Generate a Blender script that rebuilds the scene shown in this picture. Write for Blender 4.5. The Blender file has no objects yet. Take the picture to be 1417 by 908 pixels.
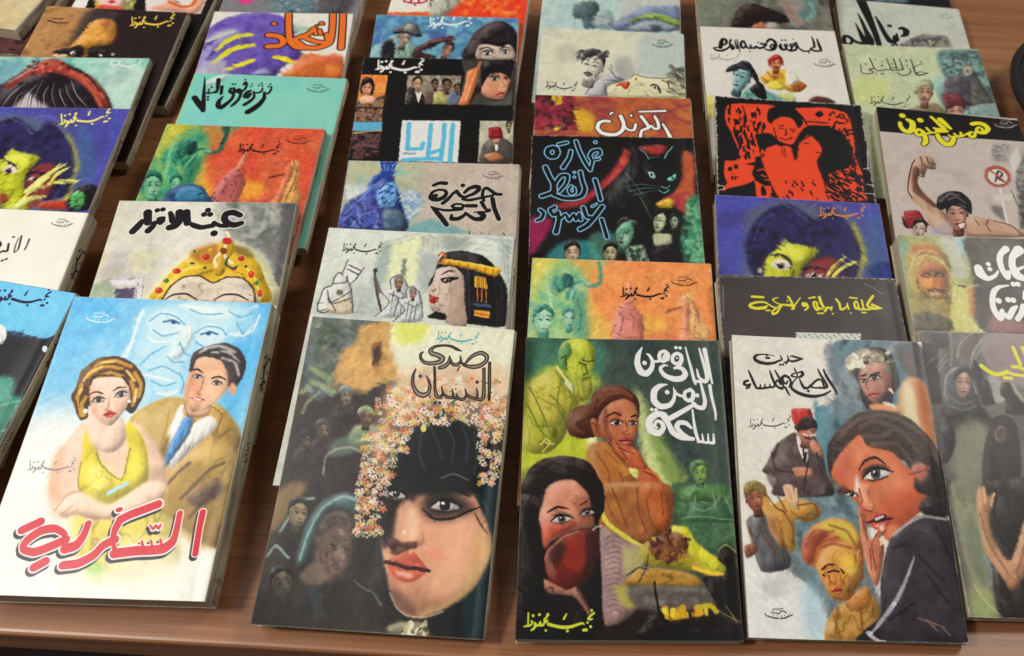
import bpy, bmesh, math, random
import numpy as np
from mathutils import Matrix, Vector, Euler

# ------------------------------------------------------------------ camera, world, lamps, exposure
scene = bpy.context.scene
COL = scene.collection
F_PX, PITCH, ROLL, CAM_H, PCX, PCY = 1209.874, 0.89394, 0.05719, 52.25474, 814.305, 454.0   # centimetres, photo pixels
CM = 0.01
fw = np.array([0, math.cos(PITCH), -math.sin(PITCH)]); rt = np.array([1.0, 0, 0]); up = np.cross(rt, fw)
rt, up = rt*math.cos(ROLL)+up*math.sin(ROLL), -rt*math.sin(ROLL)+up*math.cos(ROLL)
cam_data = bpy.data.cameras.new('camera')
cam = bpy.data.objects.new('camera', cam_data); COL.objects.link(cam); scene.camera = cam
cam.matrix_world = Matrix(((rt[0], up[0], -fw[0], 0), (rt[1], up[1], -fw[1], 0), (rt[2], up[2], -fw[2], CAM_H*CM), (0, 0, 0, 1)))
cam_data.sensor_width = 36.0; cam_data.lens = F_PX/1417*36
cam_data.shift_x = -(PCX-708.5)/1417
cam_data.clip_start = 0.02; cam_data.clip_end = 50
cam_data.dof.use_dof = True; cam_data.dof.focus_distance = 0.60; cam_data.dof.aperture_fstop = 10.0

world = bpy.data.worlds.new('World'); scene.world = world; world.use_nodes = True
bgn = world.node_tree.nodes['Background']; bgn.inputs[0].default_value = (1.0, 0.95, 0.9, 1); bgn.inputs[1].default_value = 0.15

def area(name, loc, target, size, power, col, sy=None):
    l = bpy.data.lights.new(name, 'AREA'); l.energy = power; l.color = col; l.shape = 'RECTANGLE'; l.size = size; l.size_y = sy or size
    o = bpy.data.objects.new(name, l); COL.objects.link(o); o.location = loc
    o.rotation_euler = (Vector(target)-Vector(loc)).to_track_quat('-Z', 'Y').to_euler()
area('ceiling_lamp_left', (-1.25, -0.10, 1.50), (-0.10, 0.35, 0), 0.30, 25, (1.0, 0.97, 0.92))
area('ceiling_panel_left', (-1.20, 0.45, 2.30), (-0.2, 0.3, 0), 0.9, 10, (1.0, 0.95, 0.90))
area('ceiling_lamp_right', (1.15, 0.95, 1.70), (0.2, 0.4, 0), 0.40, 14, (1.0, 0.95, 0.88))
scene.view_settings.view_transform = 'Standard'; scene.view_settings.look = 'None'
scene.view_settings.exposure = 0.0; scene.view_settings.gamma = 1.0

# ------------------------------------------------------------------ where each cover lies (cm, degrees), as measured on the table
# name: x, y of the lower edge's middle, yaw, tilt, height of the cover's lower edge, width, length, thickness
BOOKS = {
'g1':(3.47,17.87,3.04,11.05,1.06,13.39,19.79,1.0), 'g2':(2.87,26.09,1.88,6.80,1.52,13.57,19.66,1.0),
'g3':(2.36,39.32,3.60,10.04,1.68,13.65,19.66,.92), 'g4':(2.03,44.80,3.06,9.85,1.70,13.68,19.66,1.5),
'g5':(1.10,55.39,1.20,9.37,1.59,13.61,19.66,1.25), 'g6':(0.52,66.54,0.41,7.52,2.09,13.91,19.66,1.3),
'h1':(17.00,18.69,1.84,13.59,0.97,13.17,19.62,.93), 'h2':(16.88,24.99,2.80,9.86,1.26,13.36,19.65,1.15),
'h3':(16.55,34.41,0.09,5.73,1.53,13.52,19.66,1.3), 'h4':(16.87,47.66,-0.50,5.92,1.45,13.42,19.66,.9),
'h5':(16.82,58.78,2.26,6.41,1.59,13.48,19.66,.88), 'h6':(16.63,69.10,2.19,8.41,1.50,13.63,19.66,1.3),
'i1':(30.58,20.64,1.99,10.91,1.18,13.50,19.46,.9), 'i2':(30.50,29.16,2.28,12.05,1.67,13.50,19.65,1.6),
'i3':(30.94,47.83,-2.68,2.93,1.95,13.00,19.67,.82), 'i4':(30.97,57.71,2.12,7.14,0.95,13.50,19.64,.86),
'i5':(30.34,68.69,-3.20,0.45,1.34,13.26,19.65,1.2), 'i6':(31.0,89.0,0,2.0,1.0,13.5,19.65,.9),
'e1':(-11.78,17.46,-0.49,16.39,1.22,13.45,19.47,1.15), 'e2':(-12.49,26.08,0.69,10.37,2.19,13.73,19.78,1.9),
'e3':(-12.13,34.58,3.01,10.42,1.72,13.63,19.66,1.6), 'e4':(-13.60,49.40,4.13,7.94,2.02,13.79,19.67,1.1),
'e5':(-14.13,56.52,3.56,8.08,1.83,13.63,19.66,.9), 'e6':(-15.05,62.52,-1.27,9.12,1.50,13.57,19.66,1.3),
'd1':(-27.86,18.13,1.58,10.59,2.30,13.32,19.79,2.2), 'd2':(-28.43,28.90,3.71,8.78,1.93,13.34,19.65,.92),
'd3':(-29.33,39.14,2.25,3.73,2.56,13.30,19.66,.83), 'd4':(-29.43,46.66,1.86,5.33,1.86,13.66,19.65,.92),
'd5':(-29.98,56.84,4.44,5.39,1.87,13.37,19.65,.92), 'd6':(-31.75,72.37,-0.31,8.00,2.20,13.51,19.66,1.8),
'c1':(-44.37,19.56,-7.75,12.04,1.80,13.50,19.66,1.03), 'c2':(-44.30,26.46,0.79,9.22,2.20,13.50,19.66,1.5),
'c3':(-45.76,39.92,4.08,3.74,2.77,13.50,19.66,.86), 'c4':(-46.83,47.80,4.81,3.52,2.40,13.50,19.66,.82),
'c5':(-47.04,55.87,1.36,6.55,1.44,13.52,19.64,.9), 'c6':(-46.60,64.20,-1.0,6.0,1.25,13.50,19.66,1.15),
'b1':(-63.5,73.5,-8.0,5.0,2.60,13.50,19.66,1.3), 'b2':(-62.6,70.5,0.0,4.0,1.25,13.50,19.66,1.2),
}
BOWL = (50.9, 70.5)
TABLE_EDGE_Y = 16.6

def frame3(b):
    x, y, ya, ti, z = b[:5]; ya = math.radians(ya); ti = math.radians(ti)
    r = np.array([math.cos(ya), math.sin(ya), 0]); u = np.array([-math.sin(ya)*math.cos(ti), math.cos(ya)*math.cos(ti), math.sin(ti)])
    return np.array([x, y, z]), r, u
def homography(b):
    """plane map from the camera's ray through a photo pixel to the cover's own (u, v)"""
    c, r, u = frame3(b); W, H = b[5], b[6]
    P0 = c-r*W/2
    C = np.array([0, 0, CAM_H])
    M = np.zeros((3, 3))
    for k, vec in enumerate((r*W, u*H, P0-C)):
        z = vec@fw
        M[:, k] = (PCX*z+F_PX*(vec@rt), PCY*z-F_PX*(vec@up), z)
    return np.linalg.inv(M)

# ------------------------------------------------------------------ a small painter for the printed covers
def hx(c):
    if isinstance(c, str): return np.array([int(c[i:i+2], 16) for i in (0, 2, 4)], np.float32)/255
    return np.array(c, np.float32)
def pts(s):
    if isinstance(s, str): return np.array([[float(t) for t in p.split(',')] for p in s.split()])
    return np.array(s, float)
def catmull(P, closed, n=6):
    if len(P) < 3: return P
    if closed: Q = np.vstack([P[-1], P, P[0], P[1]])
    else: Q = np.vstack([2*P[0]-P[1], P, 2*P[-1]-P[-2]])
    t = (np.arange(n)/n)[:, None]; out = []
    for i in range(1, len(Q)-2):
        p0, p1, p2, p3 = Q[i-1:i+3]
        c = .5*((2*p1)+(-p0+p2)*t+(2*p0-5*p1+4*p2-p3)*t*t+(-p0+3*p1-3*p2+p3)*t**3); out.append(c*.7+(p1+(p2-p1)*t)*.3)
    out = np.vstack(out)
    return out if closed else np.vstack([out, P[-1]])
def box1(m, r, ax):
    r = int(r)
    if r < 1: return m
    pad = [(0, 0), (0, 0)]; pad[ax] = (r+1, r)
    c = np.cumsum(np.pad(m, pad, mode='edge'), axis=ax)
    return ((c[2*r+1:]-c[:-2*r-1]) if ax == 0 else (c[:, 2*r+1:]-c[:, :-2*r-1]))/(2*r+1)
def blur(m, r):
    for _ in range(2): m = box1(box1(m, r, 0), r, 1)
    return m
def vnoise(h, w, sx, sy, seed, octs=3):
    g = np.random.default_rng(seed); out = np.zeros((h, w), np.float32); amp = 1.0; tot = 0
    for o in range(octs):
        nx, ny = max(2, int(w/sx))+2, max(2, int(h/sy))+2
        G = g.random((ny, nx)).astype(np.float32)
        X = np.linspace(0, nx-1.001, w); Y = np.linspace(0, ny-1.001, h)
        xi = X.astype(int); yi = Y.astype(int); fx = X-xi; fy = Y-yi; fx = fx*fx*(3-2*fx); fy = (fy*fy*(3-2*fy))[:, None]
        a = G[yi][:, xi]*(1-fx)+G[yi][:, xi+1]*fx; b = G[yi+1][:, xi]*(1-fx)+G[yi+1][:, xi+1]*fx
        out += amp*(a*(1-fy)+b*fy); tot += amp; amp *= .55; sx = max(2, sx/2); sy = max(2, sy/2)
    return out/tot
class Art:
    def __init__(s, key, tw=400, base='808080'):
        s.b = BOOKS[key]; s.H = homography(s.b); s.tw = tw; s.th = int(tw*s.b[6]/s.b[5])
        s.img = np.zeros((s.th, s.tw, 3), np.float32)+hx(base); s.fr = (0, 0, 1); s.rng = np.random.default_rng(abs(sum(ord(ch)*31**i for i, ch in enumerate(key))) % 99991)
    def z(s, fr): s.fr = fr; return s
    def m(s, P):
        P = pts(P); q = np.column_stack([P[:, 0]/s.fr[2]+s.fr[0], P[:, 1]/s.fr[2]+s.fr[1], np.ones(len(P))])@s.H.T
        return np.column_stack([q[:, 0]/q[:, 2]*s.tw, (1-q[:, 1]/q[:, 2])*s.th])
    def sc(s, p):
        q = s.m([p, (p[0]+2, p[1]), (p[0], p[1]+2)]); return (np.hypot(*(q[1]-q[0]))+np.hypot(*(q[2]-q[0])))/4
    def _put(s, x0, y0, mask, col, alpha):
        h, w = mask.shape; X0, Y0 = max(0, x0), max(0, y0); X1, Y1 = min(s.tw, x0+w), min(s.th, y0+h)
        if X1 <= X0 or Y1 <= Y0: return
        mk = (mask[Y0-y0:Y1-y0, X0-x0:X1-x0]*alpha)[..., None]; r = s.img[Y0:Y1, X0:X1]
        c = hx(col) if not (isinstance(col, np.ndarray) and col.ndim == 3) else col[Y0:Y1, X0:X1]
        s.img[Y0:Y1, X0:X1] = r*(1-mk)+c*mk
    def _pmask(s, P, pad=2):
        x0, y0 = np.floor(P.min(0)).astype(int)-pad; x1, y1 = np.ceil(P.max(0)).astype(int)+pad
        x0, y0 = max(x0, -60), max(y0, -60); x1, y1 = min(x1, s.tw+60), min(y1, s.th+60)
        w, h = x1-x0, y1-y0
        if w < 2 or h < 2: return None
        SS = 3; acc = np.zeros((h*SS, w+2), np.float32); Q = (P-[x0, y0]); Q = Q*[1, SS]
        for a, b in zip(Q, np.roll(Q, -1, 0)):
            if a[1] == b[1]: continue
            sg = 1.0
            if a[1] > b[1]: a, b, sg = b, a, -1.0
            r0 = max(0, math.ceil(a[1]-.5)); r1 = min(h*SS, math.ceil(b[1]-.5))
            if r1 <= r0: continue
            rows = np.arange(r0, r1); xr = np.clip(a[0]+(rows+.5-a[1])*(b[0]-a[0])/(b[1]-a[1]), 0, w); xi = xr.astype(int); f = xr-xi
            acc[rows, xi] += sg*(1-f); acc[rows, xi+1] += sg*f
        M = np.clip(np.abs(np.cumsum(acc, 1)[:, :w]), 0, 1)
        return x0, y0, M.reshape(h, SS, w).mean(1)
    form = .85
    def P(s, P, col, soft=0, alpha=1.0, smooth=True):
        form = s.form
        P = pts(P); Q = s.m(catmull(P, True) if smooth else P)
        r = soft*s.sc(P.mean(0)) if soft else 0
        o = s._pmask(Q, 2+int(2.2*r))
        if o is None: return s
        x0, y0, M = o
        h, w = M.shape; big = min(h, w)
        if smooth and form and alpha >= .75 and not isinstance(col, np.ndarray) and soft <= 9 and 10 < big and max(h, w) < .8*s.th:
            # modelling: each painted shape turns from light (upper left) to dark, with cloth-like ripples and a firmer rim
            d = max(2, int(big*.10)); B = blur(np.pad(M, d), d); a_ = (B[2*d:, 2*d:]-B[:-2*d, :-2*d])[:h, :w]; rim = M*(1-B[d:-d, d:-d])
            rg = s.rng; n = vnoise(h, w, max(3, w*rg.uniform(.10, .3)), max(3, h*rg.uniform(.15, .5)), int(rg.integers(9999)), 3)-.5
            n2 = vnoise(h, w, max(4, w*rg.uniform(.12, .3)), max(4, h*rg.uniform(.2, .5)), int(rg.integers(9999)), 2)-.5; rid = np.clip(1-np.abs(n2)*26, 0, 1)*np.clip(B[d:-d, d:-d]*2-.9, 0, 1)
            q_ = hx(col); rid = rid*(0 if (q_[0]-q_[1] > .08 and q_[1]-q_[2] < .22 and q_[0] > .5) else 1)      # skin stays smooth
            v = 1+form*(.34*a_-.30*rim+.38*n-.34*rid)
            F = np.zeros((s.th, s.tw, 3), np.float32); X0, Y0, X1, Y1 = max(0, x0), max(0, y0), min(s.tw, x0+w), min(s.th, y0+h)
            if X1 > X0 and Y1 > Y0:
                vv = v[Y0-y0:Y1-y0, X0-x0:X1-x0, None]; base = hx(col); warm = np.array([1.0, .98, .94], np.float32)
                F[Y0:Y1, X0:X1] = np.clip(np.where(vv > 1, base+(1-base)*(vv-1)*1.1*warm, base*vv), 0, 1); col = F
        if r >= 1: M = blur(M, max(1, r))
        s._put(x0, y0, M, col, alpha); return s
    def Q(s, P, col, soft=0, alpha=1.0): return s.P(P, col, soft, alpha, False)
    def S(s, P, w, col, alpha=1.0, nib=None, smooth=True, taper=0, soft=0):
        """a stroke; nib = pen angle in degrees for a broad-pen line; w may be a list"""
        P = pts(P); n = len(P); wd = np.array(w if hasattr(w, '__len__') else [w]*n, float)
        if len(wd) != n: wd = np.interp(np.linspace(0, 1, n), np.linspace(0, 1, len(wd)), wd)
        A = np.column_stack([P, wd]); A = catmull(A, False, 5) if smooth and n > 2 else A
        k = s.sc(P.mean(0)); Q = s.m(A[:, :2]); R = np.maximum(A[:, 2]*k/2, .35)
        if taper:
            t = np.linspace(0, 1, len(R)); R = R*(1-taper*np.abs(2*t-1)**2)
        if nib is not None and len(Q) > 1:
            d = np.gradient(Q, axis=0); an = np.arctan2(-d[:, 1], d[:, 0]); R = R*(.38+.62*np.abs(np.sin(an-math.radians(nib))))
        aa = .8+soft*k; pad = R.max()+aa+1
        x0, y0 = np.floor(Q.min(0)-pad).astype(int); x1, y1 = np.ceil(Q.max(0)+pad).astype(int)
        x0, y0, x1, y1 = max(x0, 0), max(y0, 0), min(x1, s.tw), min(y1, s.th)
        if x1 <= x0 or y1 <= y0: return s
        M = np.zeros((y1-y0, x1-x0), np.float32)
        if len(Q) == 1: Q = np.vstack([Q, Q]); R = np.append(R, R)
        for i in range(len(Q)-1):
            a, b, ra, rb = Q[i], Q[i+1], R[i], R[i+1]; p = max(ra, rb)+aa
            bx0, by0 = np.maximum(np.floor(np.minimum(a, b)-p).astype(int)-[x0, y0], 0); bx1, by1 = np.ceil(np.maximum(a, b)+p).astype(int)-[x0, y0]
            bx1, by1 = min(bx1, x1-x0), min(by1, y1-y0)
            if bx1 <= bx0 or by1 <= by0: continue
            X = np.arange(bx0, bx1)+x0+.5-a[0]; Y = (np.arange(by0, by1)+y0+.5-a[1])[:, None]
            d = b-a; L = d@d+1e-9; t = np.clip((X*d[0]+Y*d[1])/L, 0, 1)
            D = np.hypot(X-t*d[0], Y-t*d[1])-(ra+(rb-ra)*t)
            v = M[by0:by1, bx0:bx1]; np.maximum(v, np.clip(.5-D/aa, 0, 1), out=v)
        s._put(x0, y0, M, col, alpha); return s
    def SS(s, strokes, w, col, **k):
        """several strokes given in one string, parted by ';' — a leading number and ':' sets its own width"""
        for t in strokes.split(';'):
            t = t.strip()
            if not t: continue
            ww = w
            if ':' in t: a, t = t.split(':'); ww = float(a)*w
            s.S(t, ww, col, **k)
        return s
    def OUT(s, strokes, w, cols, grow, off=(0, 0), **k):
        """lettering with outlines: cols and grow from the outermost in"""
        for c, g in zip(cols, grow):
            o = off if g == grow[0] and len(cols) > 1 else (0, 0)
            for t in strokes.split(';'):
                t = t.strip()
                if not t: continue
                ww = w
                if ':' in t: a, t = t.split(':'); ww = float(a)*w
                s.S(pts(t)+np.array(o), ww+g, c, **k)
        return s
    def L(s, T, cols, grow=(0,), off=(0, 0), mul=1.0, soft=0, alpha=1.0):
        """pen lettering: every point is x,y,width (a width left out stays as it was)"""
        for c, g in zip(cols, grow):
            for t in T.split(';'):
                P = []; w = 30
                for p in t.split():
                    q = [float(v) for v in p.split(',')]; w = q[2] if len(q) > 2 else w; P.append((q[0]+off[0]*(g == grow[0]), q[1]+off[1]*(g == grow[0]), max(1, w*mul+g)))
                if not P: continue
                if len(P) == 1: P.append((P[0][0]+1, P[0][1]+1, P[0][2]))
                P = np.array(P); s.S(P[:, :2], P[:, 2], c, soft=soft, alpha=alpha)
        return s
    def E(s, cx, cy, rx, ry, col, soft=.15, alpha=1.0, ang=0):
        a = math.radians(ang); t = np.linspace(0, 2*math.pi, 28, endpoint=False); m = (1-soft/2)
        X = np.cos(t)*rx*m; Y = np.sin(t)*ry*m; P = np.column_stack([cx+X*math.cos(a)-Y*math.sin(a), cy+X*math.sin(a)+Y*math.cos(a)])
        return s.P(P, col, soft*min(rx, ry)*.55, alpha, False)
    def G(s, stops, ax=1, lo=0, hi=1):
        """gradient of printed ink over the whole cover"""
        n = s.th if ax else s.tw; t = (np.linspace(0, 1, n)-lo)/(hi-lo); cs = np.array([hx(c) for c in stops]); x = np.linspace(0, 1, len(stops))
        g = np.stack([np.interp(t, x, cs[:, i]) for i in range(3)], -1).astype(np.float32)
        s.img[:] = g[:, None] if ax else g[None]; return s
    def N(s, cols, P=None, scale=40, alpha=.8, seed=1, sharp=1.5, soft=0, asp=1.0, octs=3):
        """mottled paint of several colours, over all or inside an outline"""
        n = vnoise(s.th, s.tw, scale*s.tw/400, scale*asp*s.tw/400, seed, octs); n = (n-n.min())/(n.max()-n.min()); n = np.clip((n-.5)*sharp+.5, 0, 1)
        cs = np.array([hx(c) for c in cols]); x = np.linspace(0, 1, len(cols))
        F = np.stack([np.interp(n, x, cs[:, i]) for i in range(3)], -1).astype(np.float32)
        if P is None: s.img = s.img*(1-alpha)+F*alpha
        else: s.P(P, F, soft, alpha, len(pts(P)) > 5)
        return s
    def D(s, box, n, size, cols, alpha=.9, ang=None, long=1.0, poly=None):
        """dabs of the brush"""
        x0, y0, x1, y1 = box; r = s.rng
        for i in range(n):
            x, y = r.uniform(x0, x1), r.uniform(y0, y1); c = cols[r.integers(len(cols))]; z = size*r.uniform(.5, 1.3)
            a = math.radians(ang+r.uniform(-18, 18)) if ang is not None else r.uniform(0, 6.28)
            dx, dy = math.cos(a)*z*long, math.sin(a)*z*long
            s.S([(x-dx/2, y-dy/2), (x+dx/2, y+dy/2)], z, c, alpha=alpha)
        return s
    def eye(s, x, y, r, ang=0, iris='3a2a20', lid='241a1a', white='d8ccc4', look=0, shadow=None, flip=1):
        a = math.radians(ang); ca, sa = math.cos(a), math.sin(a)
        def T(P): P = np.array(P, float)*r*[flip, 1]; return np.column_stack([x+P[:, 0]*ca-P[:, 1]*sa, y+P[:, 0]*sa+P[:, 1]*ca])
        if shadow: s.E(x, y-r*.15, r*1.5, r*.85, shadow, 1.0, .65, ang)
        s.P(T([(-1, .12), (-.5, -.3), (0, -.42), (.55, -.28), (1, .1), (.5, .34), (0, .4), (-.5, .34)]), white)
        q = T([(look*.4, -.03)])[0]; s.E(q[0], q[1], r*.4, r*.4, iris, .1); s.E(q[0], q[1], r*.2, r*.2, '100c0c', .1)
        s.E(q[0]-r*.12, q[1]-r*.14, r*.11, r*.11, 'f4f0ec', .3)
        s.S(T([(-1.05, .18), (-.5, -.3), (0, -.44), (.55, -.32), (1.2, .0)]), [r*.1, r*.22, r*.26, r*.22, r*.08], lid)
        s.S(T([(-.7, .3), (0, .42), (.8, .26)]), r*.08, lid, alpha=.8)
        s.S(T([(-.9, -.35), (0, -.72), (1, -.35)]), r*.08, lid, alpha=.5)
        return s
    def lips(s, x, y, w, h, ang=0, col='b03a34', dark='501c1c', hi='e08070'):
        a = math.radians(ang); ca, sa = math.cos(a), math.sin(a)
        def T(P): P = np.array(P, float)*[w/2, h/2]; return np.column_stack([x+P[:, 0]*ca-P[:, 1]*sa, y+P[:, 0]*sa+P[:, 1]*ca])
        s.P(T([(-1, 0), (-.4, -.75), (-.12, -1), (0, -.8), (.14, -1), (.45, -.7), (1, 0), (.5, .1), (0, .05), (-.5, .1)]), col)
        s.P(T([(-.95, 0), (-.5, .12), (0, .1), (.5, .12), (.95, 0), (.5, .8), (0, 1.05), (-.5, .8)]), hi, h*.04); s.P(T([(-.95, 0), (-.5, .12), (0, .1), (.5, .12), (.95, 0), (.5, .8), (0, 1.05), (-.5, .8)]), col, 0, .55)
        s.S(T([(-1, 0), (-.4, .02), (0, .1), (.4, .02), (1, 0)]), h*.12, dark)
        s.S(T([(-.3, .55), (.25, .58)]), h*.16, 'f6d0c0', alpha=.5, soft=h*.1)
        return s
    def face(s, cx, cy, w, h, ang=0, turn=0.0, skin='c89878', dark='6a4434', hair='2a2022', light='e8c8a8', lip='a04038', hairtop=.3, sex='f', beard=None, line='2a1c1a', eyes=True, side=1):
        """a small painted head; turn -1..1 looks to the left or right; side = lit side"""
        a = math.radians(ang); ca, sa = math.cos(a), math.sin(a)
        def T(P): P = pts(P)*[w/2, h/2]; return np.column_stack([cx+P[:, 0]*ca-P[:, 1]*sa, cy+P[:, 0]*sa+P[:, 1]*ca])
        u = w/2
        if sex == 'f': s.P(T('-1.25,-.3 -1.0,-1.1 -.2,-1.45 .8,-1.25 1.3,-.5 1.25,.4 1.0,.8 -.95,.75 -1.3,.3'), hair)
        s.P(T('-.35,.6 .4,.6 .5,1.4 -.5,1.4'), dark)
        s.P(T('-.88,-.5 -.5,-1.0 .4,-1.02 .88,-.5 .86,.15 .62,.7 .15,1.02 -.2,1.0 -.66,.66 -.9,.1'), skin)
        s.P(T([(-side*.9, -.6), (-side*.45, -.5), (-side*.5, .1), (-side*.3, .6), (-side*.05, 1), (-side*.35, .95), (-side*.75, .55), (-side*.92, 0)]), dark, u*.22, .6)
        s.E(*T([(side*.4+turn*.2, .2)])[0], u*.35, u*.4, light, .9, .7); s.E(*T([(turn*.25, -.6)])[0], u*.5, u*.3, light, .9, .7)
        t = turn*.32
        if eyes:
            for e in (-1, 1):
                x = e*.4*(1-abs(turn)*.2)+t; q = T([(x, -.12)])[0]
                s.E(q[0], q[1], u*.3, u*.19, dark, .9, .7); s.S(T([(x-.2, -.1), (x, -.17), (x+.22, -.09)]), u*.07, line); s.E(q[0]+u*.02, q[1]+u*.01, u*.07, u*.07, '141010', .3); s.E(q[0]-u*.1, q[1]+u*.02, u*.05, u*.05, 'e8e0d8', .3, .8)
                s.S(T([(x-e*.24, -.3), (x+e*.02, -.43), (x+e*.3, -.35)]), u*.08, line, alpha=.8, taper=.6)
        s.S(T([(t*.6+.02, -.15), (t*1.25+.05*side, .18), (t*1.3+.12*side, .3)]), u*.07, dark, alpha=.8); s.S(T([(t*1.25-.14, .33), (t*1.25, .37), (t*1.25+.16, .33)]), u*.1, dark, alpha=.9)
        s.S(T([(t*1.1, -.1), (t*1.4, .22)]), u*.1, light, alpha=.7, soft=u*.06)
        q = T([(t*1.1, .6)])[0]; s.lips(q[0], q[1], u*.62, u*.24, ang, lip, line, lip)
        if sex == 'm':
            s.P(T('-.95,.0 -1.0,-.8 -.4,-1.28 .45,-1.25 1.02,-.75 .98,.0 .86,-.45 .3,-.85 -.3,-.72 -.82,-.35'), hair)
            s.E(*T([(.95-1.9*(turn > 0), .05)])[0], u*.14, u*.26, dark, .3)
        else:
            s.P(T('-1.05,.35 -1.05,-.7 -.3,-1.2 .7,-1.1 1.05,-.5 1.0,.4 .86,-.3 .3,-.72 -.3,-.5 -.8,-.2'), hair)
        s.S(T('-.6,-1.1 0,-1.22 .6,-1.05'), u*.07, light, alpha=.35, soft=u*.1)
        if beard: s.S(T([(t*1.1-.35, .5), (t*1.1, .43), (t*1.1+.35, .5)]), u*.15, beard)
        return s
    def brush(s, amt=.6, size=9, seed=3, jit=.05, tone=1.0):
        """break the painted picture into brush strokes"""
        k = s.tw/400; Y, X = np.mgrid[0:s.th, 0:s.tw].astype(np.float32)
        wa = size*.2*k; wx = (vnoise(s.th, s.tw, 7*k, 7*k, seed+21, 2)-.5)*2*wa; wy = (vnoise(s.th, s.tw, 7*k, 7*k, seed+22, 2)-.5)*2*wa
        src = s.img[np.clip(Y+wy, 0, s.th-1).astype(int), np.clip(X+wx, 0, s.tw-1).astype(int)]; out = np.zeros_like(src)
        pick = vnoise(s.th, s.tw, 60*k, 60*k, seed+9, 2); pick = np.clip((pick-.5)*8+.5, 0, 1)[..., None]
        for j, ang in enumerate((.6, -.9)):
            a, b = size*k*1.7, size*k*.55; ca, sa = math.cos(ang), math.sin(ang)
            U = (X*ca+Y*sa)/a; V = (-X*sa+Y*ca)/b; U0 = np.floor(U); V0 = np.floor(V)
            best = np.full(U.shape, 1e9, np.float32); bu = np.zeros_like(U); bv = np.zeros_like(U); bh = np.zeros_like(U)
            for du in (-1, 0, 1):
                for dv in (-1, 0, 1):
                    cu, cv = U0+du, V0+dv; h1 = np.sin(cu*127.1+cv*311.7+seed)*43758.5; h1 -= np.floor(h1); h2 = np.sin(cu*269.5+cv*183.3+seed)*43758.5; h2 -= np.floor(h2)
                    pu, pv = cu+h1, cv+h2; d = (U-pu)**2+(V-pv)**2; w = d < best
                    best = np.where(w, d, best); bu = np.where(w, pu, bu); bv = np.where(w, pv, bv); bh = np.where(w, h1*h2*2-.5, bh)
            sx = np.clip((bu*a)*ca-(bv*b)*sa, 0, s.tw-1).astype(int); sy = np.clip((bu*a)*sa+(bv*b)*ca, 0, s.th-1).astype(int)
            im = src[sy, sx]*(1+jit*bh[..., None]*2)
            out = im if j == 0 else out*(1-pick)+im*pick
        g = vnoise(s.th, s.tw, 5*k, 5*k, seed+5, 2)[..., None]-.5; g2 = vnoise(s.th, s.tw, 34*k, 14*k, seed+6, 4)[..., None]; g2 = (g2-g2.mean())/(g2.std()+1e-6); g3 = vnoise(s.th, s.tw, 9*k, 22*k, seed+8, 2)[..., None]; g3 = (g3-g3.mean())/(g3.std()+1e-6)
        o = src*(1-amt)+out*amt; L = o.mean(-1, keepdims=True)
        s.img = np.clip(o*(1+(g2*.010+g3*.016)*tone*(1.2-L*.8))+g*.035*tone, 0, 1); return s
    def sign(s, x0, y0, x1, y1, col, w=1.0):
        """the author's name as written by hand, from its left end to its right end"""
        Ln = math.hypot(x1-x0, y1-y0); c, n = (x1-x0)/Ln, (y1-y0)/Ln; k = Ln/1175; T = []
        for t in SIGN.split(';'):
            q = []
            for p in t.split(): X, Y, W = [float(v) for v in p.split(',')]; X = (X-110)*k; Y = (Y-400)*k; q.append('%.2f,%.2f,%.2f' % (x0+X*c-Y*n, y0+X*n+Y*c, W*k*w*.92))
            T.append(' '.join(q))
        return s.L(';'.join(T), [col])
    def logo(s, x, y, r, col, alpha=.9):
        k = r/455; T = []
        for t in LOGO.split(';'):
            q = []
            for p in t.split(): X, Y, W = [float(v) for v in p.split(',')]; q.append('%.2f,%.2f,%.2f' % (x+(X-605)*k, y+(Y-250)*k, W*k))
            T.append(' '.join(q))
        return s.L(';'.join(T), [col], alpha=alpha)
    def ink(s, c=1.22, sat=.94):
        """the press's own contrast"""
        L = s.img.mean(-1, keepdims=True); q = L+(s.img-L)*sat; m = .46; s.img = np.clip(m+(q-m)*(c-(c-1)*np.clip((L-.62)/.3, 0, 1)), 0.05, .95); return s
    def wear(s, amt=1.0, col='d8d0c4'):
        s.ink()

        """rubbed edges, scuffs and fine scratches of the printed sheet"""
        r = s.rng; k = s.tw/400; n = vnoise(s.th, s.tw, 6*k, 6*k, int(r.integers(999)), 3)
        Y, X = np.mgrid[0:s.th, 0:s.tw]; d = np.minimum(np.minimum(X, s.tw-1-X), np.minimum(Y, s.th-1-Y))/k
        M = np.clip((n*6*amt-1.9-d*.9), 0, 1)*.75; M = np.maximum(M, np.clip(1.2-d*1.0, 0, 1)*.35)
        s.img = s.img*(1-M[..., None])+hx(col)*M[..., None]
        for i in range(int(10*amt)):
            x, y = r.uniform(0, s.tw), r.uniform(0, s.th); a = r.uniform(0, 6.28); L = r.uniform(4, 30)*k
            xs = np.clip(x+np.cos(a)*np.linspace(0, L, int(L)+2), 0, s.tw-1).astype(int); ys = np.clip(y+np.sin(a)*np.linspace(0, L, int(L)+2), 0, s.th-1).astype(int)
            s.img[ys, xs] = s.img[ys, xs]*.75+hx(col)*.25
        return s
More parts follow.
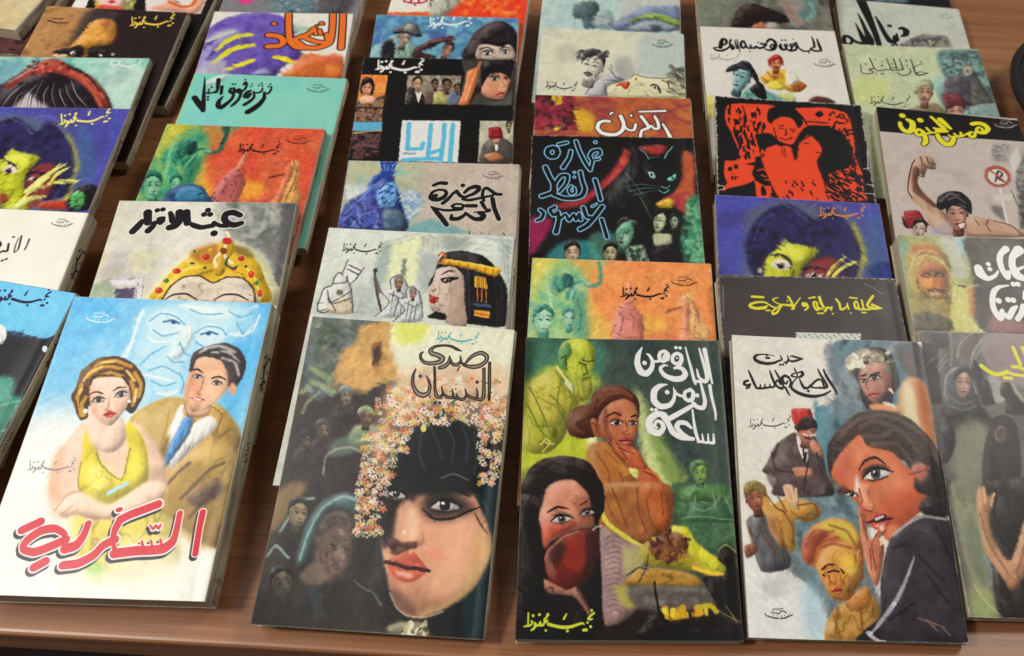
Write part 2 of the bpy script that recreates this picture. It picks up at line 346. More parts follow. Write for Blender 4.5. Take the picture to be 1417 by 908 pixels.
SIGN = '1240,170,40 1242,171,40;1280,215,30 1240,240,34 1205,270,30 1185,305,44 1215,318,34 1250,312,20;1160,370,36 1170,368,30;1110,400,14 1075,375,36 1000,395,40 900,425,46 800,435,50 700,425,48 600,400,46 520,375,50;825,495,44 826,496,44;1095,490,46 1140,488,46;1212,437,44 1214,438,44;825,210,20 800,250,30 775,295,34;515,215,46 490,260,30 455,295,34 470,330,44 500,315,34;500,330,26 440,360,30 430,385,36 385,395,30 385,340,36 360,385,34 320,390,36 295,350,40 300,400,40 260,450,36 225,470,20;470,475,38 471,476,38;245,318,34 250,345,28 220,385,30 160,395,34 110,402,16;195,180,24 190,260,26 182,375,24;270,225,44 271,226,44;375,212,44 376,213,44'
LOGO = '150,215,30 200,290,34 300,315,38 400,345,42 500,365,44 590,370,44;660,370,44 740,370,40 830,350,44 920,300,44 1000,280,34 1050,255,36;350,185,28 450,195,32 540,205,34 620,215,34 650,170,28 720,130,32 800,150,36 850,190,34;380,120,20 500,95,14 620,100,14 740,60,14;400,60,14 740,45,12;420,270,26 440,265,26;545,285,28 560,292,28;690,300,30 705,290,26;780,280,26 800,275,26;955,200,18 950,240,18'
Z1=(0,380,3.5425); Z2=(0,620,3.1525); Z3=(340,430,3.5425); Z4=(340,650,3.52); Z5=(700,450,3.947); Z6=(700,670,3.815)
Z7=(1000,450,3.398); Z8=(1000,670,3.398); A1=(0,0,5.043); A2=(0,140,5.043); A3=(0,280,5.043); A4=(220,0,5.043)
A5=(180,140,4.723); A6=(100,260,4.428); A7=(460,0,5.043); A8=(460,150,4.779); B1=(420,290,4.571); B2=(710,0,5.043)
B3=(710,170,4.539); B4=(710,340,4.723); B5=(950,0,5.043); B6=(960,130,4.723); B7=(970,260,4.127); B8=(1137,0,5.043)
C1=(1177,140,5.046); C2=(1177,300,5.046); C3=(1250,440,7.57); C4=(0,370,2.93); PX=(0,0,1)
V3=(1025,460,9.079); V4=(870,470,6.054); V5=(560,460,8.254); V6=(260,100,10.9); V7=(1030,400,7.085); V8=(590,245,12.88)
W1=(985,45,9.142); W2=(1185,75,13.495); W3=(820,145,12.32); W4=(175,280,8.335); W5=(1240,155,10.496); W6=(1345,335,7.89); W7=(730,190,6.26); W8=(1160,0,12.88)

# ------------------------------------------------------------------ the printed covers, one painter for each
ART = {}
def art(key, tw=400, base='808080', rough=.36):
    def deco(f): ART[key] = (f, tw, base, rough); return f
    return deco

@art('d1', 620, 'f0ede0', .30)
def _(a):
    a.z(PX).G(['5fb0dc', '74bce0', 'a8d4e8', 'eef0e8', 'f4f1e4', 'f4f1e4'], lo=.0, hi=.85)
    a.P('100,400 180,400 150,470 110,560 60,590 30,600', '66b2dc', 26, .8); a.P('20,600 90,560 120,610 60,700 10,720', 'f2f2ea', 22, .9); a.P('270,540 340,430 372,420 345,560 330,640 290,560', '4aa2d4', 10, .8)
    a.N(['4ea6d6', '8cc8e6', 'c8e2ee'], '105,405 372,415 350,520 200,560 110,520', 60, .35, 3, soft=20)
    a.z(Z1)     # the pale old face in the clouds
    a.P('700,160 900,135 1180,140 1260,200 1200,300 1010,380 900,560 760,590 700,500 620,420 640,280', 'a4d4ea', 30, .8)
    a.P('740,200 900,150 1120,160 1150,260 960,330 880,420 860,520 780,540 730,440 680,380', 'c6e4f0', 22, .7)
    a.SS('700,170 660,260 640,330 600,400;720,240 790,190 880,220 860,270 780,290 730,250;960,290 1030,240 1090,280 1060,330 980,320;900,190 930,250 890,340 820,400 870,430 920,410;700,440 780,450 850,480 880,470;740,500 800,520 850,510;700,380 760,330 820,300;950,160 1060,190 1180,180 1260,150;860,150 960,180 1080,200;1150,280 1200,290 1250,240;760,560 830,580 880,540', 11, 'f2f6f4', alpha=.75, soft=4)
    a.SS('720,260 770,230 850,240;940,300 1010,270 1080,290;880,340 850,400 900,430;680,440 720,400 780,370;770,470 830,460 880,490;900,450 960,400 1000,380;1080,190 1000,200;1190,170 1160,220 1190,250', 7, '5a96c0', alpha=.55, soft=3)
    a.E(850, 225, 16, 10, '3c6c9c', .4, .8).E(1025, 285, 15, 9, '3c6c9c', .4, .8)
    a.brush(.5, 11, 4, .04)
    a.P('740,150 900,130 1180,140 1230,190 1100,300 960,360 900,440 880,540 760,560 690,480 660,400 700,260', 'b4dcea', 14, .55)
    a.P('860,260 930,240 950,300 890,400 820,420 840,340', 'e4f0f0', 8, .8); a.P('740,190 830,170 900,220 860,290 780,300 720,260', 'dceef2', 6, .6).P('960,270 1040,235 1110,280 1070,350 980,350', 'dceef2', 6, .6); a.P('900,140 1100,150 1150,200 1060,220 940,190', 'e8f2ee', 10, .7)
    a.SS('735,225 790,190 860,205 905,245;750,270 800,300 870,285;955,285 1010,255 1080,262 1110,295;960,330 1010,360 1070,345;880,330 900,380 935,400;820,400 850,430 900,425;690,440 740,390 810,350;730,470 800,450 870,485;740,520 800,545 860,530;880,480 900,530 890,580;930,170 1000,195 1090,190;1120,180 1180,210 1230,190;1160,240 1200,300 1250,250', 8, '4c94bc', alpha=.75, soft=3)
    a.SS('700,180 665,270 640,350 610,410;880,150 960,160 1040,175;930,250 925,310 900,350;720,300 760,330 830,325;700,490 760,500 840,520;770,580 830,590 870,570;1130,290 1190,300 1240,270 1270,200', 10, 'f4f8f4', alpha=.8, soft=3)
    a.S('800,232 845,222 880,240', 10, '2c5c84', alpha=.8, soft=2); a.S('985,292 1030,280 1065,292', 10, '2c5c84', alpha=.8, soft=2); a.E(850, 232, 15, 12, '24507c', .3).E(1022, 288, 14, 11, '24507c', .3)
    a.z(Z1)     # the man
    a.P('640,700 760,620 880,600 960,700 900,850 800,870 600,870', 'b0903c', 6); a.P('940,640 1060,630 1150,720 1180,900 820,900 870,760', 'b8964a', 6)
    a.z(PX); a.P('175,600 230,560 262,552 330,590 328,700 300,760 240,720 200,690', 'b4924a', 3); a.P('230,640 300,610 325,640 318,690 280,720 240,700', 'c8a860', 8, .8)
    a.P('225,700 262,640 300,650 310,700 290,760 250,740', '9a7a3a', 6, .7); a.SS('250,690 290,650 310,640;262,716 300,672;215,690 240,660 262,640', 5, '5c4636', alpha=.7, soft=2); a.P('258,690 300,660 306,682 276,702', '5e4a44', 3, .8)
    a.P('250,560 268,575 262,600 240,640 222,640 232,600', 'f2f0ec', 1); a.P('262,590 290,575 300,590 262,625 236,650 240,620', 'ece9e2', 1)
    a.P('255,577 266,580 262,600 240,632 224,652 226,630 240,605', '4a8cc4', 1); a.P('180,640 235,600 222,650 200,690', 'a68a44', 3)
    a.z(Z1)
    a.P('905,640 1030,620 1020,690 940,700 900,690', 'c89a78', 3)
    a.P('930,480 960,400 1040,380 1110,430 1130,520 1090,590 1010,660 940,670 905,600 905,540', 'd8a884', 2); a.P('1010,470 1100,480 1110,560 1050,630 960,680 1000,600', 'e6bc98', 12, .8)
    a.P('930,500 955,430 960,520 930,570 920,650 905,600', 'b87c5c', 8, .7); a.E(955, 560, 40, 30, 'dc7c64', 1, .6).E(1080, 560, 30, 34, 'dc8a6c', 1, .5)
    a.P('925,470 950,380 1030,345 1110,335 1180,370 1205,430 1190,500 1150,560 1120,550 1115,480 1080,420 1000,400 960,420 945,470', '4a4240', 2)
    a.SS('1000,360 1080,350 1150,380;1040,380 1120,380 1170,430;980,380 1010,365;1090,410 1150,430 1170,490', 14, 'c8c4c4', alpha=.7, soft=5); a.SS('1000,385 1060,370 1110,400;1130,400 1180,440', 8, '241e1e', alpha=.7)
    a.SS('940,468 968,464 992,480;1036,508 1070,500 1108,514', 10, '3a2c28', taper=.5); a.eye(968, 500, 24, 12, '40403c'); a.eye(1062, 533, 26, 8, '40403c')
    a.SS('1000,500 985,560 965,580 985,590', 6, 'a86c50'); a.lips(968, 610, 74, 24, 8, 'b8584c', '6a2a28', 'f0c8b8'); a.S('950,606 985,612', 6, 'f8f0ec'); a.E(1140, 560, 22, 36, 'd09878', .3)
    a.SS('905,640 920,690 950,720 870,860;1030,640 1090,690 1060,760', 6, '6c5434', alpha=.8)
    a.z(Z1)     # the woman
    a.z(PX); a.P('118,582 150,590 185,585 205,600 228,640 230,680 200,700 150,705 110,700 80,700 68,680 72,640 92,610', 'ecc8ac', 2)
    a.P('72,640 90,615 84,680 98,700 78,720 66,690', 'd8a484', 4, .7); a.P('150,700 150,790 90,800 80,700', 'f0dcc4', 8, .7)
    a.P('118,592 112,640 108,670 120,690 150,700 170,690 200,672 206,650 200,610 182,585 172,592 178,620 168,662 140,640 132,605 124,588', 'd6c428', 1)
    a.P('122,650 140,640 158,662 150,684 126,682', 'eee46c', 6, .8).P('176,640 196,620 200,650 180,668', 'e8da50', 6, .7); a.SS('130,605 138,640 168,664 180,620;112,640 108,672 122,692 150,700', 2.4, '8c8420', alpha=.8)
    a.SS('150,682 176,668', 6, 'a8d4e0'); a.P('104,700 150,695 215,690 236,720 250,775 190,800 130,795 100,760', 'd2be3c', 7, .85); a.SS('130,715 124,780;165,715 165,790;200,705 215,780', 5, 'a8942c', alpha=.6, soft=3); a.P('150,760 230,750 250,790 150,800', 'f0ead0', 14, .8)
    a.P('76,700 110,680 150,698 200,668 228,668 226,690 180,712 130,720 110,712 84,716', 'eecdb0', 2); a.SS('110,712 150,716 190,700 224,690;76,706 94,684 110,680;84,712 100,700;92,716 108,704', 2, 'b47c5c', alpha=.8)
    a.z(Z1)
    a.P('440,650 560,720 600,700 620,800 560,870 470,860 420,760', 'f0d0b8', 8); a.SS('560,760 585,880', 5, 'c89880', alpha=.7)
    a.P('350,600 370,560 400,470 480,410 580,400 660,440 710,520 700,600 650,680 600,660 440,640 430,700 390,710', '5a3c1c', 3)
    a.P('440,560 460,510 560,500 620,520 640,600 600,680 545,740 500,730 450,670', 'f0ccb4', 2); a.P('440,560 455,520 465,620 480,690 530,740 490,725 450,670', 'd8a080', 8, .7); a.E(590, 640, 34, 30, 'e8967c', 1, .6).E(470, 660, 26, 30, 'dc8a70', 1, .6)
    a.D((380, 400, 700, 640), 0, 20, ['c89438']); a.SS('430,500 480,440 560,420 640,450;400,540 380,600 380,650 400,690;450,480 520,450 600,460;660,480 690,540 680,600;420,600 400,640 410,690;640,520 660,580 650,640;480,500 540,480 600,500', 18, 'c8983c', alpha=.85, soft=5)
    a.SS('410,520 440,480 500,450;620,470 660,520;390,580 400,560;670,560 660,620;500,430 560,425', 12, 'ecd080', alpha=.8, soft=4); a.SS('440,540 460,500 520,490;600,500 630,540;372,620 380,680', 9, '341e10', alpha=.8)
    a.SS('438,590 468,574 506,584;552,572 582,552 618,552', 8, '3c2418', taper=.5); a.eye(482, 614, 32, -6, '38302c'); a.eye(592, 588, 34, -12, '38302c')
    a.SS('535,610 530,650 515,662 545,668', 5, 'b47c60'); a.lips(537, 684, 64, 34, -10, 'c02830', '701820', 'd84048'); a.E(418, 668, 13, 13, 'f8f4f0', .2).E(634, 620, 9, 10, 'f8f4f0', .2)
    a.z(Z2).P('380,520 440,500 450,580 400,590', '8cc060', 10, .8).P('250,560 600,520 760,500 740,600 400,640 260,620', 'f2ead0', 20, .6)
    a.brush(.2, 4.5, 11, .05); a.z(Z1).logo(495, 215, 70, 'd8eef6', .95); a.z(Z2).sign(122, 98, 335, 84, '8c8480', 1.0)
    T = '885,280 872,340 862,400 852,462;785,285 772,350 755,405 715,438 660,446 600,448 540,455 500,460;.7:705,425 700,400;.6:665,430 658,405;.6:625,432 618,408;.85:690,245 630,268 570,290 525,312;525,312 500,360 492,410 505,455;.9:500,400 450,425 405,470 340,503 275,512;385,330 362,385 330,425 285,440;.9:290,432 285,380 240,352 180,362 125,400 100,440 150,455 220,430 285,400;.9:150,522 198,495;.85:100,360 178,322;.35:655,338 668,352 680,340 692,350 700,336;.5:515,270 525,268'
    a.OUT(T, 43, ['181418', 'f6f2ee', 'c81c34'], [18, 14, 0], (-9, 13), nib=115)
    a.wear(.5)

@art('c1', 420, '1c1620', .3)
def _(a):
    a.z(PX); a.P('-300,395 0,386 114,405 112,420 96,452 60,468 0,455 -300,420', '62b4dc', 0); a.P('-60,395 0,390 110,408 100,450 40,462 0,452', '74bfe0', 10, .7)
    a.P('-300,620 0,520 20,548 60,548 20,640 -60,720 -300,800', '4c9480', 4); a.SS('0,560 40,552;-20,600 30,590;0,620 24,560', 3, '90c8b0', alpha=.6)
    a.brush(.4, 8); a.E(62, 483, 4, 5, 'c8dcec').E(0, 462, 10, 14, 'e8e8e4'); a.P('-20,455 2,460 4,476 -30,480', 'e8e8e4')
    a.z(A3).sign(-60, 680, 355, 690, '281c40', 1.1); a.wear(.5, '8c8890')

@art('c2', 320, 'ece8da')
def _(a):
    a.N(['e4e0d0', 'f2eee2'], None, 90, .8, 2)
    a.z(A3).logo(436, 148, 74, '403c3c', .9); a.SS('205,255 190,295 172,330;1.1:150,235 140,280 125,330 100,350;.7:130,250 108,300 98,345', 12, '1c181a', nib=60); a.SS('.7:88,242 100,244;60,290 50,340 20,340 -10,355;.9:10,408 20,404;.9:38,398 48,394;-20,270 0,280 5,300 -30,330', 13, '1c181a'); a.wear(.4)

def purple_woman(a, d, full, sgncol):
    """violet cover: a dark-haired head, yellow light on the brow, a hand at the cheek; d maps (x, y) of the right-hand copy"""
    a.N(['4a4888', '5450a0', '4c58a8'], None, 80, .8, 5)
    T = lambda s_: np.array([d(x, y) for x, y in pts(s_)])
    a.P(T('270,130 360,90 460,70 640,90 720,140 800,100 880,200 930,340 940,470 880,640 760,760 300,760 240,560 250,330'), '66705e', 25 if full else 30, .55)
    a.P(T('860,180 920,300 950,420 910,480 880,640 830,640 900,440 870,300'), 'c0bc34', 12, .85); a.P(T('940,150 1030,200 1060,420 1000,600 950,500'), '44708a', 20, .5)
    a.P(T('290,240 310,190 400,120 500,95 600,150 650,190 720,120 800,160 880,270 910,380 890,480 860,600 700,640 420,600 320,520 270,430 255,310'), '2c2848', 10)
    a.N(['241e34', '3c3868', '2a2440'], T('290,240 310,190 400,120 500,95 600,150 650,190 720,120 800,160 880,270 910,380 890,480 860,600 700,640 420,600 320,520 270,430 255,310'), 35, .85, 6, soft=8)
    a.P(T('360,500 370,400 440,340 480,290 500,310 590,330 670,350 640,400 590,450 560,540 600,640 560,760 440,760 390,640'), 'b8bc30', 4); a.P(T('450,350 560,340 600,380 560,430 520,400'), 'd8d858', 10, .8)
    a.P(T('600,450 680,400 760,400 780,460 760,560 690,640 600,700 570,620'), '8a3c34', 10, .9); a.P(T('380,620 420,560 440,700 500,760 420,760'), '88882c', 10, .7)
    a.SS(';'.join(' '.join('%.1f,%.1f' % tuple(p) for p in T(q)) for q in ('400,385 450,380 500,415 515,440', '570,465 640,455 710,465')), 16 if full else 10, '2a2038', taper=.5)
    q = T('455,442')[0]; a.eye(q[0], q[1], 56 if full else 40, 8, '3c2028', 'e0d8c8'); q = T('640,500')[0]; a.eye(q[0], q[1], 50 if full else 36, 8, '3c2028', '904c40')
    a.SS(';'.join(' '.join('%.1f,%.1f' % tuple(p) for p in T(q)) for q in ('720,500 760,450 820,395', '740,520 800,460 885,420', '700,560 760,520 850,530')), 22 if full else 16, 'c8cc60' if full else 'b89048', taper=.5)
    a.SS(';'.join(' '.join('%.1f,%.1f' % tuple(p) for p in T(q)) for q in ('740,470 800,420', '760,520 880,450', '560,560 540,640 500,660')), 7, '5c2c20', alpha=.8)
    a.SS(';'.join(' '.join('%.1f,%.1f' % tuple(p) for p in T(q)) for q in ('620,110 680,80 760,90 810,130', '480,100 560,140 620,200', '330,200 420,140', '700,130 800,150 860,230', '300,300 340,200')), 7, '8884b8', alpha=.4, soft=4)

@art('c3', 420, '4c4c90')
def _(a):
    # same printing as the other violet copy, placed by its own frame
    m = lambda x, y: ((x-455)*1.0+60, (y-440)*1.05+480)
    a.z(A2); purple_woman(a, m, True, None)
    a.z(A2); a.P('60,760 180,650 170,620 340,490 480,425 350,520 290,590 350,575 180,660 300,655 320,670 200,700 140,760', 'd8dc80', 3); a.SS('410,550 480,550 540,560;60,740 100,690', 16, 'c8c860', taper=.5)
    a.P('260,745 300,700 440,690 470,750', 'b04030', 6); a.P('0,640 40,650 60,690 0,720', '8c3030', 6, .8)
    a.P('500,640 560,590 640,580 700,620 690,700 600,760 480,760 470,700', '241e28', 5); a.P('500,650 540,620 585,640 590,700 560,750 490,740', '5ca860', 3); a.SS('510,665 530,662;555,672 575,676;535,690 530,710 545,712;520,730 560,732', 7, '1c3424')
    a.brush(.5, 9, 7); a.z(A2).sign(412, 165, 785, 105, 'dcd468', 1.15); a.wear(.5)
@art('h3', 440, '4c4c90')
def _(a):
    a.z(B7); purple_woman(a, lambda x, y: (x, y), True, None)
    a.E(335, 470, 16, 22, 'c8c8b0', .4); a.brush(.5, 9, 7); a.z(B7).sign(668, 160, 940, 150, 'c08050', 1.1); a.wear(.7)

@art('c4', 400, '8cbcae')
def _(a):
    a.N(['5c9c94', '8cc4b4', 'a8ccbc', '5c8c90'], None, 60, .9, 4); a.z(A1)
    a.P('760,480 980,440 1040,560 960,700 860,760 780,700 700,560', 'c8d8c8', 30, .6); a.P('-10,430 200,430 120,520 -10,600', '5c8ca0', 30, .7)
    a.P('-40,620 40,570 200,470 350,410 480,450 620,520 720,620 780,740 770,900 -100,900', '2a2028', 8)
    a.P('40,590 200,480 330,415 420,420 500,480 640,540 720,640 770,760 700,760 640,660 560,580 460,530 340,500 200,530 60,620', 'a0483c', 5)
    a.D((180, 420, 480, 520), 30, 16, ['c04038', '702c2c', 'd0705c', '542028'], .8); a.D((480, 470, 760, 760), 0, 16, ['c86c54']); a.SS('500,500 580,560 650,640 700,740;560,520 650,580 720,680', 20, 'c86850', alpha=.6, soft=6); a.SS('60,575 160,520 240,460', 14, 'a8a8b0', alpha=.6, soft=6); a.SS('480,470 560,500 640,560 700,640', 9, '281c20')
    a.P('90,760 140,700 200,640 260,700 340,760', 'd8d4d0', 12, .8); a.brush(.4, 7, 9)
    for i in range(26): x = 130+i*13; a.S([(x+40, 560+(i % 5)*14), (x+(i-12)*6, 660), (x+(i-12)*12, 750)], 6 if i % 2 else 4, ['1c161c', 'a8a4a8', '3a343c'][i % 3], alpha=.75, taper=.6)
    a.z(A1).sign(760, 462, 990, 455, 'dce8e0', 1.2); a.wear(.5)

@art('c5', 400, '342628')
def _(a):
    a.z(A1); a.P('100,30 640,40 620,130 560,220 500,320 420,420 100,440', '9c7048', 4); a.N(['7c5838', 'b48858', 'a07850'], '100,30 620,50 600,130 540,220 480,330 420,440 100,440', 40, .8, 3, soft=8); a.SS('330,60 500,40;180,330 260,240 350,200', 14, 'c89458', alpha=.6, soft=6)
    a.P('620,70 820,80 800,140 640,150 560,230 510,300 530,200', '4c4444', 10, .8); a.P('500,310 580,220 640,150 720,130 800,150 810,240 760,310 620,330 600,400 400,400', 'd09444', 5)
    a.E(740, 160, 60, 26, '8c3844', 1, .8).E(690, 260, 60, 40, 'e8b060', 1, .8).E(790, 270, 30, 30, 'a84828', 1, .7); a.P('360,360 480,330 560,310 590,350 560,400 420,380', '281818', 3); a.P('620,350 720,340 800,380 780,400 640,400', '281818', 3)
    a.E(505, 372, 22, 16, 'e8e4dc').E(510, 374, 9, 9, '1c1414').E(700, 388, 16, 10, 'd8d4cc').P('380,380 460,378 460,400 390,400', 'd0b890'); a.E(785, 380, 16, 12, 'b8b0ac', .4)
    a.SS('330,60 300,120 330,160 400,165 470,155', 1, '1c1414', alpha=0); a.brush(.5, 8, 3); a.z(A1); a.SS('335,145 400,162 475,158;370,132 440,134', 8, '241816'); a.sign(905, 180, 1225, 150, 'd8c050', 1.15); a.wear(.6)

@art('c6', 320, '1e181c')
def _(a):
    a.z(A1); a.Q('500,-40 640,-40 590,62 470,50', 'e8e8e2'); a.Q('640,-60 680,-60 640,70 600,62', '181418'); a.P('650,-60 950,-60 900,70 700,70 670,30', 'b4b08c', 2); a.P('670,-40 880,-60 870,10 830,60 720,50 690,20', 'e4b8ac', 3)
    a.lips(780, 12, 60, 24, 0, 'b82848', '601828', 'e05878'); a.P('680,30 860,50 870,72 680,72', 'c85038', 3); a.D((655, 0, 700, 60), 8, 14, ['c8b048', '8c8030']); a.D((870, 10, 940, 60), 14, 14, ['c8c070', '948c40'])
    a.Q('1010,-100 1480,-100 1400,95 1010,80', 'dcd4cc'); a.P('1040,60 1180,20 1300,50 1400,-60 1450,-60 1380,90 1200,80', 'd89070', 8, .8); a.S('1180,10 1270,45 1340,35 1380,-40', 22, 'c86838', soft=6); a.SS('1190,-10 1250,20', 6, '544840'); a.Q('960,-80 1015,-80 1012,80 960,75', '201a20'); a.brush(.3, 7); a.wear(.4)
@art('b1', 220, 'c8b890')
def _(a): a.N(['b09c70', 'd4c49c'], None, 60, .8, 2); a.wear(1)
@art('b2', 220, '4c3030')
def _(a): a.N(['2c2428', '6c4444', '403c3c'], None, 20, .9, 2); a.wear(1)

@art('d2', 460, 'd0ccbe', .34)
def _(a):
    a.N(['c4c2b2', 'dcdacc', 'd0cfc0'], None, 90, .8, 2); a.z(A6)
    a.P('950,90 1100,60 1400,70 1350,300 1250,720 1240,560 1180,420 1060,340 960,300 900,180', '6c6c6c', 22, .9); a.N(['8c9488', '5c6460', 'b8b8ac', '787c78'], '840,80 1300,80 1260,300 1160,360 980,280', 40, .75, 4, soft=25)
    a.P('1290,90 1390,90 1310,420 1240,720 1230,560 1270,330', '5a585a', 10, .9); a.N(['a8a890', 'c8c498', 'b4a8b0', '98a088'], '180,380 560,360 500,560 200,640 130,600', 34, .7, 8, soft=25); a.P('120,600 240,560 250,680 110,680', '8c9c84', 12, .8)
    a.Q('225,555 440,548 425,690 380,690 392,590 240,590', 'dcd8dc', 3).Q('262,618 380,610 372,690 256,690', '5c5068', 2); a.SS('225,560 435,552 420,690;400,575 385,690', 5, '78747c', smooth=False)
    a.brush(.4, 9, 2)
    a.z(A6); a.P('470,700 500,600 560,520 660,430 780,360 880,330 960,330 1080,360 1170,430 1230,540 1250,720', 'd8d4a8', 3)
    a.P('500,690 530,600 600,520 700,430 800,370 900,340 960,345 1060,380 1140,460 1180,560 1190,700', 'd0ac2c', 3); a.P('720,390 850,340 900,350 880,450 800,460 740,440', '9c5c28', 14, .7); a.P('960,340 1080,370 1120,430 1010,410', '5c4c30', 10, .6)
    a.P('540,690 600,600 680,545 780,535 860,580 940,545 1040,550 1110,620 1125,720 540,720', 'd4c8b4', 1); a.SS('545,690 600,605 680,548 780,538 862,582 940,548 1040,552 1105,610 1122,700', 11, '5c4030'); a.SS('510,690 590,590 690,500 800,480;1060,480 1120,560 1150,680', 9, 'e8e070', alpha=.7, soft=3)
    for x, y, rx, ry, c in ((530,628,26,22,'b83828'),(577,570,20,16,'3c7c38'),(640,510,30,20,'b83828'),(735,462,14,9,'2c3c38'),(820,422,28,22,'b03024'),(845,380,12,11,'c8a020'),(748,388,14,12,'5c6c38'),(812,488,14,11,'5c5430'),(1035,432,24,18,'b03024'),(1096,528,20,26,'b83828'),(1130,580,15,18,'3c7c48'),(1148,645,18,26,'b83828'),(1062,480,10,10,'384838'),(990,495,20,12,'a04020')):
        a.E(x, y, rx*1.3, ry*1.3, 'e8d058', .3, .7).E(x, y, rx, ry, c, .2).E(x-rx*.3, y-ry*.3, rx*.3, ry*.3, 'f0a890', .5, .7)
    a.P('900,340 930,320 990,330 985,400 950,440 930,520 880,540 860,470 890,430', 'c8a02c', 3); a.SS('945,270 960,300 940,330;935,350 930,400 950,440 980,460;880,480 870,440 900,400', 16, 'e4dcb0'); a.E(948, 325, 34, 24, 'b03428').E(925, 385, 24, 22, '7c4028').SS('950,430 940,470 980,490 1010,480', 12, '3c4c48')
    a.brush(.2, 4, 12); a.SS('560,690 620,655 700,650 765,688;870,686 930,655 1010,655 1080,690', 13, '4c3830', taper=.5)
    pass
    f0 = a.fr; a.z(W4).L("1310,150,46 1230,118,54 1150,135,54 1130,195,52 1175,245,52 1250,262,52 1325,240,44;1160,268,44 1080,270,36 1010,235,32;1010,235,36 1000,265,44 940,278,42 860,290,44 780,268,46 740,245,30;940,90,44;895,140,44;965,140,44;1010,358,54;690,115,60 702,240,54;610,115,60 612,205,60 560,270,60 495,292,54;505,120,34 520,160,44 530,218,46;415,180,32 372,190,32 378,230,34 420,222,32 428,180,30;395,242,34 320,230,28 310,270,44 250,330,52;355,92,40;420,82,40;245,120,64 248,235,56;180,220,44 130,280,56 72,338,54", ['e8e6dc','1a1618'], (22,0), mul=1.4); a.fr = f0
    a.wear(.5)

def red_green(a, fr, T, dim, sx=1.0):
    a.z(fr)
    P = lambda s_: np.array([T(x, y) for x, y in pts(s_)]); J = lambda L: ';'.join(' '.join('%.1f,%.1f' % tuple(p) for p in P(q)) for q in L)
    a.N(dim['bg'], None, 60, .9, 3); a.P(P('100,60 600,60 590,130 500,170 480,300 520,420 600,620 80,640'), dim['g'], 16); a.N(dim['gm'], P('110,60 420,90 480,180 470,300 500,430 540,640 70,640'), 26, .85, 5, soft=16)
    a.P(P('120,60 330,60 250,150 160,260 130,360 110,200'), dim['y'], 22, .8); a.P(P('340,60 570,70 560,220 470,200 420,140'), dim['o'], 14, .8)
    a.P(P('480,300 560,420 640,520 760,640 480,640 470,440'), dim['y2'], 18, .8); a.P(P('790,360 860,440 980,470 1000,560 940,640 700,640 790,520 820,420'), dim['y2'], 16, .8); a.P(P('900,560 1300,600 1300,680 840,660'), dim['r2'], 20, .6)
    a.brush(.55, 10, 5)
    # arms lifted, figures, faces at the corner
    a.z(fr); a.S(P('560,110 570,170 560,250 500,262 440,240 400,260 370,330'), [22, 24, 26, 24, 26, 40, 60], dim['gd'], alpha=.85, soft=4); a.S(P('500,255 450,245 400,280 370,350'), 16, dim['gl'], alpha=.7, soft=6); a.S(P('225,140 215,230 240,350 260,440'), 12, dim['gl'], alpha=.8, soft=3)
    a.P(P('320,190 370,185 395,230 380,270 330,270'), dim['gk'], 4, .9); a.P(P('260,190 320,200 340,270 300,310 250,280'), dim['gd'], 8, .8); a.P(P('390,330 470,300 480,420 500,600 400,600'), dim['gd'], 14, .6); a.SS(J(('300,190 340,180 380,200', '270,250 300,290 340,280', '250,300 300,340', '420,350 440,440 430,560', '380,460 400,470')), 7, dim['gk'], alpha=.7)
    for x, y, w, h in ((195, 490, 130, 170), (360, 480, 80, 120)):
        q = P([(x, y)])[0]; a.face(q[0], q[1], w*dim['k'], h*dim['k'], 0, .3, dim['gl'], dim['gd'], dim['gd'], dim['gl'], dim['gd'], sex='m', line=dim['gk'])
    a.P(P('640,600 650,500 680,420 700,380 740,360 800,400 840,460 850,560 840,640 640,640'), dim['pk'], 6, .9); a.P(P('730,390 740,300 745,235 765,230 770,300 790,360'), dim['pk2'], 4, .9)
    a.SS(J(('690,430 720,470 700,560', '760,440 790,480 780,560', '660,560 740,600 830,590', '700,400 760,420 800,410', '840,440 850,560', '640,590 660,520', '735,470 760,480')), 7, dim['pkd'], alpha=.75)
    a.P(P('1090,640 1110,500 1100,420 1090,360 1120,310 1160,320 1200,400 1230,480 1290,560 1260,640'), dim['fy'], 7, .9); a.S(P('1000,430 1050,415 1110,400'), 16, dim['fd'], taper=.5); a.P(P('1090,350 1130,340 1150,400 1150,500 1160,640 1090,640 1110,480'), dim['fr'], 6, .8)
    a.SS(J(('1120,310 1150,370 1150,460', '1090,400 1110,430', '1100,540 1150,550', '1200,420 1220,520', '1170,360 1190,450 1180,600', '990,440 1010,432')), 6, dim['fd'], alpha=.75)

@art('d3', 440, 'c4583c', .34)
def _(a):
    dim = dict(bg=['c8503c', 'c85c40', 'c46848'], g='4c9470', gm=['2c7c64', '4c9c78', '84a860', '3c8c80'], y='c8b440', o='c87c3c', y2='d8a038', r2='b04850', gd='246858', gl='84bc94', gk='143c40', k=1.0, pk='b06464', pk2='c88068', pkd='6c3040', fy='dcb068', fd='7c3c34', fr='c86c50')
    red_green(a, A5, lambda x, y: ((x-120)*.92+245-(y-80)*.42, (y-80)*.98+158), dim)
    a.z(A5); a.P('210,640 240,590 300,555 380,540 460,550 500,600 540,700 180,700', '22406c', 4); a.P('320,570 400,555 470,580 500,650 300,650', '4888a8', 8, .9); a.SS('440,605 480,600', 7, '142038'); a.P('590,160 655,165 610,270 580,285 610,220', '3c5c50', 4)
    a.brush(.55, 5, 12, tone=1.6); a.z(A5).sign(702, 330, 985, 322, '3c1c20', 1.2); a.logo(1105, 258, 76, '48201c', .9); a.wear(.5)
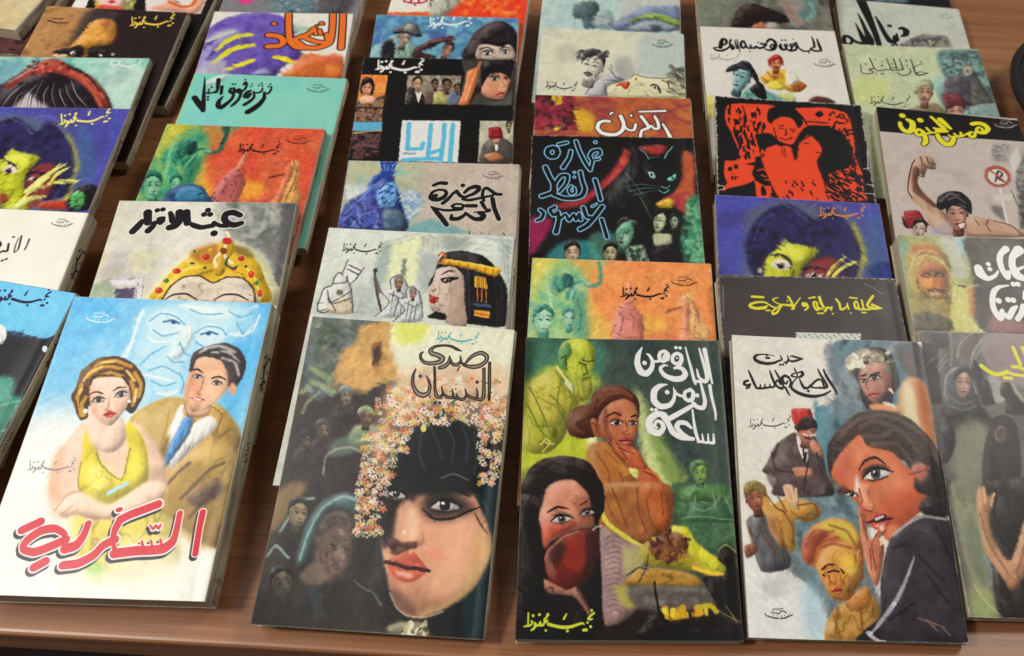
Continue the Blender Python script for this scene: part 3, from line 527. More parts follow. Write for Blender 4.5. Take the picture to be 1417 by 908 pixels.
@art('g2', 440, 'd88850', .36)
def _(a):
    dim = dict(bg=['d88450', 'dc9058', 'd88c54'], g='7cb094', gm=['5c9c80', '90b880', 'a8b470', '6cac94'], y='d0c058', o='d8a050', y2='dca850', r2='cc7054', gd='488c7c', gl='a8ccac', gk='2c5c64', k=1.0, pk='c47870', pk2='d89078', pkd='884c58', fy='e0b478', fd='9c5c4c', fr='d08060')
    red_green(a, B4, lambda x, y: (x, y), dim); a.brush(.55, 5, 12, tone=1.4); a.z(B4); a.sign(700, 335, 1020, 318, '2c1c1c', 1.2); a.logo(1120, 238, 84, '3c2420', .9); a.wear(.5)

@art('d4', 420, '7cbcac', .34)
def _(a):
    a.N(['74bcac', '80c0b0', '78b8ac'], None, 90, .8, 2); a.z(A4); a.N(['6cb4b8', '84c8c0'], '0,640 500,700 500,900 0,900', 60, .6, 4, soft=40); a.z(A4)
    a.P('300,600 380,540 500,520 420,580', 'd8e4dc', 8, .8); a.P('180,660 240,580 255,510 130,860 110,880', 'b8d890', 6, .8)
    pass
    f0 = a.fr; a.z(V6).L("255,80,10 250,200,24 240,320,34 235,440,44 230,580,46;100,380,60 160,470,62 225,560,50;270,320,18 305,305,20 320,250,14;310,320,22 355,312,24 400,300,24 425,280,18;360,225,26;300,370,28;302,412,28;462,110,44 452,220,38 440,300,18 410,312,18;515,215,34 500,325,32;650,245,30 632,285,34 665,312,38 705,275,34 690,240,28;700,290,28 670,390,34 600,460,44 500,530,58 455,500,54 470,430,42 525,370,22;675,180,22;715,180,22;775,310,32 745,290,34 765,255,30 805,290,30 770,400,32 700,475,38 655,510,26;845,185,28 868,150,28 890,190,26 860,255,26 805,300,28;865,112,22;935,285,38 890,305,40 855,365,42 900,380,38 940,330,38;950,215,20;970,180,20;990,290,18 1000,370,28 940,435,40 855,488,44;1000,305,18 1060,312,26 1105,290,24 1130,240,18;1070,200,22;1122,205,22;1110,168,22;1150,300,24 1150,390,42 1080,480,58 990,550,68 905,600,66;1150,310,18 1210,322,26 1248,275,24 1265,220,14;1213,215,22;1250,222,22;1245,180,22", ['241e20'], (0,), mul=1.25); a.fr = f0; 
    a.logo(1112, 622, 76, '344440', .9); a.wear(.5)

@art('d5', 420, 'dcd8cc', .34)
def _(a):
    a.z(A4); a.P('250,520 330,230 420,150 560,100 700,80 850,110 960,180 1080,200 940,240 980,340 1000,400 860,470 780,540 260,540', '6450a0', 6); a.N(['5c4898', '7460b0', '5844a0'], '300,330 430,150 600,100 850,110 940,240 980,340 840,470 620,530 380,520', 40, .8, 3, soft=10)
    a.P('240,540 300,360 360,240 480,200 560,210 500,260 380,330 340,440 330,540', '9c98c0', 10, .85); a.SS('330,420 420,330 520,280 620,255;300,340 400,270 480,225', 20, '5c4c90', soft=4)
    for q, c in (('400,350 470,290 560,250 640,245', 'c8c838'), ('380,440 440,390 520,340 660,310', 'd0cc2c'), ('450,490 540,460 660,420', 'd4cc30'), ('800,400 860,405 930,430', 'd8cc20'), ('330,290 420,250 520,215', 'b4b8b0')): a.S(q, [20, 34, 38, 26], c, soft=5)
    a.P('250,560 330,430 450,410 480,520 400,560', 'b8b8b4', 14, .7); a.P('930,170 1060,190 1100,240 960,240', 'a8c8a8', 8, .8); a.P('860,540 920,470 980,400 1060,370 1160,390 1220,370 1290,420 1280,560', 'c86c3c', 8); a.E(1210, 410, 80, 50, 'b84c48', 1, .8).E(1220, 490, 60, 40, 'e0a038', 1, .8).E(1020, 400, 40, 24, 'a04038', 1, .7)
    a.P('640,520 720,480 800,520', '9cb0c8', 8, .8); a.brush(.5, 10, 3); a.z(A4)
    T = '1285,80 1280,200 1270,335;1215,80 1210,200 1190,300 1100,335 1010,330;.8:1180,290 1170,240;.6:1130,240 1120,210;.6:1095,240 1090,215;905,85 905,200 915,290 960,330 1030,335;.9:1010,325 950,275 1040,240 1080,200;.9:1010,260 1090,290 1180,300;1.05:762,245 840,255 870,290 840,320 760,325;.7:800,165 806,168;.45:1125,168 1135,158 1145,170;.4:1100,180 1101,181'
    a.OUT(T, 32, ['1c1418', 'd87030'], [15, 0]); a.wear(.4)
@art('d6', 300, '7c7a7e')
def _(a):
    a.z(PX); a.P('372,-60 470,-60 455,16 385,16', '4c6470', 6); a.N(['3c5058', '7c98a0', '586870', 'a8b0b0'], '370,-60 450,-60 445,18 380,18', 20, .9, 4, soft=5); a.P('445,-50 500,-50 480,18 440,18', '605c60', 5); a.E(340, -2, 12, 9, 'd03c80', .3).E(340, -4, 6, 4, 'e888b0', .4); a.brush(.5, 8); a.wear(.4)

@art('e1', 640, '34302e', .33)
def _(a):
    a.z(Z3); a.N(['2c2826', '3c3834', '4a4038'], None, 60, .9, 3)
    a.P('340,20 740,40 720,160 560,200 480,400 300,420 280,200', '5c6468', 14); a.N(['3c4648', '788088', '505c50', '8c8c78'], '330,20 540,40 520,200 440,380 300,400', 34, .8, 4, soft=10)
    a.Q('550,80 600,60 750,45 760,330 640,370 560,400 430,340 470,190 540,170', 'c09458', 6); a.N(['b08450', 'd0a868', 'a88858'], '560,80 740,60 740,320 600,380 450,340', 40, .7, 6, soft=10); a.Q('615,160 665,150 655,265 620,280', '4c3428', 4)
    a.P('730,40 1330,80 1300,420 1100,300 900,280 760,330', 'dcdcc0', 12); a.P('740,40 900,50 860,150 740,160', 'ccd060', 16, .9); a.P('740,330 900,250 1290,280 1260,420 900,420 680,440', 'd8c098', 26, .7)
    a.N(['dcc4a0', 'e8d8c0', 'd8a888'], '760,280 1290,260 1280,420 700,420', 24, .5, 7, soft=18)
    a.SS('370,110 440,100 480,130;360,150 420,160 470,200;380,60 430,80', 22, '46503c', alpha=.8, soft=6); a.SS('280,400 330,350 430,400;330,280 400,330 410,360', 26, '98a878', alpha=.7, soft=8); a.SS('400,360 560,400 680,340', 20, '8c7850', alpha=.6, soft=5)
    a.P('240,560 320,480 420,420 560,440 640,520 660,640 600,900 200,900', '3c3434', 10); a.brush(.5, 11, 5, tone=1.4)
    # crowd of figures at the left, small and dark
    a.z(Z3)
    for x, y, w, h, sk, dk, cap in ((493, 420, 62, 80, '8c7868', '4c4440', '7c8484'), (590, 525, 70, 88, '7c5c48', '3c3028', '98a07c'), (380, 590, 70, 90, '6c5c4c', '3c3430', '54504c'), (300, 640, 60, 80, '54483e', '302c2a', '3c3a38')):
        a.P([(x-w*1.2, y+h*1.4), (x-w*.9, y+h*.5), (x, y+h*.3), (x+w*.9, y+h*.55), (x+w*1.2, y+h*1.6)], cap if x == 590 else '403a3c', 8, .8); a.face(x, y, w, h, 4, .3, sk, dk, cap, 'a89078', dk, sex='m', line='241c1a', beard='4a4440')
        a.P([(x-w*.6, y-h*.2), (x-w*.5, y-h*.55), (x, y-h*.72), (x+w*.5, y-h*.5), (x+w*.6, y-h*.15), (x, y-h*.35)], cap, 3)
    a.P('430,640 560,590 620,600 560,680 420,720', '6c8470', 10, .7); a.SS('380,800 390,720 440,680 520,670 580,700', 12, 'a0988c', alpha=.7, soft=4); a.SS('280,500 300,450 360,400;540,640 600,620 660,600', 16, '90a878', alpha=.6, soft=5)
    a.z(Z4)
    a.P('130,140 220,60 300,80 160,280 120,300', '9c8058', 12, .7); a.P('250,420 300,260 380,150 480,110 560,140 560,200 540,300 520,220 440,180 380,220 330,320 290,440 250,470', '5c7878', 8, .9); a.SS('265,440 300,320 370,190 470,130 550,150;170,300 200,250 260,150 330,140;110,420 150,370 210,430', 14, '98b4b0', alpha=.7, soft=5)
    a.face(255, 215, 100, 130, 8, .5, '8c7c60', '4c4436', '343230', 'b0a078', '5c4438', sex='m', line='2c2420'); a.face(430, 390, 190, 300, 12, .6, '6c5a50', '342c2c', '4c4844', '9c8474', '7c4c48', sex='m', line='241c1e'); a.N(['3c3430', '8c7468', '5c4c48', 'a08c80'], '360,260 500,240 520,400 440,540 340,520 330,400', 22, .55, 8, soft=14)
    a.P('260,520 340,440 400,520 360,560 300,560', '807060', 8, .7); a.face(180, 560, 110, 150, -8, .3, '5c5448', '34302c', '2c2a28', '8c8068', '4c3c34', sex='m', line='201c1a'); a.P('320,570 380,600 370,660 400,720 330,720', '50787c', 12, .5); a.SS('530,540 580,580 620,600 660,660', 10, '8098a0', alpha=.5, soft=4)
    a.N(['2c2a2a', '34302e', '3c3634'], '30,600 300,560 560,640 760,760 740,800 40,750', 40, .5, 9, soft=20)
    # the large face
    a.P('660,0 760,-160 900,-240 1100,-200 1240,-60 1240,100 1225,420 1200,840 900,850 760,720 690,640 640,420 640,150', '1c2224', 6); a.P('1100,60 1235,0 1215,300 1180,560 1150,820 1050,820', '28424a', 18, .7)
    a.SS('700,-100 800,-200 950,-220 1100,-160;760,-60 860,-120 1000,-120 1120,-60;720,0 850,-60 1000,-50;1120,80 1180,200;900,-200 1000,-150 1100,-60 1140,40;860,-140 940,-60 1060,-10', 12, '4c585a', alpha=.6, soft=6)
    a.P('680,60 760,20 860,40 1000,50 1090,90 1140,180 1195,330 1185,430 1110,580 960,680 860,720 780,715 720,640 690,520 660,380 650,250 660,120', 'd09878', 4)
    a.P('660,0 780,20 880,50 1000,60 1090,90 1100,130 980,70 860,90 800,200 760,250 740,330 700,370 660,380 645,250', '3c3434', 12, .9); a.P('650,80 740,90 770,180 730,260 700,330 660,330', '2a2426', 14, .9)
    a.P('980,220 1100,200 1180,300 1170,440 1080,560 960,640 900,500 920,360', 'd8a484', 26, .8); a.P('1120,300 1190,330 1180,440 1090,590 960,680 860,718 830,700 940,660 1050,580', 'c0a070', 14, .8); a.E(930, 410, 70, 50, 'dc7c60', 1, .75).E(1130, 400, 40, 70, 'e0946c', 1, .6)
    a.P('700,560 760,600 800,640 830,710 760,700 710,640', '6c5048', 14, .75); a.P('740,330 800,380 740,420 700,400', '5c3c34', 8, .8); a.P('700,420 690,520 700,580 740,560 730,470', 'b07860', 8, .7)
    a.P('745,160 800,150 850,220 840,330 820,380 740,360 720,320', 'd4a080', 10, .9); a.P('800,180 840,240 830,330 790,340', 'e4bc9c', 10, .8); a.E(772, 302, 16, 14, 'f4e4d4', .8)
    a.P('690,345 720,330 760,350 800,350 845,350 830,380 790,386 740,372 720,400 700,380', '4c2c2c', 5, .85); a.P('830,330 860,300 870,345 840,375', 'c88c70', 6, .8)
    a.P('855,160 900,100 980,90 1060,130 1120,190 1080,215 1020,235 930,245 870,215', '2c2426', 22, .85); a.P('650,80 720,55 775,110 755,175 700,165 650,160', '241e20', 14, .8)
    a.SS('830,110 900,80 1000,90 1090,130', 16, '2c2424', taper=.5); a.SS('860,190 920,240 1010,235 1090,200 1150,180', 13, '181416', taper=.6)
    a.eye(968, 175, 72, 4, '241c1c', '141012', 'c0b4b0', 0); a.eye(715, 120, 60, 16, '241c1c', '141012', 'b0a4a0', -.1); a.E(940, 162, 12, 14, 'ece8e4', .6, .9).E(712, 116, 9, 9, 'e8e4e0', .6)
    a.lips(785, 470, 215, 150, 12, 'b85844', '3c1a1c', 'cc6a50'); a.SS('730,495 800,510', 9, 'c8a8a0', alpha=.8, soft=2)
    a.SS('1110,200 1140,260 1185,320', 10, '2c2826', alpha=.7, taper=.8, soft=2); a.P('680,770 760,740 860,740 900,800 860,820 720,800', '9c9478', 6, .85); a.D((760, 740, 880, 810), 26, 16, ['d8d4b4', '4c4840', 'b0a888'])
    a.SS('700,600 740,680 800,712 880,718 960,690', 8, 'd8c0a8', alpha=.6, soft=4); a.brush(.2, 5, 12)
    a.z(Z3); a.SS('860,560 960,545 1060,570 1140,610', 16, '2c4c44', alpha=.6, soft=6)
    a.z(Z4).SS('760,-60 780,10 770,60;820,-60 850,10 860,50;880,-60 900,0 905,55;940,-60 960,0 950,60;1000,-60 1020,10 1030,60;1060,-40 1090,30 1110,90;1110,-40 1140,60 1150,150;700,-20 720,40 700,80', 30, '1e2224', alpha=.9, taper=.8, soft=4)
    a.z(Z3)                                # blossoms
    pal = ['ecd8c8', 'f0e8d8', 'dc8c68', 'e4b094', 'd87850', 'e8c8a0', 'd8c468', 'f4ece4', 'c8a84c', 'd89c88', 'b4b478', 'f4ece4', 'ece0c8']
    a.P('700,400 900,310 1290,290 1270,600 1200,620 1130,560 900,490 800,540 720,700 640,800 600,760 620,600', 'd0b090', 30, .5)
    a.P('790,640 840,570 960,530 1100,560 1160,640 1170,880 1000,900 740,900 700,800', '1e2224', 12, .95); a.SS('900,560 940,640 960,720;980,560 1020,640 1010,740;1060,570 1090,640 1080,740;860,600 850,700 880,780;1120,600 1130,700 1120,800', 10, '4c5658', alpha=.5, soft=6); a.SS('960,820 1020,800 1090,830', 10, '8c8880', alpha=.5, soft=4)
    zones = [((760, 320, 1290, 430), 70), ((700, 380, 860, 560), 90), ((820, 430, 1290, 560), 190), ((640, 430, 820, 700), 120), ((570, 600, 740, 850), 110), ((1150, 540, 1255, 850), 90), ((548, 840, 680, 1100), 100)]
    for (x0, y0, x1, y1), n in zones:
        for i in range(n):
            x, y = a.rng.uniform(x0, x1), a.rng.uniform(y0, y1); x += (y-y0)/(y1-y0)*-14
            if a.rng.random() < .35: a.E(x+6, y+8, 17, 14, ['2c3830', '4c4434', '6c4c38'][a.rng.integers(3)], 1, .55)
            c = pal[a.rng.integers(len(pal))]; r = a.rng.uniform(9, 21)
            for t in range(5): an = t*1.257+a.rng.uniform(0, .5); q = r*a.rng.uniform(.5, .8); a.E(x+math.cos(an)*q, y+math.sin(an)*q*.9, r*.5, r*.38, c, .6, .85, math.degrees(an))
            if i % 2: a.E(x, y, r*.3, r*.28, ['c06038', 'd8b040', '5c6440'][i % 3], .3, .9)
    a.z(PX)
    a.eye(549, 684, 13, 14, '241c1c', '141012', 'c0b4b0', -.1); 
    a.D((596, 555, 650, 580), 8, 3, ['3c6450', '284c44']); a.E(586, 593, 5, 6, 'c8c070', .3)
    a.z(Z3); a.sign(930, 140, 1145, 148, '5c9ca4', 1.1)
    pass
    f0 = a.fr; a.z(V5).L("690,360,20 740,300,34 800,255,40 880,235,44 938,275,44 925,335,40 850,385,46 770,395,44 690,380,30 640,340,22;635,270,12 640,330,26 600,370,38 545,362,32 520,300,18;515,275,16 500,350,38 450,390,44 400,405,36;630,390,14 600,445,12;650,215,10 600,195,30 530,160,28 440,150,24 350,162,30 295,200,42 310,240,50 375,260,52 430,295,54 410,335,50 320,355,44 230,345,36 185,300,30 182,250,26 208,225,18;970,350,30 968,560,34 965,770,26;905,420,34 905,600,34 900,730,38 870,770,36 800,755,32 740,735,34 700,695,20;820,640,12 832,700,20 825,740,26;828,568,34;690,650,12 705,725,24 670,765,34 615,758,30 590,700,14;610,757,32 560,740,28 545,650,12;560,747,30 490,742,34 440,700,26 422,620,12;340,400,26 345,520,28 345,640,30 365,725,38 410,742,30 432,700,24;350,805,32;400,805,32;125,420,16 95,500,30 95,600,34 140,690,48 210,720,54 270,690,42 290,610,32 268,540,22 245,495,10;178,500,34;285,732,14", ['2a2422','8c8478'], (0,-30), mul=1.15); a.fr = f0; a.wear(.5)

@art('e2', 460, 'c4c8bc', .34)
def _(a):
    a.z(B1); a.N(['b4bab0', 'ccd0c4', 'c0c6bc', 'd0d4c4'], None, 70, .9, 3)
    a.P('160,110 740,150 560,230 500,420 100,420', 'd0d4c8', 20, .8); a.Q('560,220 740,150 760,300 700,480 620,480 620,420 500,470', 'd8dcb0', 4); a.Q('490,220 560,215 520,470 440,520 420,440', '94a49c', 8, .8); a.Q('622,310 648,304 640,420 610,420', '788478', 3)
    a.Q('740,160 870,165 870,260 720,280', 'bcc0b0', 4); a.SS('760,170 752,260;790,170 785,265;820,170 818,265;850,172 848,262', 6, '888c80', alpha=.7, smooth=False); a.P('730,280 860,300 860,480 780,520 720,470', '9ca4a0', 14, .8)
    a.Q('1050,190 1210,180 1200,300 1060,260', 'd4dad0', 5); a.SS('1035,180 1120,170 1220,190;1050,210 1200,230;1060,240 1190,262', 8, '8c9892', alpha=.7); a.Q('1230,180 1320,180 1300,560 1250,400', 'b0b8b0', 6); a.SS('1260,190 1270,400;1290,190 1290,500', 7, '7c8680', alpha=.6); a.P('880,170 1040,180 1030,240 890,260', '8c948c', 12, .8); a.SS('500,215 640,170 740,150;520,235 700,180', 7, '8c9488', alpha=.7)
    a.P('100,560 200,400 330,480 420,460 460,680 80,660', 'a4aca8', 24, .7); a.brush(.5, 9, 4)
    # horse with plume and two robed men
    a.z(B1); a.P('90,600 130,500 190,470 200,420 230,400 260,440 290,500 310,650 160,660 110,650 80,630', 'd4d4cc', 3); a.P('160,600 280,540 310,650 170,655', 'd0bfa0', 6, .9); a.Q('280,320 380,370 350,430 285,470 245,400', 'dadad4', 2)
    a.SS('90,600 130,500 180,480 195,430 225,400 250,410;280,320 245,400;380,370 330,440 290,480;270,430 300,500 312,650;90,600 90,640 130,655 160,640;190,470 270,460 275,420;150,510 170,590 290,520;160,560 200,640;180,600 300,560;285,350 360,385;275,375 345,410', 8, '3c4244', alpha=.85); a.E(228, 525, 26, 22, '6c6454', .3); a.E(122, 620, 30, 26, 'dcdcd4', .4); a.SS('90,595 130,590;110,640 140,630', 5, '3c3c3c')
    for x, y, k in ((600, 440, 1.0), (690, 510, .85)):
        a.P([(x-50*k, y+60*k), (x-40*k, y-20*k), (x, y-30*k), (x+55*k, y+30*k), (x+75*k, y+120*k), (x+60*k, y+230*k), (x-150*k, y+240*k), (x-60*k, y+150*k), (x-110*k, y+80*k)], 'c8ccca', 4); a.face(x, y+25*k, 56*k, 76*k, 0, -.3, '9c7c68', '5c4c44', '8c8c8c', 'b8a08c', '5c3c34', sex='m', line='2c2424')
        a.SS(';'.join(' '.join('%.1f,%.1f' % (x+p*k, y+q*k) for p, q in L) for L in ([(-45, 60), (-50, 0), (0, -28), (45, 10), (65, 80), (75, 200)], [(-110, 80), (-60, 150), (-150, 235)], [(-30, 80), (-50, 200)], [(30, 90), (10, 220)], [(-60, 90), (20, 120), (60, 90)], [(0, 120), (-30, 230)])), 7*k, '4c5254', alpha=.85)
    a.SS('450,385 455,470 470,560 490,640', 14, '54484c'); a.E(452, 385, 16, 16, '3c3438', .3); a.SS('455,440 480,520', 22, '6c544c', alpha=.8); a.SS('340,640 360,590 370,620;330,650 400,655', 12, 'a4a498')
    # profile with headband
    a.P('850,330 900,270 1000,258 1130,290 1210,360 1280,480 1290,620 1270,740 1020,720 900,700 780,680 830,640 800,560 790,470 830,400', '1c1a1e', 4)
    a.P('850,370 950,360 1010,420 1015,560 1030,740 900,720 905,670 870,650 810,640 795,605 800,570 815,560 790,520 788,495 815,460 830,410', 'c4b0a0', 2)
    a.P('930,480 1010,440 1015,600 1025,720 960,720 940,640 900,660', 'a89080', 12, .7); a.E(900, 560, 50, 40, 'd0bcac', 1, .8); a.P('900,670 940,640 1000,600 1020,720 905,715', 'a08878', 6, .5)
    a.P('792,560 815,545 858,560 830,572 855,578 820,592 800,585', 'a83430', 2); a.SS('800,572 850,568', 4, '541c1c'); a.SS('870,410 920,385 950,395', 10, '241c20', taper=.5); a.P('865,440 900,425 985,430 930,455 890,465', '241c20', 2); a.P('880,445 905,437 925,445 905,455', 'c0b0a4'); a.E(908, 446, 8, 8, '1c1414'); a.SS('812,508 830,512 838,500', 5, '6c4c44')
    a.SS('1040,320 1045,500 1050,700;1200,420 1220,560 1220,720;1240,460 1260,600;1100,330 1180,380 1230,470;890,290 960,275 1050,285', 7, '4a484e', alpha=.6, soft=3)
    a.P('880,310 1000,325 1120,345 1245,375 1215,425 1100,390 980,360 880,345', 'd8a82c', 1); a.SS('885,315 1000,328 1120,350 1240,378', 5, 'f0d468'); a.SS('900,345 1000,358 1110,385 1210,420', 5, '7c5018'); a.SS('920,322 930,345;980,330 985,352;1040,340 1040,362;1100,350 1095,376;1150,362 1145,392;1200,374 1190,408', 5, '8c6018'); a.SS('850,290 880,270 895,300 870,340 850,330;880,290 900,285', 12, 'b86830')
    a.SS('1085,420 1150,430 1180,560 1170,650 1090,640 1080,540', 5, '1c1a1e'); a.Q('1080,420 1150,428 1165,500 1078,490', 'c8a838', 2); a.SS('1100,420 1098,520 1100,580;1125,425 1125,520 1125,580;1148,428 1155,520 1155,590', 8, 'b86c38'); a.SS('1085,600 1175,610', 22, '44506c'); a.Q('1078,632 1180,645 1172,690 1078,672', 'd09838', 2); a.SS('1085,655 1170,668', 8, 'b44830'); a.SS('1110,430 1108,500;1136,430 1136,500', 3, '1c1a1e')
    a.brush(.2, 4, 6); a.z(B1); a.sign(240, 262, 500, 258, '2c2c30', 1.0); a.wear(.5)

@art('e3', 440, 'b0a498', .36)
def _(a):
    a.N(['a89c90', 'b8ac9e', 'b0a496'], None, 80, .8, 3); a.z(A8)
    a.P('100,350 560,360 520,480 600,560 560,720 480,800 100,800 60,700', '98a890', 24, .8); a.N(['88a488', 'a8a888', 'b8b090', '90b0a0'], '110,350 620,360 560,520 300,480 100,520', 36, .7, 4, soft=20); a.N(['dcdcd4', 'c0c8c8', '9cb4bc'], '90,500 200,500 280,600 200,640 90,600', 20, .9, 5, soft=10); a.N(['e0e0d8', '6c8cb4', 'c8d0cc', '4c6ca0'], '440,560 540,540 600,600 560,700 480,760 440,660', 20, .85, 6, soft=10)
    a.P('480,790 640,730 760,760 900,830 560,840', '64989c', 12, .8); a.P('50,800 60,680 120,600 230,540 260,460 330,420 400,440 420,520 460,640 500,780 420,830', '34488c', 5); a.N(['24347c', '4c64b0', '5c5ca0', '2c2c60', '6c84c4'], '60,790 80,660 220,560 300,540 340,640 420,780', 22, .85, 7, soft=6)
    a.SS('330,355 335,420 300,470 250,500;405,360 385,430 340,450;368,360 362,420', 30, '2c4890'); a.SS('340,360 345,410;400,370 390,420;372,370 366,410', 8, '7c9cd0', alpha=.8); a.P('290,560 330,500 400,490 440,540 420,620 380,660 320,650 290,610', '6c9ccc', 3); a.SS('310,530 350,500 400,520;310,560 350,545 400,565;330,590 350,600;340,625 365,622 380,628;420,540 440,580;380,560 410,560', 8, '1c2c64'); a.E(350, 525, 26, 18, 'a4c8e0', .8, .8); a.E(395, 640, 30, 20, '8cb0d0', .8, .6)
    a.P('330,680 400,665 470,690 480,780 420,820 340,800', '4c6478', 5); a.SS('80,700 160,620 240,590;120,780 200,700 280,680;250,460 240,540 180,600;60,740 130,700;300,700 280,800;200,620 220,700;160,640 180,760', 12, '8ca4dc', alpha=.55, soft=5)
    a.N(['b0a89c', '8c948c', 'c4c4b8'], '720,830 1230,830 1210,910 720,910', 30, .7, 8, soft=12); a.P('880,910 900,860 1000,840 1100,850 1120,910', 'd0d4c8', 6, .8); a.brush(.5, 7, 5)
    a.z(A8); pass
    f0 = a.fr; a.z(V8).L("130,150,44 230,108,50 350,112,56;60,360,44 110,270,40 220,228,34 330,240,40 358,290,46 310,360,56 220,400,60 120,405,50 60,380,36;90,370,60 170,330,54;540,250,46 470,300,40 380,400,46 290,470,48;540,250,46 600,330,48 680,360,44 780,325,34;680,280,40 760,205,48 870,170,60 940,180,50 920,240,56 830,305,46 740,335,38;650,148,56;640,400,30 760,412,44 900,388,40 1060,352,36 1180,330,36;1330,310,44 1230,300,48 1150,240,46 1070,195,44 1015,230,40 1000,330,42 1025,420,38;1180,390,58 1210,550,56 1290,750,56;985,450,50 1030,530,48 1075,585,36 1130,575,26 1140,605,22 1080,622,24 960,622,28 850,628,18;710,512,50 880,515,54;950,640,56 1020,685,66 980,745,70 860,748,56 760,690,46 700,640,36;700,650,36 650,700,48 560,745,58 450,745,58 450,680,36;620,485,32 520,482,34 455,520,36 520,555,38 640,550,38 655,505,34 610,482,28;640,580,28 500,590,38 300,590,38 90,532,22;90,530,28 180,620,58 280,740,64 360,850,60", ['d8d0c4','1c1618'], (22,0), mul=1.4); a.fr = f0; a.logo(1065, 445, 66, '3c3838', .85); a.SS('905,815 906,835;1130,825 1140,840;985,825 984,828;1040,828 1038,832', 6, '2c2828'); a.wear(.5)

@art('e4', 440, '1e1a1c', .36)
def _(a):
    a.N(['1a1618', '241e20'], None, 60, .7, 2); a.z(A7)
    a.Q('195,520 385,525 340,850 150,850', 'c88040', 0); a.N(['c88838', 'd8703c', 'dca450', 'b85c3c'], '195,520 385,525 370,640 180,640', 26, .8, 3); a.Q('150,850 340,850 335,910 140,910', '4c94b4')
    a.face(240, 615, 76, 110, 6, .1, 'd09478', '7c4838', '241818', 'e8b898', 'b03c34'); a.P('180,700 300,680 380,660 370,720 340,800 300,840 170,840 170,760', '4c3830', 3); a.N(['2c2020', 'b08864', '5c4438', 'd8b088'], '180,720 360,690 340,840 165,845', 16, .85, 5); a.P('185,680 240,665 300,685 290,720 200,720', 'd8a888', 2)
    a.z(A8); a.Q('150,-10 335,-10 325,90 140,90', '3c2c2c'); a.N(['3c2828', 'a88468', '5c4040', 'c8a070'], '150,0 330,0 325,85 140,88', 16, .85, 5); a.Q('140,90 328,88 325,150 132,150', '5c9cb8', 1); a.SS('140,165 230,155 320,150', 12, 'c0a84c', soft=3); a.N(['3c2828', '6c4c4c', '241c20', '8c6464'], '132,170 230,155 325,150 300,335 120,335', 22, .95, 7); a.SS('140,190 220,230 300,180;130,260 200,240 300,260', 10, '8c6c68', alpha=.5, soft=4)
    a.z(A7); a.Q('525,525 900,528 880,730 505,725', '8c8478'); a.N(['3c3834', 'b0a48c', '706860', 'c0b894'], '525,525 895,528 878,728 507,723', 24, .8, 6); a.face(590, 590, 70, 100, 6, .5, 'b89478', '5c4438', '2c2828', 'dcb894', '6c3c30', sex='m'); a.P('515,720 530,640 560,610 600,650 630,650 650,725', '34302e', 2); a.Q('575,630 600,650 625,640 600,722', 'd8d4c8', 1)
    for x, y, w in ((715, 590, 50), (795, 600, 66), (870, 620, 46)): a.face(x, y, w, w*1.3, 0, -.2, '7c5c48', '3c302c', '1c1818', 'a88468', '5c3430', sex='m')
    a.P('700,722 710,650 760,640 800,680 830,722', 'b0ac64', 3, .9); a.P('800,722 820,650 870,655 880,722', '5c6c8c', 3, .8); a.P('640,722 650,640 700,640 700,722', '5c4440', 3, .8)
    a.P('900,420 1270,420 1250,735 880,728 900,620 920,520', '4a4440', 0, smooth=False); a.P('880,728 910,640 930,560 940,500 1000,470 1030,420 1040,470 1010,560 980,650 950,728', 'c87848', 3); a.SS('930,700 960,600 1000,500', 12, 'e8a878', alpha=.7, soft=5)
    a.P('950,728 1000,600 1040,440 1100,418 1265,418 1245,540 1240,620 1180,700 1100,690 1020,640', '2c2426', 3); a.P('1040,650 1050,570 1100,520 1180,510 1230,540 1238,580 1215,640 1190,690 1110,690', 'c08468', 3); a.P('1180,560 1238,550 1232,600 1200,660 1160,640', 'd49c7c', 6, .8); a.SS('1090,535 1130,520 1165,530', 8, '241818'); a.eye(1128, 548, 34, 2, '2c2420', white='c8c0b8'); a.SS('1195,540 1220,535', 7, '241818'); a.eye(1212, 552, 17, 0, white='c8c0b8'); a.lips(1170, 655, 62, 38, -14, 'a8443c', '501c1c', 'd07060'); a.SS('1185,560 1198,600 1180,612', 5, '8c5444'); a.P('1050,728 1180,700 1240,640 1245,728', '5c5c58', 10, .8); a.P('1040,440 1140,420 1245,430 1240,520 1180,480 1100,500 1040,600', '241e20', 3)
    a.z(A8); a.Q('460,78 848,82 828,356 435,348', 'd8d8d4', 0); T = '.9:505,100 500,180 495,270 590,265 598,230;.9:650,105 642,190 635,270 630,330;.9:740,105 735,190 725,270 630,300;.9:795,105 788,200 775,350;.9:725,270 712,352;1.0:470,340 560,335 710,330'
    for w_, c in ((30, '5cacc8'),):
        for t in T.split(';'): f_, q = t.split(':'); a.S(q, w_*float(f_), c, smooth=False)
    a.SS('470,297 545,297', 16, '7c94a4', alpha=.9, smooth=False)
    a.Q('975,80 1200,85 1195,370 960,355', 'a8a48c'); a.N(['8c8c74', 'c8c4a8', '98a08c'], '975,80 1198,85 1192,365 962,352', 30, .7, 8); a.P('975,355 990,250 1040,200 1120,190 1190,240 1190,360', '5c5450', 4); a.face(1080, 195, 70, 90, 4, .2, 'b88468', '6c4838', 'c8c4c0', 'd8a888', '6c3430', sex='m', beard='d0ccc8'); a.P('1030,135 1050,122 1110,125 1125,190 1080,200 1035,200', '8c2430', 2); a.P('1000,310 1080,290 1130,330 1050,350', 'b87858', 3); a.Q('1070,240 1095,240 1090,280 1075,280', 'e0dcd4', 1); a.face(1165, 120, 40, 60, 0, -.3, '8c7c60', '4c4438', '2c2c28', 'a89c7c', '4c3430', sex='m')
    a.brush(.2, 4, 9); a.z(A7).sign(300, 485, 640, 475, 'e4e0dc', 1.5); a.wear(.8, 'a8a09c')

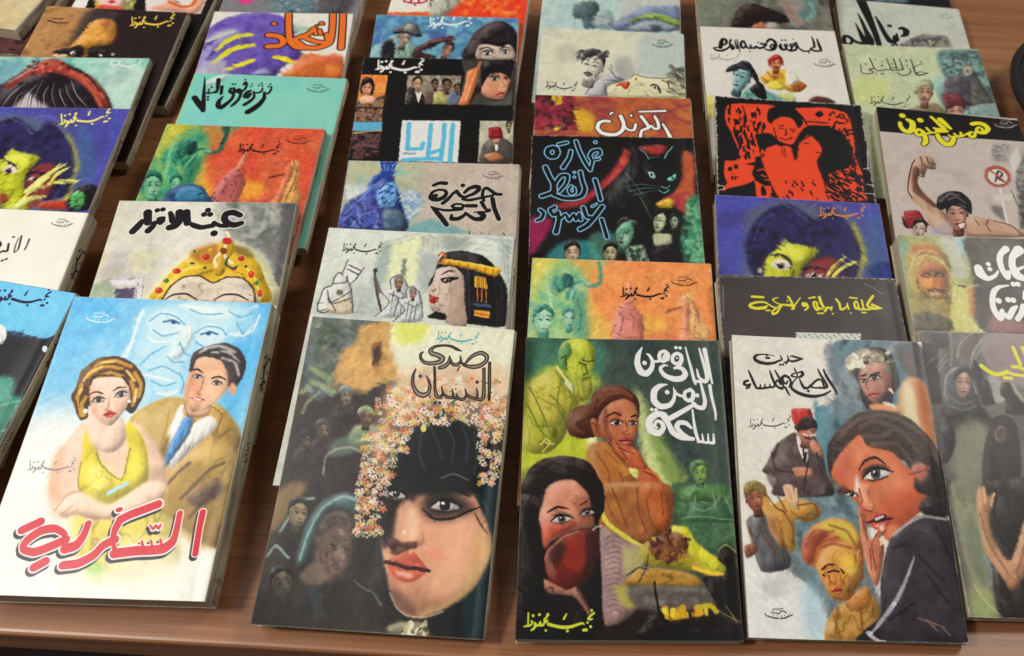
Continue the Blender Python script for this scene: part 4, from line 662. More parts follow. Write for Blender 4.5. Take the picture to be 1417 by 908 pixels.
@art('e5', 420, '5c90a8', .34)
def _(a):
    a.N(['4c84a4', '74a8b8', '4c70a0', '5c94a8'], None, 50, .9, 4); a.z(A7)
    a.P('260,410 280,330 360,290 440,240 560,300 600,410', '8cb4b0', 6, .8); a.P('340,410 350,300 410,270 440,330 420,410', '2c2c34', 4); a.P('440,410 450,320 530,310 580,360 580,410', '8cac9c', 4); a.SS('460,340 470,400;500,330 510,400;540,340 550,400', 7, '3c4c4c', alpha=.7)
    a.face(500, 265, 90, 120, 16, .6, 'a89884', '544844', '2c2a30', 'ccbca4', '5c4440', sex='m'); a.P('420,215 450,200 480,180 540,155 590,175 615,235 600,260 540,240 480,225 440,235', '5c5858', 2); a.SS('430,225 500,225 560,240 615,250', 14, '2c2830'); a.P('500,190 540,165 580,190 560,220 500,210', 'a8a8a4', 5, .8)
    a.P('570,340 660,290 740,260 840,250 850,280 760,300 700,330 620,360 720,390 700,410 560,400', '4c3434', 3); a.SS('660,300 740,280 840,270', 12, '8c6454', alpha=.8, soft=3); a.face(800, 350, 76, 100, 28, .1, '9c7464', '4c3434', '3c3034', 'b89080', '5c2c2c', sex='m'); a.P('660,220 760,230 800,260 700,270', '4c5490', 8, .7)
    a.brush(.5, 8, 3); a.z(A7)
    a.P('910,410 960,280 1000,220 1080,165 1180,145 1260,190 1290,260 1290,410', '342a2c', 4); a.SS('960,300 1020,220 1110,170 1200,170;1000,300 1060,230 1150,200;1100,240 1200,230 1260,280', 9, '5c4c4c', alpha=.6, soft=4); a.P('1010,410 1020,320 1080,310 1160,325 1230,310 1268,350 1262,410', 'c8b4a4', 3); a.P('1005,410 1020,330 1050,320 1040,410', '8c746c', 6, .7)
    a.SS('1030,345 1080,330 1120,350;1165,345 1200,328 1240,335', 9, '241c20'); a.eye(1080, 372, 42, 3, '4c4c50', white='d8d4cc'); a.eye(1205, 362, 36, -3, '4c4c50', white='d8d4cc'); a.P('1040,300 1100,300 1180,330 1240,300 1280,340 1290,240 1180,180 1060,230', '30282a', 4)
    a.sign(668, 185, 985, 150, 'dce8e8', 1.3); a.wear(.4)

@art('e6', 360, 'cc5038', .34)
def _(a):
    a.z(A7); a.N(['c84830', 'd8603c', 'c84038'], None, 40, .9, 4); a.Q('400,-80 690,-80 680,82 385,85', 'e4dcd0'); a.Q('390,86 680,84 678,108 380,108', 'cc683c', 2); a.P('680,-80 1000,-80 880,60 800,110 680,110', 'b0b0a0', 8); a.P('820,90 880,30 960,-20 1100,-60 1300,-60 1340,150 820,120', 'd8482c', 10); a.D((900, -20, 1300, 100), 50, 30, ['e88c40', 'd83c28', 'e0682c', 'dc9858'], .6); a.Q('686,-80 694,-80 686,50 678,50', '3c3030')
    a.brush(.5, 9, 3); a.z(A7); a.SS('500,10 560,22 620,20 655,5 650,-20 610,-10 600,15;560,-10 540,20;575,35 577,37;520,-20 500,0', 13, 'a83050'); a.wear(.3)

@art('g1', 640, '3c4844', .32)
def _(a):
    a.z(Z5); a.N(['3a4644', '46534e', '3e4c48'], None, 90, .9, 2); a.P('110,80 300,70 540,100 540,260 420,330 120,320', '4c8468', 26, .7); a.P('110,300 300,200 520,300 440,420 520,640 460,720 90,860 90,400', 'a8b440', 20, .85)
    a.P('760,420 860,620 940,760 1000,840 900,900 800,900 760,660', '94a858', 20, .75); a.P('700,340 760,440 780,600 830,760 900,900 820,860 740,700', 'ccd490', 14, .8); a.P('380,600 480,600 480,700 400,760 120,800 100,700 240,640', 'b0b838', 18, .9); a.P('440,610 500,610 480,690 440,660', 'e4e8c8', 6, .9)
    a.z(Z6); a.P('60,0 1220,0 1260,830 40,830', '241e20', 0, 0); a.P('40,60 200,0 500,0 520,760 460,830 40,830', '221c1e', 4); a.P('880,0 1210,0 1230,330 1000,360 900,200', '3c5844', 16, .9); a.N(['2c4034', '5c8458', '3c5c44', '84a870'], '900,0 1200,0 1220,300 1020,330 900,180', 20, .8, 4, soft=10); a.P('560,600 1240,560 1260,830 460,830 520,720', '2c2422', 10)
    a.z(Z5); a.brush(.5, 11, 4)
    # bearded man in yellow light
    a.z(Z5); a.P('100,340 160,290 260,230 300,230 370,340 400,420 340,560 300,640 220,700 110,690 90,560', 'a4a43c', 4); a.P('110,360 200,280 280,260 330,360 330,480 280,560 160,480', 'b8ac48', 8, .8); a.SS('130,340 180,440 230,560 270,660;270,250 330,330 360,400;120,440 180,560 230,620;300,300 280,420 320,520;240,380 300,440 320,500;180,640 240,620 220,690', 9, '5c6c2c', alpha=.75, soft=3); a.SS('280,230 330,300 365,360', 10, 'dce0b8', alpha=.8)
    a.P('290,190 300,110 350,75 430,75 480,120 485,190 470,260 460,300 400,310 340,260', 'b4bc44', 3); a.E(400, 120, 56, 34, 'dce070', 1, .9); a.P('285,180 300,120 340,90 360,150 330,200 340,250 290,230', '4c8058', 6, .8); a.P('370,290 430,310 460,290 470,360 420,420 370,380', '8c8c30', 6, .9); a.SS('420,190 450,200;455,200 480,190;400,205 440,215;430,215 445,260 425,270;420,290 455,285;300,180 325,170 330,220', 8, '3c4820', alpha=.85); a.SS('360,260 380,330 380,380;400,300 410,380', 9, 'c8c860', alpha=.5, soft=3); a.P('330,290 370,330 365,370 320,320', 'd0d8a8', 3, .8)
    a.SS('190,650 220,620 240,640 200,690;210,640 260,650', 9, 'c8c060', alpha=.8)
    # the dark pensive girl
    a.E(560, 460, 190, 160, 'd0d878', 1, .4)
    a.P('330,540 350,470 400,440 460,430 470,380 520,340 600,325 670,350 720,400 730,460 715,520 640,420 560,440 510,500 500,600 420,620 350,600', '5c3424', 3); a.SS('480,400 540,360 620,350 690,390;360,500 400,470 440,470;500,440 560,380 640,370;370,560 420,590', 12, '84543c', alpha=.6, soft=5)
    a.P('510,500 560,430 640,400 700,430 722,500 715,590 690,650 640,680 590,670 540,620 500,600', 'ac6848', 3); a.P('510,500 550,450 560,560 600,650 540,620 500,590', '8c4c38', 8, .8); a.P('640,440 700,440 715,520 680,600 640,600', 'bc7c58', 12, .7); a.E(590, 580, 40, 34, 'c06848', 1, .7).E(690, 580, 24, 30, 'c06c50', 1, .6)
    a.P('460,520 490,510 515,560 510,610 480,600', '9c5c40', 3); a.SS('475,535 495,550 495,590', 6, '5c2c20')
    a.SS('548,500 590,478 632,494;680,500 705,492 722,500', 11, '34180f', taper=.5); a.eye(600, 532, 36, 2, '241814', '2c140e', 'd8ccc0', .3); a.eye(690, 534, 27, 0, '241814', '2c140e', 'd8ccc0', .3); a.SS('650,520 665,570 640,590 660,600 678,590', 6, '7c3c2c'); a.lips(654, 630, 78, 42, 2, '9c3c34', '4c1818', 'b85c4c')
    a.P('440,700 510,640 560,650 640,720 700,800 740,860 900,1000 800,1100 520,1000 470,860', 'a86c38', 4); a.z(PX); a.P('812,620 835,612 865,640 895,690 925,720 920,745 880,752 840,738 826,720 822,680', 'a06838', 3); a.z(Z5); a.P('520,640 600,720 680,800 640,820 560,720', 'c88c40', 6, .7)
    a.P('580,620 620,650 680,660 730,700 760,760 830,820 880,910 760,910 700,800 640,730 600,690', 'ac5834', 3); a.P('640,700 720,680 770,780 740,800 670,740', 'b86440', 4, .8); a.SS('600,640 640,680 700,700;620,670 660,730;740,790 820,830;560,640 610,710 650,740;660,660 700,650 720,690', 8, '6c2c1c', alpha=.8); a.P('670,780 720,790 720,840 690,820', 'd8d878', 3); a.P('480,680 560,700 640,800 620,900 540,900', 'a46834', 8, .7); a.SS('500,700 560,800 570,900;620,800 660,900;540,680 620,760', 9, '6c3c20', alpha=.6, soft=3); a.SS('730,790 800,800 840,850 870,900', 8, 'd8844c', alpha=.7, soft=3)
    a.z(Z6); a.P('490,0 860,0 880,180 820,260 740,330 640,290 530,210 500,120', 'a06a3c', 4); a.N(['a8743c', '8c5434', 'c08c50'], '510,10 840,20 860,170 740,300 560,210', 40, .7, 5, soft=8); a.P('710,0 830,0 870,120 860,240 820,250 740,140', 'b05c30', 8, .8); a.SS('560,20 600,120 640,230;690,20 700,140 740,250;520,60 560,160;820,40 830,160;740,80 760,180 800,240', 10, '6c3c24', alpha=.6, soft=4)
    a.SS('505,150 540,210 620,270 720,330 780,290', 26, 'ccc850', alpha=.9, soft=6)
    # masked woman
    a.P('70,60 160,-60 300,-130 440,-90 510,0 520,120 480,210 400,240 200,300 100,400 60,260', '28201f', 3); a.z(Z5); a.P('90,860 130,780 200,730 320,712 440,740 500,820 500,920 80,920', '2a2222', 3); a.SS('140,800 220,750 330,740;180,830 260,770 380,760 460,800;110,880 160,810', 9, '4c4040', alpha=.6, soft=4)
    a.z(Z6); a.z(PX).P('752,691 755,677 762,670 776,664 796,665 809,678 815,686 818,707 823,728 792,735 763,749 752,759 750,733 745,717', 'c08068', 1); a.z(Z6); a.P('190,200 260,180 380,200 340,240 240,290 200,340', 'bc5c48', 8, .9); a.P('360,60 440,80 455,210 400,220 380,160', '8c5848', 8, .6)
    a.SS('220,150 270,120 330,130;390,110 430,85', 12, '2c1c1a', taper=.4); a.eye(292, 185, 54, -4, '54504c', '1c1616', 'bcb0a8', .1, '5c443c'); a.eye(430, 150, 40, -8, '54504c', '1c1616', 'b0a49c', 0, '54403a'); a.SS('340,90 360,110;350,80 372,120', 5, '7c4438', alpha=.7)
    a.P('70,100 160,120 170,260 200,360 180,500 80,520', '241e1e', 6, .9)
    a.P('200,400 220,340 300,270 400,240 480,245 490,350 470,440 400,530 300,560 230,520', '6c2c24', 3); a.P('300,300 380,260 440,280 440,400 360,470 300,420', '8c3428', 16, .9); a.P('230,360 290,300 320,340 280,400 240,420', '3c2a28', 10, .8); a.P('420,260 485,250 485,350 460,440 410,520 420,400', '3c2422', 10, .8); a.SS('205,400 225,350 300,280 380,248', 7, 'b08070', alpha=.8, soft=2)
    a.P('200,500 240,520 320,560 370,540 420,620 460,690 440,700 400,640 350,590 240,580 205,560', 'ac7c68', 3, .9); a.SS('205,560 240,545 250,575;370,550 450,680', 7, '5c3430')
    a.P('495,230 560,250 640,300 740,350 720,440 640,520 700,640 620,720 520,740 505,500', '9c8078', 4, .95); a.N(['a08880', '846c6c', 'b49c94'], '500,240 620,300 620,700 520,730', 24, .6, 6, soft=6)
    for i in range(15): a.S([(515+(i % 3)*8, 290+i*28), (560+(i % 4)*10, 270+i*28), (610, 285+i*28)], 6, '5c4a50', alpha=.6, taper=.5)
    a.P('620,330 740,360 720,430 640,480 625,480', 'a8a468', 10, .8); a.P('570,540 640,540 680,640 640,660 590,600', 'a8a04c', 10, .8)
    # seated stone figure, flames, chimney
    a.P('960,160 970,60 1010,10 1080,10 1110,70 1200,140 1210,200 930,200', '44684c', 5, .8); a.z(Z5); a.P('1005,800 1010,750 1060,730 1105,760 1110,820 1090,860 1180,900 1200,960 960,960 960,900 1040,860', '5c8450', 5, .9); a.face(1060, 810, 84, 110, 0, 0, '7c9c58', '3c5c3c', '4c6c44', 'a4bc70', '3c5434', sex='m', line='243828'); a.z(Z6); a.SS('960,60 1000,20 1060,10;980,120 1040,140 1090,120 1130,60;930,180 1020,170 1200,190;1000,60 990,140;1090,40 1110,130;1030,90 1060,100;1150,60 1190,150', 8, '84ac74', alpha=.6, soft=3)
    a.P('750,300 850,330 1000,330 1060,400 1160,450 1100,500 1000,460 860,440 760,430 700,360', 'a09030', 5); a.P('870,220 960,230 1000,300 1060,350 1160,420 1150,480 1080,470 980,380 900,300', 'c8c438', 4); a.P('760,300 900,250 960,310 940,380 820,400 760,360', '6c4030', 8, .9); a.D((760, 280, 960, 420), 26, 26, ['5c3428', '8c5c34', '4c2c24', 'a87838'], .8); a.P('620,520 700,440 900,450 1000,480 1040,540 900,540 640,530', 'b48434', 8, .9); a.P('640,550 900,540 1080,560 1100,660 820,680 680,640', '6c6458', 8, .9); a.N(['78706c', '504c48', '8c8480'], '650,550 1080,560 1090,650 700,660', 24, .6, 8, soft=8)
    a.SS('990,440 1080,470 1150,480', 22, 'd8b438', soft=4); a.D((820, 660, 1060, 710), 22, 28, ['c8a028', 'd8c840', 'b87820'], .85, 80, 1.2); a.S('1010,650 1080,640 1110,670', 26, 'b8a830', soft=4); a.SS('785,515 790,580 808,670', 12, '1c1618'); a.P('750,720 760,680 830,680 860,720 1080,690 1240,720 1250,820 700,820 730,740', '1e1818', 5)
    a.P('1120,400 1130,340 1180,330 1215,370 1210,420 1240,500 1250,700 1120,640 1060,540 1040,490 1150,480 1165,440', '1c1618', 4); a.SS('1120,350 1160,320 1215,360', 6, 'b0a840', alpha=.8, soft=2); a.SS('640,480 700,440 750,450;700,520 740,440 750,370;680,450 660,470', 8, '3c3c44', alpha=.8); a.SS('800,290 820,310;850,270 860,300;930,290 950,300;860,260 870,240', 14, '4c2c24'); a.SS('1110,660 1160,690 1240,730;1160,640 1220,730', 8, '847c50', alpha=.7, soft=2); a.SS('460,240 480,225 500,220', 12, 'c8c4b4', alpha=.7, soft=3)
    a.brush(.2, 4.5, 12); a.z(Z5)
    pass
    f0 = a.fr; a.z(V4).L("635,85,34 660,200,30 700,365,16;590,75,14 615,160,22 645,260,28 658,325,32 640,352,30 600,330,24 580,300,14;475,65,12 500,160,18 525,250,22 545,330,24 560,372,18;570,250,14 585,310,22;640,350,26 590,352,24 550,345,22;425,128,20 395,118,28 367,145,28 370,185,28 405,205,28 440,180,32 438,135,30 412,112,20;405,155,16;438,190,28 420,225,28 385,240,22;400,235,20 450,245,32 475,290,40 445,325,44 380,330,44 310,305,36 272,265,30 268,235,26 300,215,18 330,220,8;395,68,26;430,70,26;290,150,20 305,128,24 320,160,30 285,182,30 255,150,28 265,110,28 300,98,28 330,125,30 328,170,24;255,180,24 215,185,22;112,65,10 80,130,36 72,200,44 100,268,50 150,285,46 192,240,36 200,180,28 170,130,20 150,120,10;132,195,34;680,385,26 695,480,24 725,600,20 730,670,14;605,370,18 620,430,24 640,520,30 622,572,34 570,562,34 540,530,26;555,540,28 470,590,36 390,635,40 345,660,40;573,467,32;505,425,26 472,440,26 468,485,28 500,512,30 535,495,32 540,445,30 515,415,24;470,480,20 420,465,22 385,440,18 375,400,8;325,375,8 260,388,36 215,430,46 212,510,48 265,560,46 340,550,38 378,500,28 388,430,20;322,440,34;193,585,28;228,588,28;330,670,20 300,630,40 230,625,50 172,680,50 185,755,54 250,785,46 292,740,36 275,695,30 235,682,24 217,720,22 238,740,16;285,640,40 330,700,40 370,775,44 440,820,40 540,835,24;525,740,20 480,700,36 425,695,36 402,730,38 440,780,34 500,820,28 545,828,20;535,590,16 545,680,20 560,770,26 585,850,24;585,855,24 622,850,20 615,790,12;622,858,22 665,860,20 665,790,12;668,862,22 712,862,26 710,790,12", ['e4e4e0'], (-2,), mul=1.15); a.fr = f0; a.z(Z6); a.sign(95, 755, 470, 740, 'b8c43c', 1.25); a.wear(.5)
@art('g3', 440, '1e1a1c', .38)
def _(a):
    a.N(['1c181a', '262024'], None, 50, .8, 3); a.z(B3)
    a.P('540,380 600,320 660,250 700,160 740,200 700,290 620,350 560,400 500,470 420,520 300,540 240,510 400,480 500,420', 'a83c40', 8); a.N(['8c2c38', 'c0504c', 'd86048', '5c2028'], '560,380 620,320 700,170 730,210 640,350 500,460', 24, .8, 3, soft=8); a.P('770,150 960,140 940,200 830,190', 'a83c38', 6, .9); a.P('1060,180 1130,200 1140,440 1130,600 1080,560 1000,480 920,520 890,510 940,480 1010,430 1060,330', 'c0603c', 10, .9); a.N(['d88838', 'b84438', '8c3450', 'dcb040'], '900,500 1000,450 1100,420 1110,560 1060,560 980,500', 26, .85, 4, soft=8); a.P('890,510 960,470 1010,490 990,530 920,530', 'd8b838', 5, .9)
    a.P('100,600 240,600 230,660 170,760 100,840', 'a82c60', 12, .8); a.P('1100,480 1160,460 1210,890 1080,890 1060,700 1100,620', '3c7c5c', 12, .8); a.N(['284c3c', '7cbc8c', '3c8464', '1c241e'], '1090,480 1160,470 1210,880 1060,880 1040,760', 20, .85, 5, soft=8); a.P('230,800 330,740 480,740 520,800 540,860 220,860', '3c9090', 12, .8); a.P('480,700 640,690 640,860 500,860', '5c9c84', 12, .6)
    a.brush(.5, 7, 3); a.z(B3)
    a.P('560,480 620,380 700,280 740,200 720,130 790,150 860,200 930,200 1000,140 1010,180 1000,240 1040,300 1040,370 1000,430 900,470 890,560 860,640 700,640 580,620', '161416', 5); a.SS('790,160 830,190 850,225;950,220 965,190 1000,150', 9, '6c908c'); a.SS('860,215 920,215;700,310 760,380 820,460;690,350 740,430', 6, '4c7c78', alpha=.8)
    a.SS('920,400 800,385 680,400;920,410 820,410 720,430;920,420 800,440 740,460;720,280 700,360;760,420 820,500 870,600;780,420 850,520;800,470 860,600;820,440 880,540;720,380 780,460;700,400 750,440', 4, '7cacA0'.lower(), alpha=.75, taper=.6); a.SS('930,400 960,410 980,395;920,425 950,440 980,420', 7, '70a098'); a.SS('600,440 620,500;580,430 600,480;640,420 650,490', 4, '4c5c5c', alpha=.6)
    a.P('845,310 870,305 895,330 890,350 860,340', '98c8c8', 1); a.P('965,355 1000,330 1022,320 1020,350 995,368', '6cc0b0', 1); a.E(868, 326, 8, 12, '181818', .3); a.E(1000, 346, 6, 10, '181818', .3)
    for x, y, w, h, an, tn, sk, dk, hr in ((370, 820, 100, 120, 0, 0, 'b89c84', '4c3c38', '1c1818'), (700, 700, 120, 170, 8, -.8, '7cac94', '2c4c44', '241c1e'), (920, 620, 86, 130, 10, -.8, 'b0bc94', '3c4c3c', '1c1818'), (610, 820, 90, 110, 0, -.3, 'a89c74', '4c4030', '1c181a'), (1010, 620, 60, 80, 0, -.4, '8c9c84', '2c3c34', '1c1818')):
        a.face(x, y, w, h, an, tn, sk, dk, hr, 'c8ccb0', '4c3030', sex='m', line='181414')
    a.P('640,700 680,630 760,610 800,640 740,680 700,690', '6ca88c', 6, .9); a.P('740,620 840,640 880,740 820,760 770,680', '201a1c', 5, .95); a.N(['8cb8a0', '2c3c34', 'b0c8a8', '1c2020'], '700,780 820,760 860,880 720,880', 18, .85, 6, soft=6); a.P('880,700 990,700 990,770 890,770', 'c0c8a0', 5, .85); a.P('880,790 1000,760 1060,840 1060,890 880,890', '181416', 8); a.brush(.2, 4, 8); a.z(B3)
    pass
    f0 = a.fr; a.z(W7).L("217,90,44 180,105,44 172,140,44 200,168,44 240,165,44 258,130,44 245,98,44 217,90,44;270,62,30 340,45,30;375,120,32 360,180,34 308,262,38;420,35,32 450,120,32 500,220,34 543,285,30;543,285,28 560,215,28 555,190,30 540,160,32 565,120,34 620,110,32 630,145,30 598,165,22;560,200,26 620,188,24;587,42,26;155,262,42 190,340,40 222,400,40 218,475,40 122,513,38;240,480,34 240,405,32 290,335,36 345,335,36 335,400,32 275,475,30;230,500,38 310,528,40 400,530,40 470,508,40 497,450,38 475,380,34 458,300,34;380,425,26 358,455,28 375,490,28 410,478,26 405,440,24;405,305,20;405,345,20;585,368,36 610,450,36 633,540,36;110,632,34 140,660,34 120,708,34 80,725,30;235,608,36 195,632,34 225,675,36 265,655,36;262,650,36 270,720,40 247,822,46;290,700,34 330,668,28 360,720,34 400,668,28 420,715,32 448,660,28 460,715,34;482,612,38 512,690,36 555,695,32;648,602,40 590,680,40 520,760,40 455,798,40;642,712,36 665,790,36 688,868,36;560,600,20 598,578,16", ['3c7898','8cc0dc','1c1a20'], (10,4,-11), mul=1.1); a.fr = f0; a.wear(1.0, 'b0a8a0')
@art('g4', 400, 'a4583c', .36)
def _(a):
    a.N(['a0543c', 'b4683c', '8c4048', 'b87040'], None, 60, .9, 3); a.z(B2); a.P('380,780 480,760 560,800 560,910 420,910', 'c8a434', 16, .9); a.N(['5c2c38', 'a03c48', '3c2028', '8c5050'], '150,660 430,665 420,780 450,910 140,910', 30, .95, 4); a.SS('280,670 300,720;320,670 330,720', 24, 'c0a03c'); a.SS('180,750 400,740;200,770 380,800', 26, '8c2c44', alpha=.8); a.SS('400,740 460,735;410,760 460,765', 8, '2c1c1c'); a.E(210, 860, 40, 30, 'b03c50', .6).E(300, 850, 40, 30, 'a83848', .6).E(300, 900, 20, 16, 'd8b83c', .4)
    a.brush(.5, 9, 3); a.z(B2)
    pass
    f0 = a.fr; a.z(W3).L("790,118,26 1240,105,34;1200,330,30 1260,430,42 1335,570,52;1060,200,38 1110,290,42 1128,395,42 1060,412,38 1000,360,32 960,385,38;830,200,46 900,290,44 960,385,42 885,420,42 832,450,36 815,560,46;480,195,54 530,320,48 510,430,52 420,500,50 290,510,54 160,480,54 85,400,52 110,310,48 200,275,42 290,285,40;530,330,36 570,400,32 640,435,34 710,425,38 735,335,40;655,182,38;340,132,28 300,160,28;330,197,18", ['201414','eceae4'], (30,0), mul=1.2); a.fr = f0; a.wear(.4)
@art('g5', 420, 'c8c8b0', .36)
def _(a):
    a.N(['bcbca8', 'd0d0b8', 'c4c4ac', 'd4d0bc'], None, 60, .9, 3); a.z(B2); a.P('900,240 1200,240 1200,560 1000,540 860,500', 'a8b4b0', 24, .8); a.P('300,320 420,300 480,420 300,420', 'a4a494', 20, .5); a.P('700,420 800,400 860,520 800,560 720,540', '8c8c90', 16, .6)
    a.P('650,680 660,600 800,560 850,520 960,545 1080,545 1200,560 1200,680', 'd4d0a8', 4); a.P('500,665 560,580 640,520 700,500 780,560 660,600 650,670', 'b0b0b0', 6); a.brush(.2, 6, 4); a.z(B2)
    a.face(550, 470, 160, 200, 14, -.5, 'd0cab8', '84807a', '3c3a3a', 'dcd8c8', '6c5c54', sex='m', line='2c2a2a', beard='2c2828', side=-1); a.D((455, 350, 650, 410), 40, 18, ['3c3a3c', '54524f', '7c7a78'], .7, -20, 1.6); a.SS('500,660 560,580 620,530;660,470 720,540 780,560;650,600 640,640 660,665;620,560 700,560 740,580;680,450 700,520;820,550 850,520 920,540 1060,548 1100,530', 8, '4c4c50', alpha=.8, taper=.5)
    a.SS('860,545 855,560;720,600 760,580 810,575 800,610 780,620 760,600', 10, 'b8482c'); a.P('720,598 770,575 810,572 808,600 785,622 765,600', 'c0502c', 3); a.SS('960,600 990,590 1020,630;970,590 1010,600 1030,650', 10, '2c2824'); a.E(990, 612, 20, 14, 'c8c4b8').E(990, 612, 9, 11, '2c2824'); a.SS('1040,560 1080,580 1090,620', 9, '5c5440'); a.D((1080, 470, 1200, 660), 40, 24, ['54544c', '3c4038', '8c8c78'], .6, 30, 1.5); a.sign(222, 610, 450, 615, '2c2c2c', 1.0); a.logo(1045, 310, 72, '2c2c2c', .9); a.wear(.4)
@art('g6', 360, 'a8c0bc')
def _(a):
    a.z(B2); a.N(['8cb4b8', 'bcccc4', 'a0bcbc', 'c8d0c4'], None, 40, .9, 3, asp=4); a.P('420,30 560,0 600,60 560,140 590,190 500,200 480,140 420,120', '54686c', 6); a.P('560,120 640,60 700,100 690,200 560,190', '8c9c9c', 8, .8); a.P('700,210 760,110 880,50 1000,30 1160,40 1170,210', '74809c', 8); a.P('760,-60 900,-40 1160,-40 1160,40 900,40 760,120', 'b4b8b0', 12, .9); a.P('790,160 900,105 1020,95 1160,150 1160,190 1000,140 880,140', '8cac4c', 4); a.P('800,210 880,160 1000,150 1140,190 1130,210', '8c94a0', 6); a.E(1000, 200, 50, 36, '3c444c', .6); a.SS('780,180 880,140 1000,128 1150,180', 7, '3c4450', alpha=.8); a.brush(.5, 10, 4); a.wear(.4)

@art('h1', 640, 'dcd8cc', .32)
def _(a):
    a.z(Z7); a.N(['d4d0c4', 'e0dcd0'], None, 100, .8, 3); a.P('505,75 930,90 1050,400 1040,700 450,800 440,500 430,360 530,320 480,180', '6c7478', 6); a.N(['4c5458', '8c989c', '64747c', '58808c', '3c4448'], '505,80 930,90 1040,640 460,800 440,360 530,310', 30, .85, 4, asp=2.5); a.P('820,90 930,100 960,260 850,220', '54484c', 12, .8); a.P('430,340 480,380 500,360 500,800 440,800', '5c8c98', 10, .8); a.P('440,340 540,330 470,390', 'dcd8cc', 3)
    a.z(Z8); a.P('330,60 640,0 700,400 760,600 740,745 480,745 460,560 380,460 300,380', '5c686c', 10, .9); a.N(['44545c', '84a0a4', '5c6c70'], '340,60 640,20 660,400 480,560 380,440 340,300', 30, .7, 5, soft=10); a.P('110,740 100,300 160,360 300,420 400,500 480,600 490,745', 'e0e0dc', 12, .95); a.P('380,440 470,560 480,740 400,720 360,560', 'a8c4d0', 20, .8); a.P('170,450 330,430 300,520 220,540', 'b4b4b0', 20, .7)
    a.brush(.5, 10, 5)
    # young woman at the top
    a.z(Z7); a.P('700,380 760,350 820,380 830,300 880,240 950,280 990,500 1000,640 900,560 840,420', 'c89868', 8, .9); a.P('850,260 900,320 930,500 940,580 870,540 850,400', 'd8d0ac', 10, .8); a.P('900,260 970,300 1000,520 1010,640 960,560 920,400', 'b86840', 10, .6)
    a.P('610,220 640,140 720,100 790,130 815,200 830,280 800,330 790,400 690,400 650,350 640,280', '3c3230', 4); a.P('640,240 660,190 740,170 790,220 790,290 740,350 720,375 680,340 650,290', 'b07c6c', 3); a.P('740,200 790,230 790,300 740,350 740,280', '84564c', 8, .8); a.E(690, 300, 26, 22, 'd0a08c', 1, .9)
    a.SS('650,240 672,232;695,235 735,222', 9, '241a1a'); a.eye(662, 262, 20, 4, white='c8b8b0'); a.eye(712, 248, 30, -4, white='c8b8b0'); a.lips(712, 325, 66, 26, -8, 'a84444', '4c1818', 'c86c5c'); a.SS('678,262 672,290 685,298', 5, '6c4038'); a.D((590, 120, 790, 190), 0, 14, ['e4e0d0']); a.P('580,170 610,130 680,110 780,180 790,230 740,180 660,160 620,210 600,240', '948c78', 4, .95); a.D((585, 140, 660, 200), 26, 18, ['dcd8c4', 'b0a890', 'e8e4d8']); a.D((660, 120, 790, 180), 16, 16, ['c8c0a4', 'a09880']); a.SS('700,110 780,150 810,220 815,300', 14, '5c504c', alpha=.8, soft=4); a.P('750,360 800,370 825,400 780,400', 'dcdcd4', 3); a.SS('782,300 800,320 790,300', 8, 'd8c8a0'); a.P('690,375 760,370 830,410 760,420 700,400', 'd09060', 6)
    # man in tarboosh
    a.P('185,690 210,640 250,560 320,510 350,510 400,580 430,520 470,600 490,700 520,800 240,800 250,720', '5c4c4c', 4); a.N(['685858', '4c4040', '7c6c68'], '200,680 260,560 340,520 400,600 450,600 480,790 260,790', 30, .7, 6, soft=5); a.P('345,515 400,560 400,640 385,640 360,590', 'e0dcd4', 1); a.SS('378,560 385,640 392,600', 9, '2c2424'); a.P('320,400 340,390 410,395 420,450 350,475 325,440', 'b83430', 2); a.P('390,395 412,396 422,448 400,455', '8c2424', 3, .8)
    a.face(395, 500, 86, 110, 8, .5, 'b87860', '6c4034', '3c2c2a', 'd89c80', '5c2424', sex='m', beard='2c1c1a'); a.P('338,470 430,448 440,480 350,495', '241a1a', 2, .9); a.SS('375,510 398,520;410,520 435,515', 8, 'e8e0d8', alpha=.7); a.P('405,560 430,540 460,570 470,620 430,600', 'b87c64', 3); a.P('330,670 410,670 420,710 350,715', 'b87c64', 3); a.SS('230,600 250,680 330,690;400,640 380,780;260,560 240,620;440,600 470,700', 9, '342a2c', alpha=.7, soft=2)
    a.z(Z8)
    # figures at the left
    a.P('100,30 140,0 200,20 230,100 300,60 440,90 460,150 400,180 340,170 340,300 300,330 250,240 200,200', 'c09048', 4); a.P('110,170 170,130 240,170 270,250 320,350 300,400 180,410 130,260', '5c5c60', 4); a.P('280,10 320,0 350,40 360,120 330,110 300,60', 'c8a080', 3); a.SS('290,30 310,80;320,10 335,80;345,20 345,80', 8, 'd8b490'); a.face(150, 70, 84, 120, -14, .2, 'a06850', '5c3830', '6c4c30', 'c08c6c', '6c302c', sex='m'); a.P('100,0 150,-20 200,10 200,60 160,30 110,50', '8c7848', 4); a.SS('200,40 250,110 300,130 260,60;240,180 300,300;280,120 330,200 330,280;350,100 430,90 450,150;170,200 200,260 270,340;120,200 160,300', 9, '6c4424', alpha=.7, soft=2); a.P('100,290 150,280 160,320 110,350', '7c4c40', 4); a.P('200,140 260,150 290,260 270,300 220,220', 'b8844c', 6, .8)
    # the child
    a.P('490,745 490,640 540,570 600,540 660,500 720,540 745,620 740,745', 'b08444', 3); a.SS('520,620 560,740;580,560 600,590 640,580;650,600 660,740;540,580 530,700', 11, '7c5428', alpha=.7, soft=4); a.P('600,520 680,480 700,560 640,600 590,570', 'b87c40', 5)
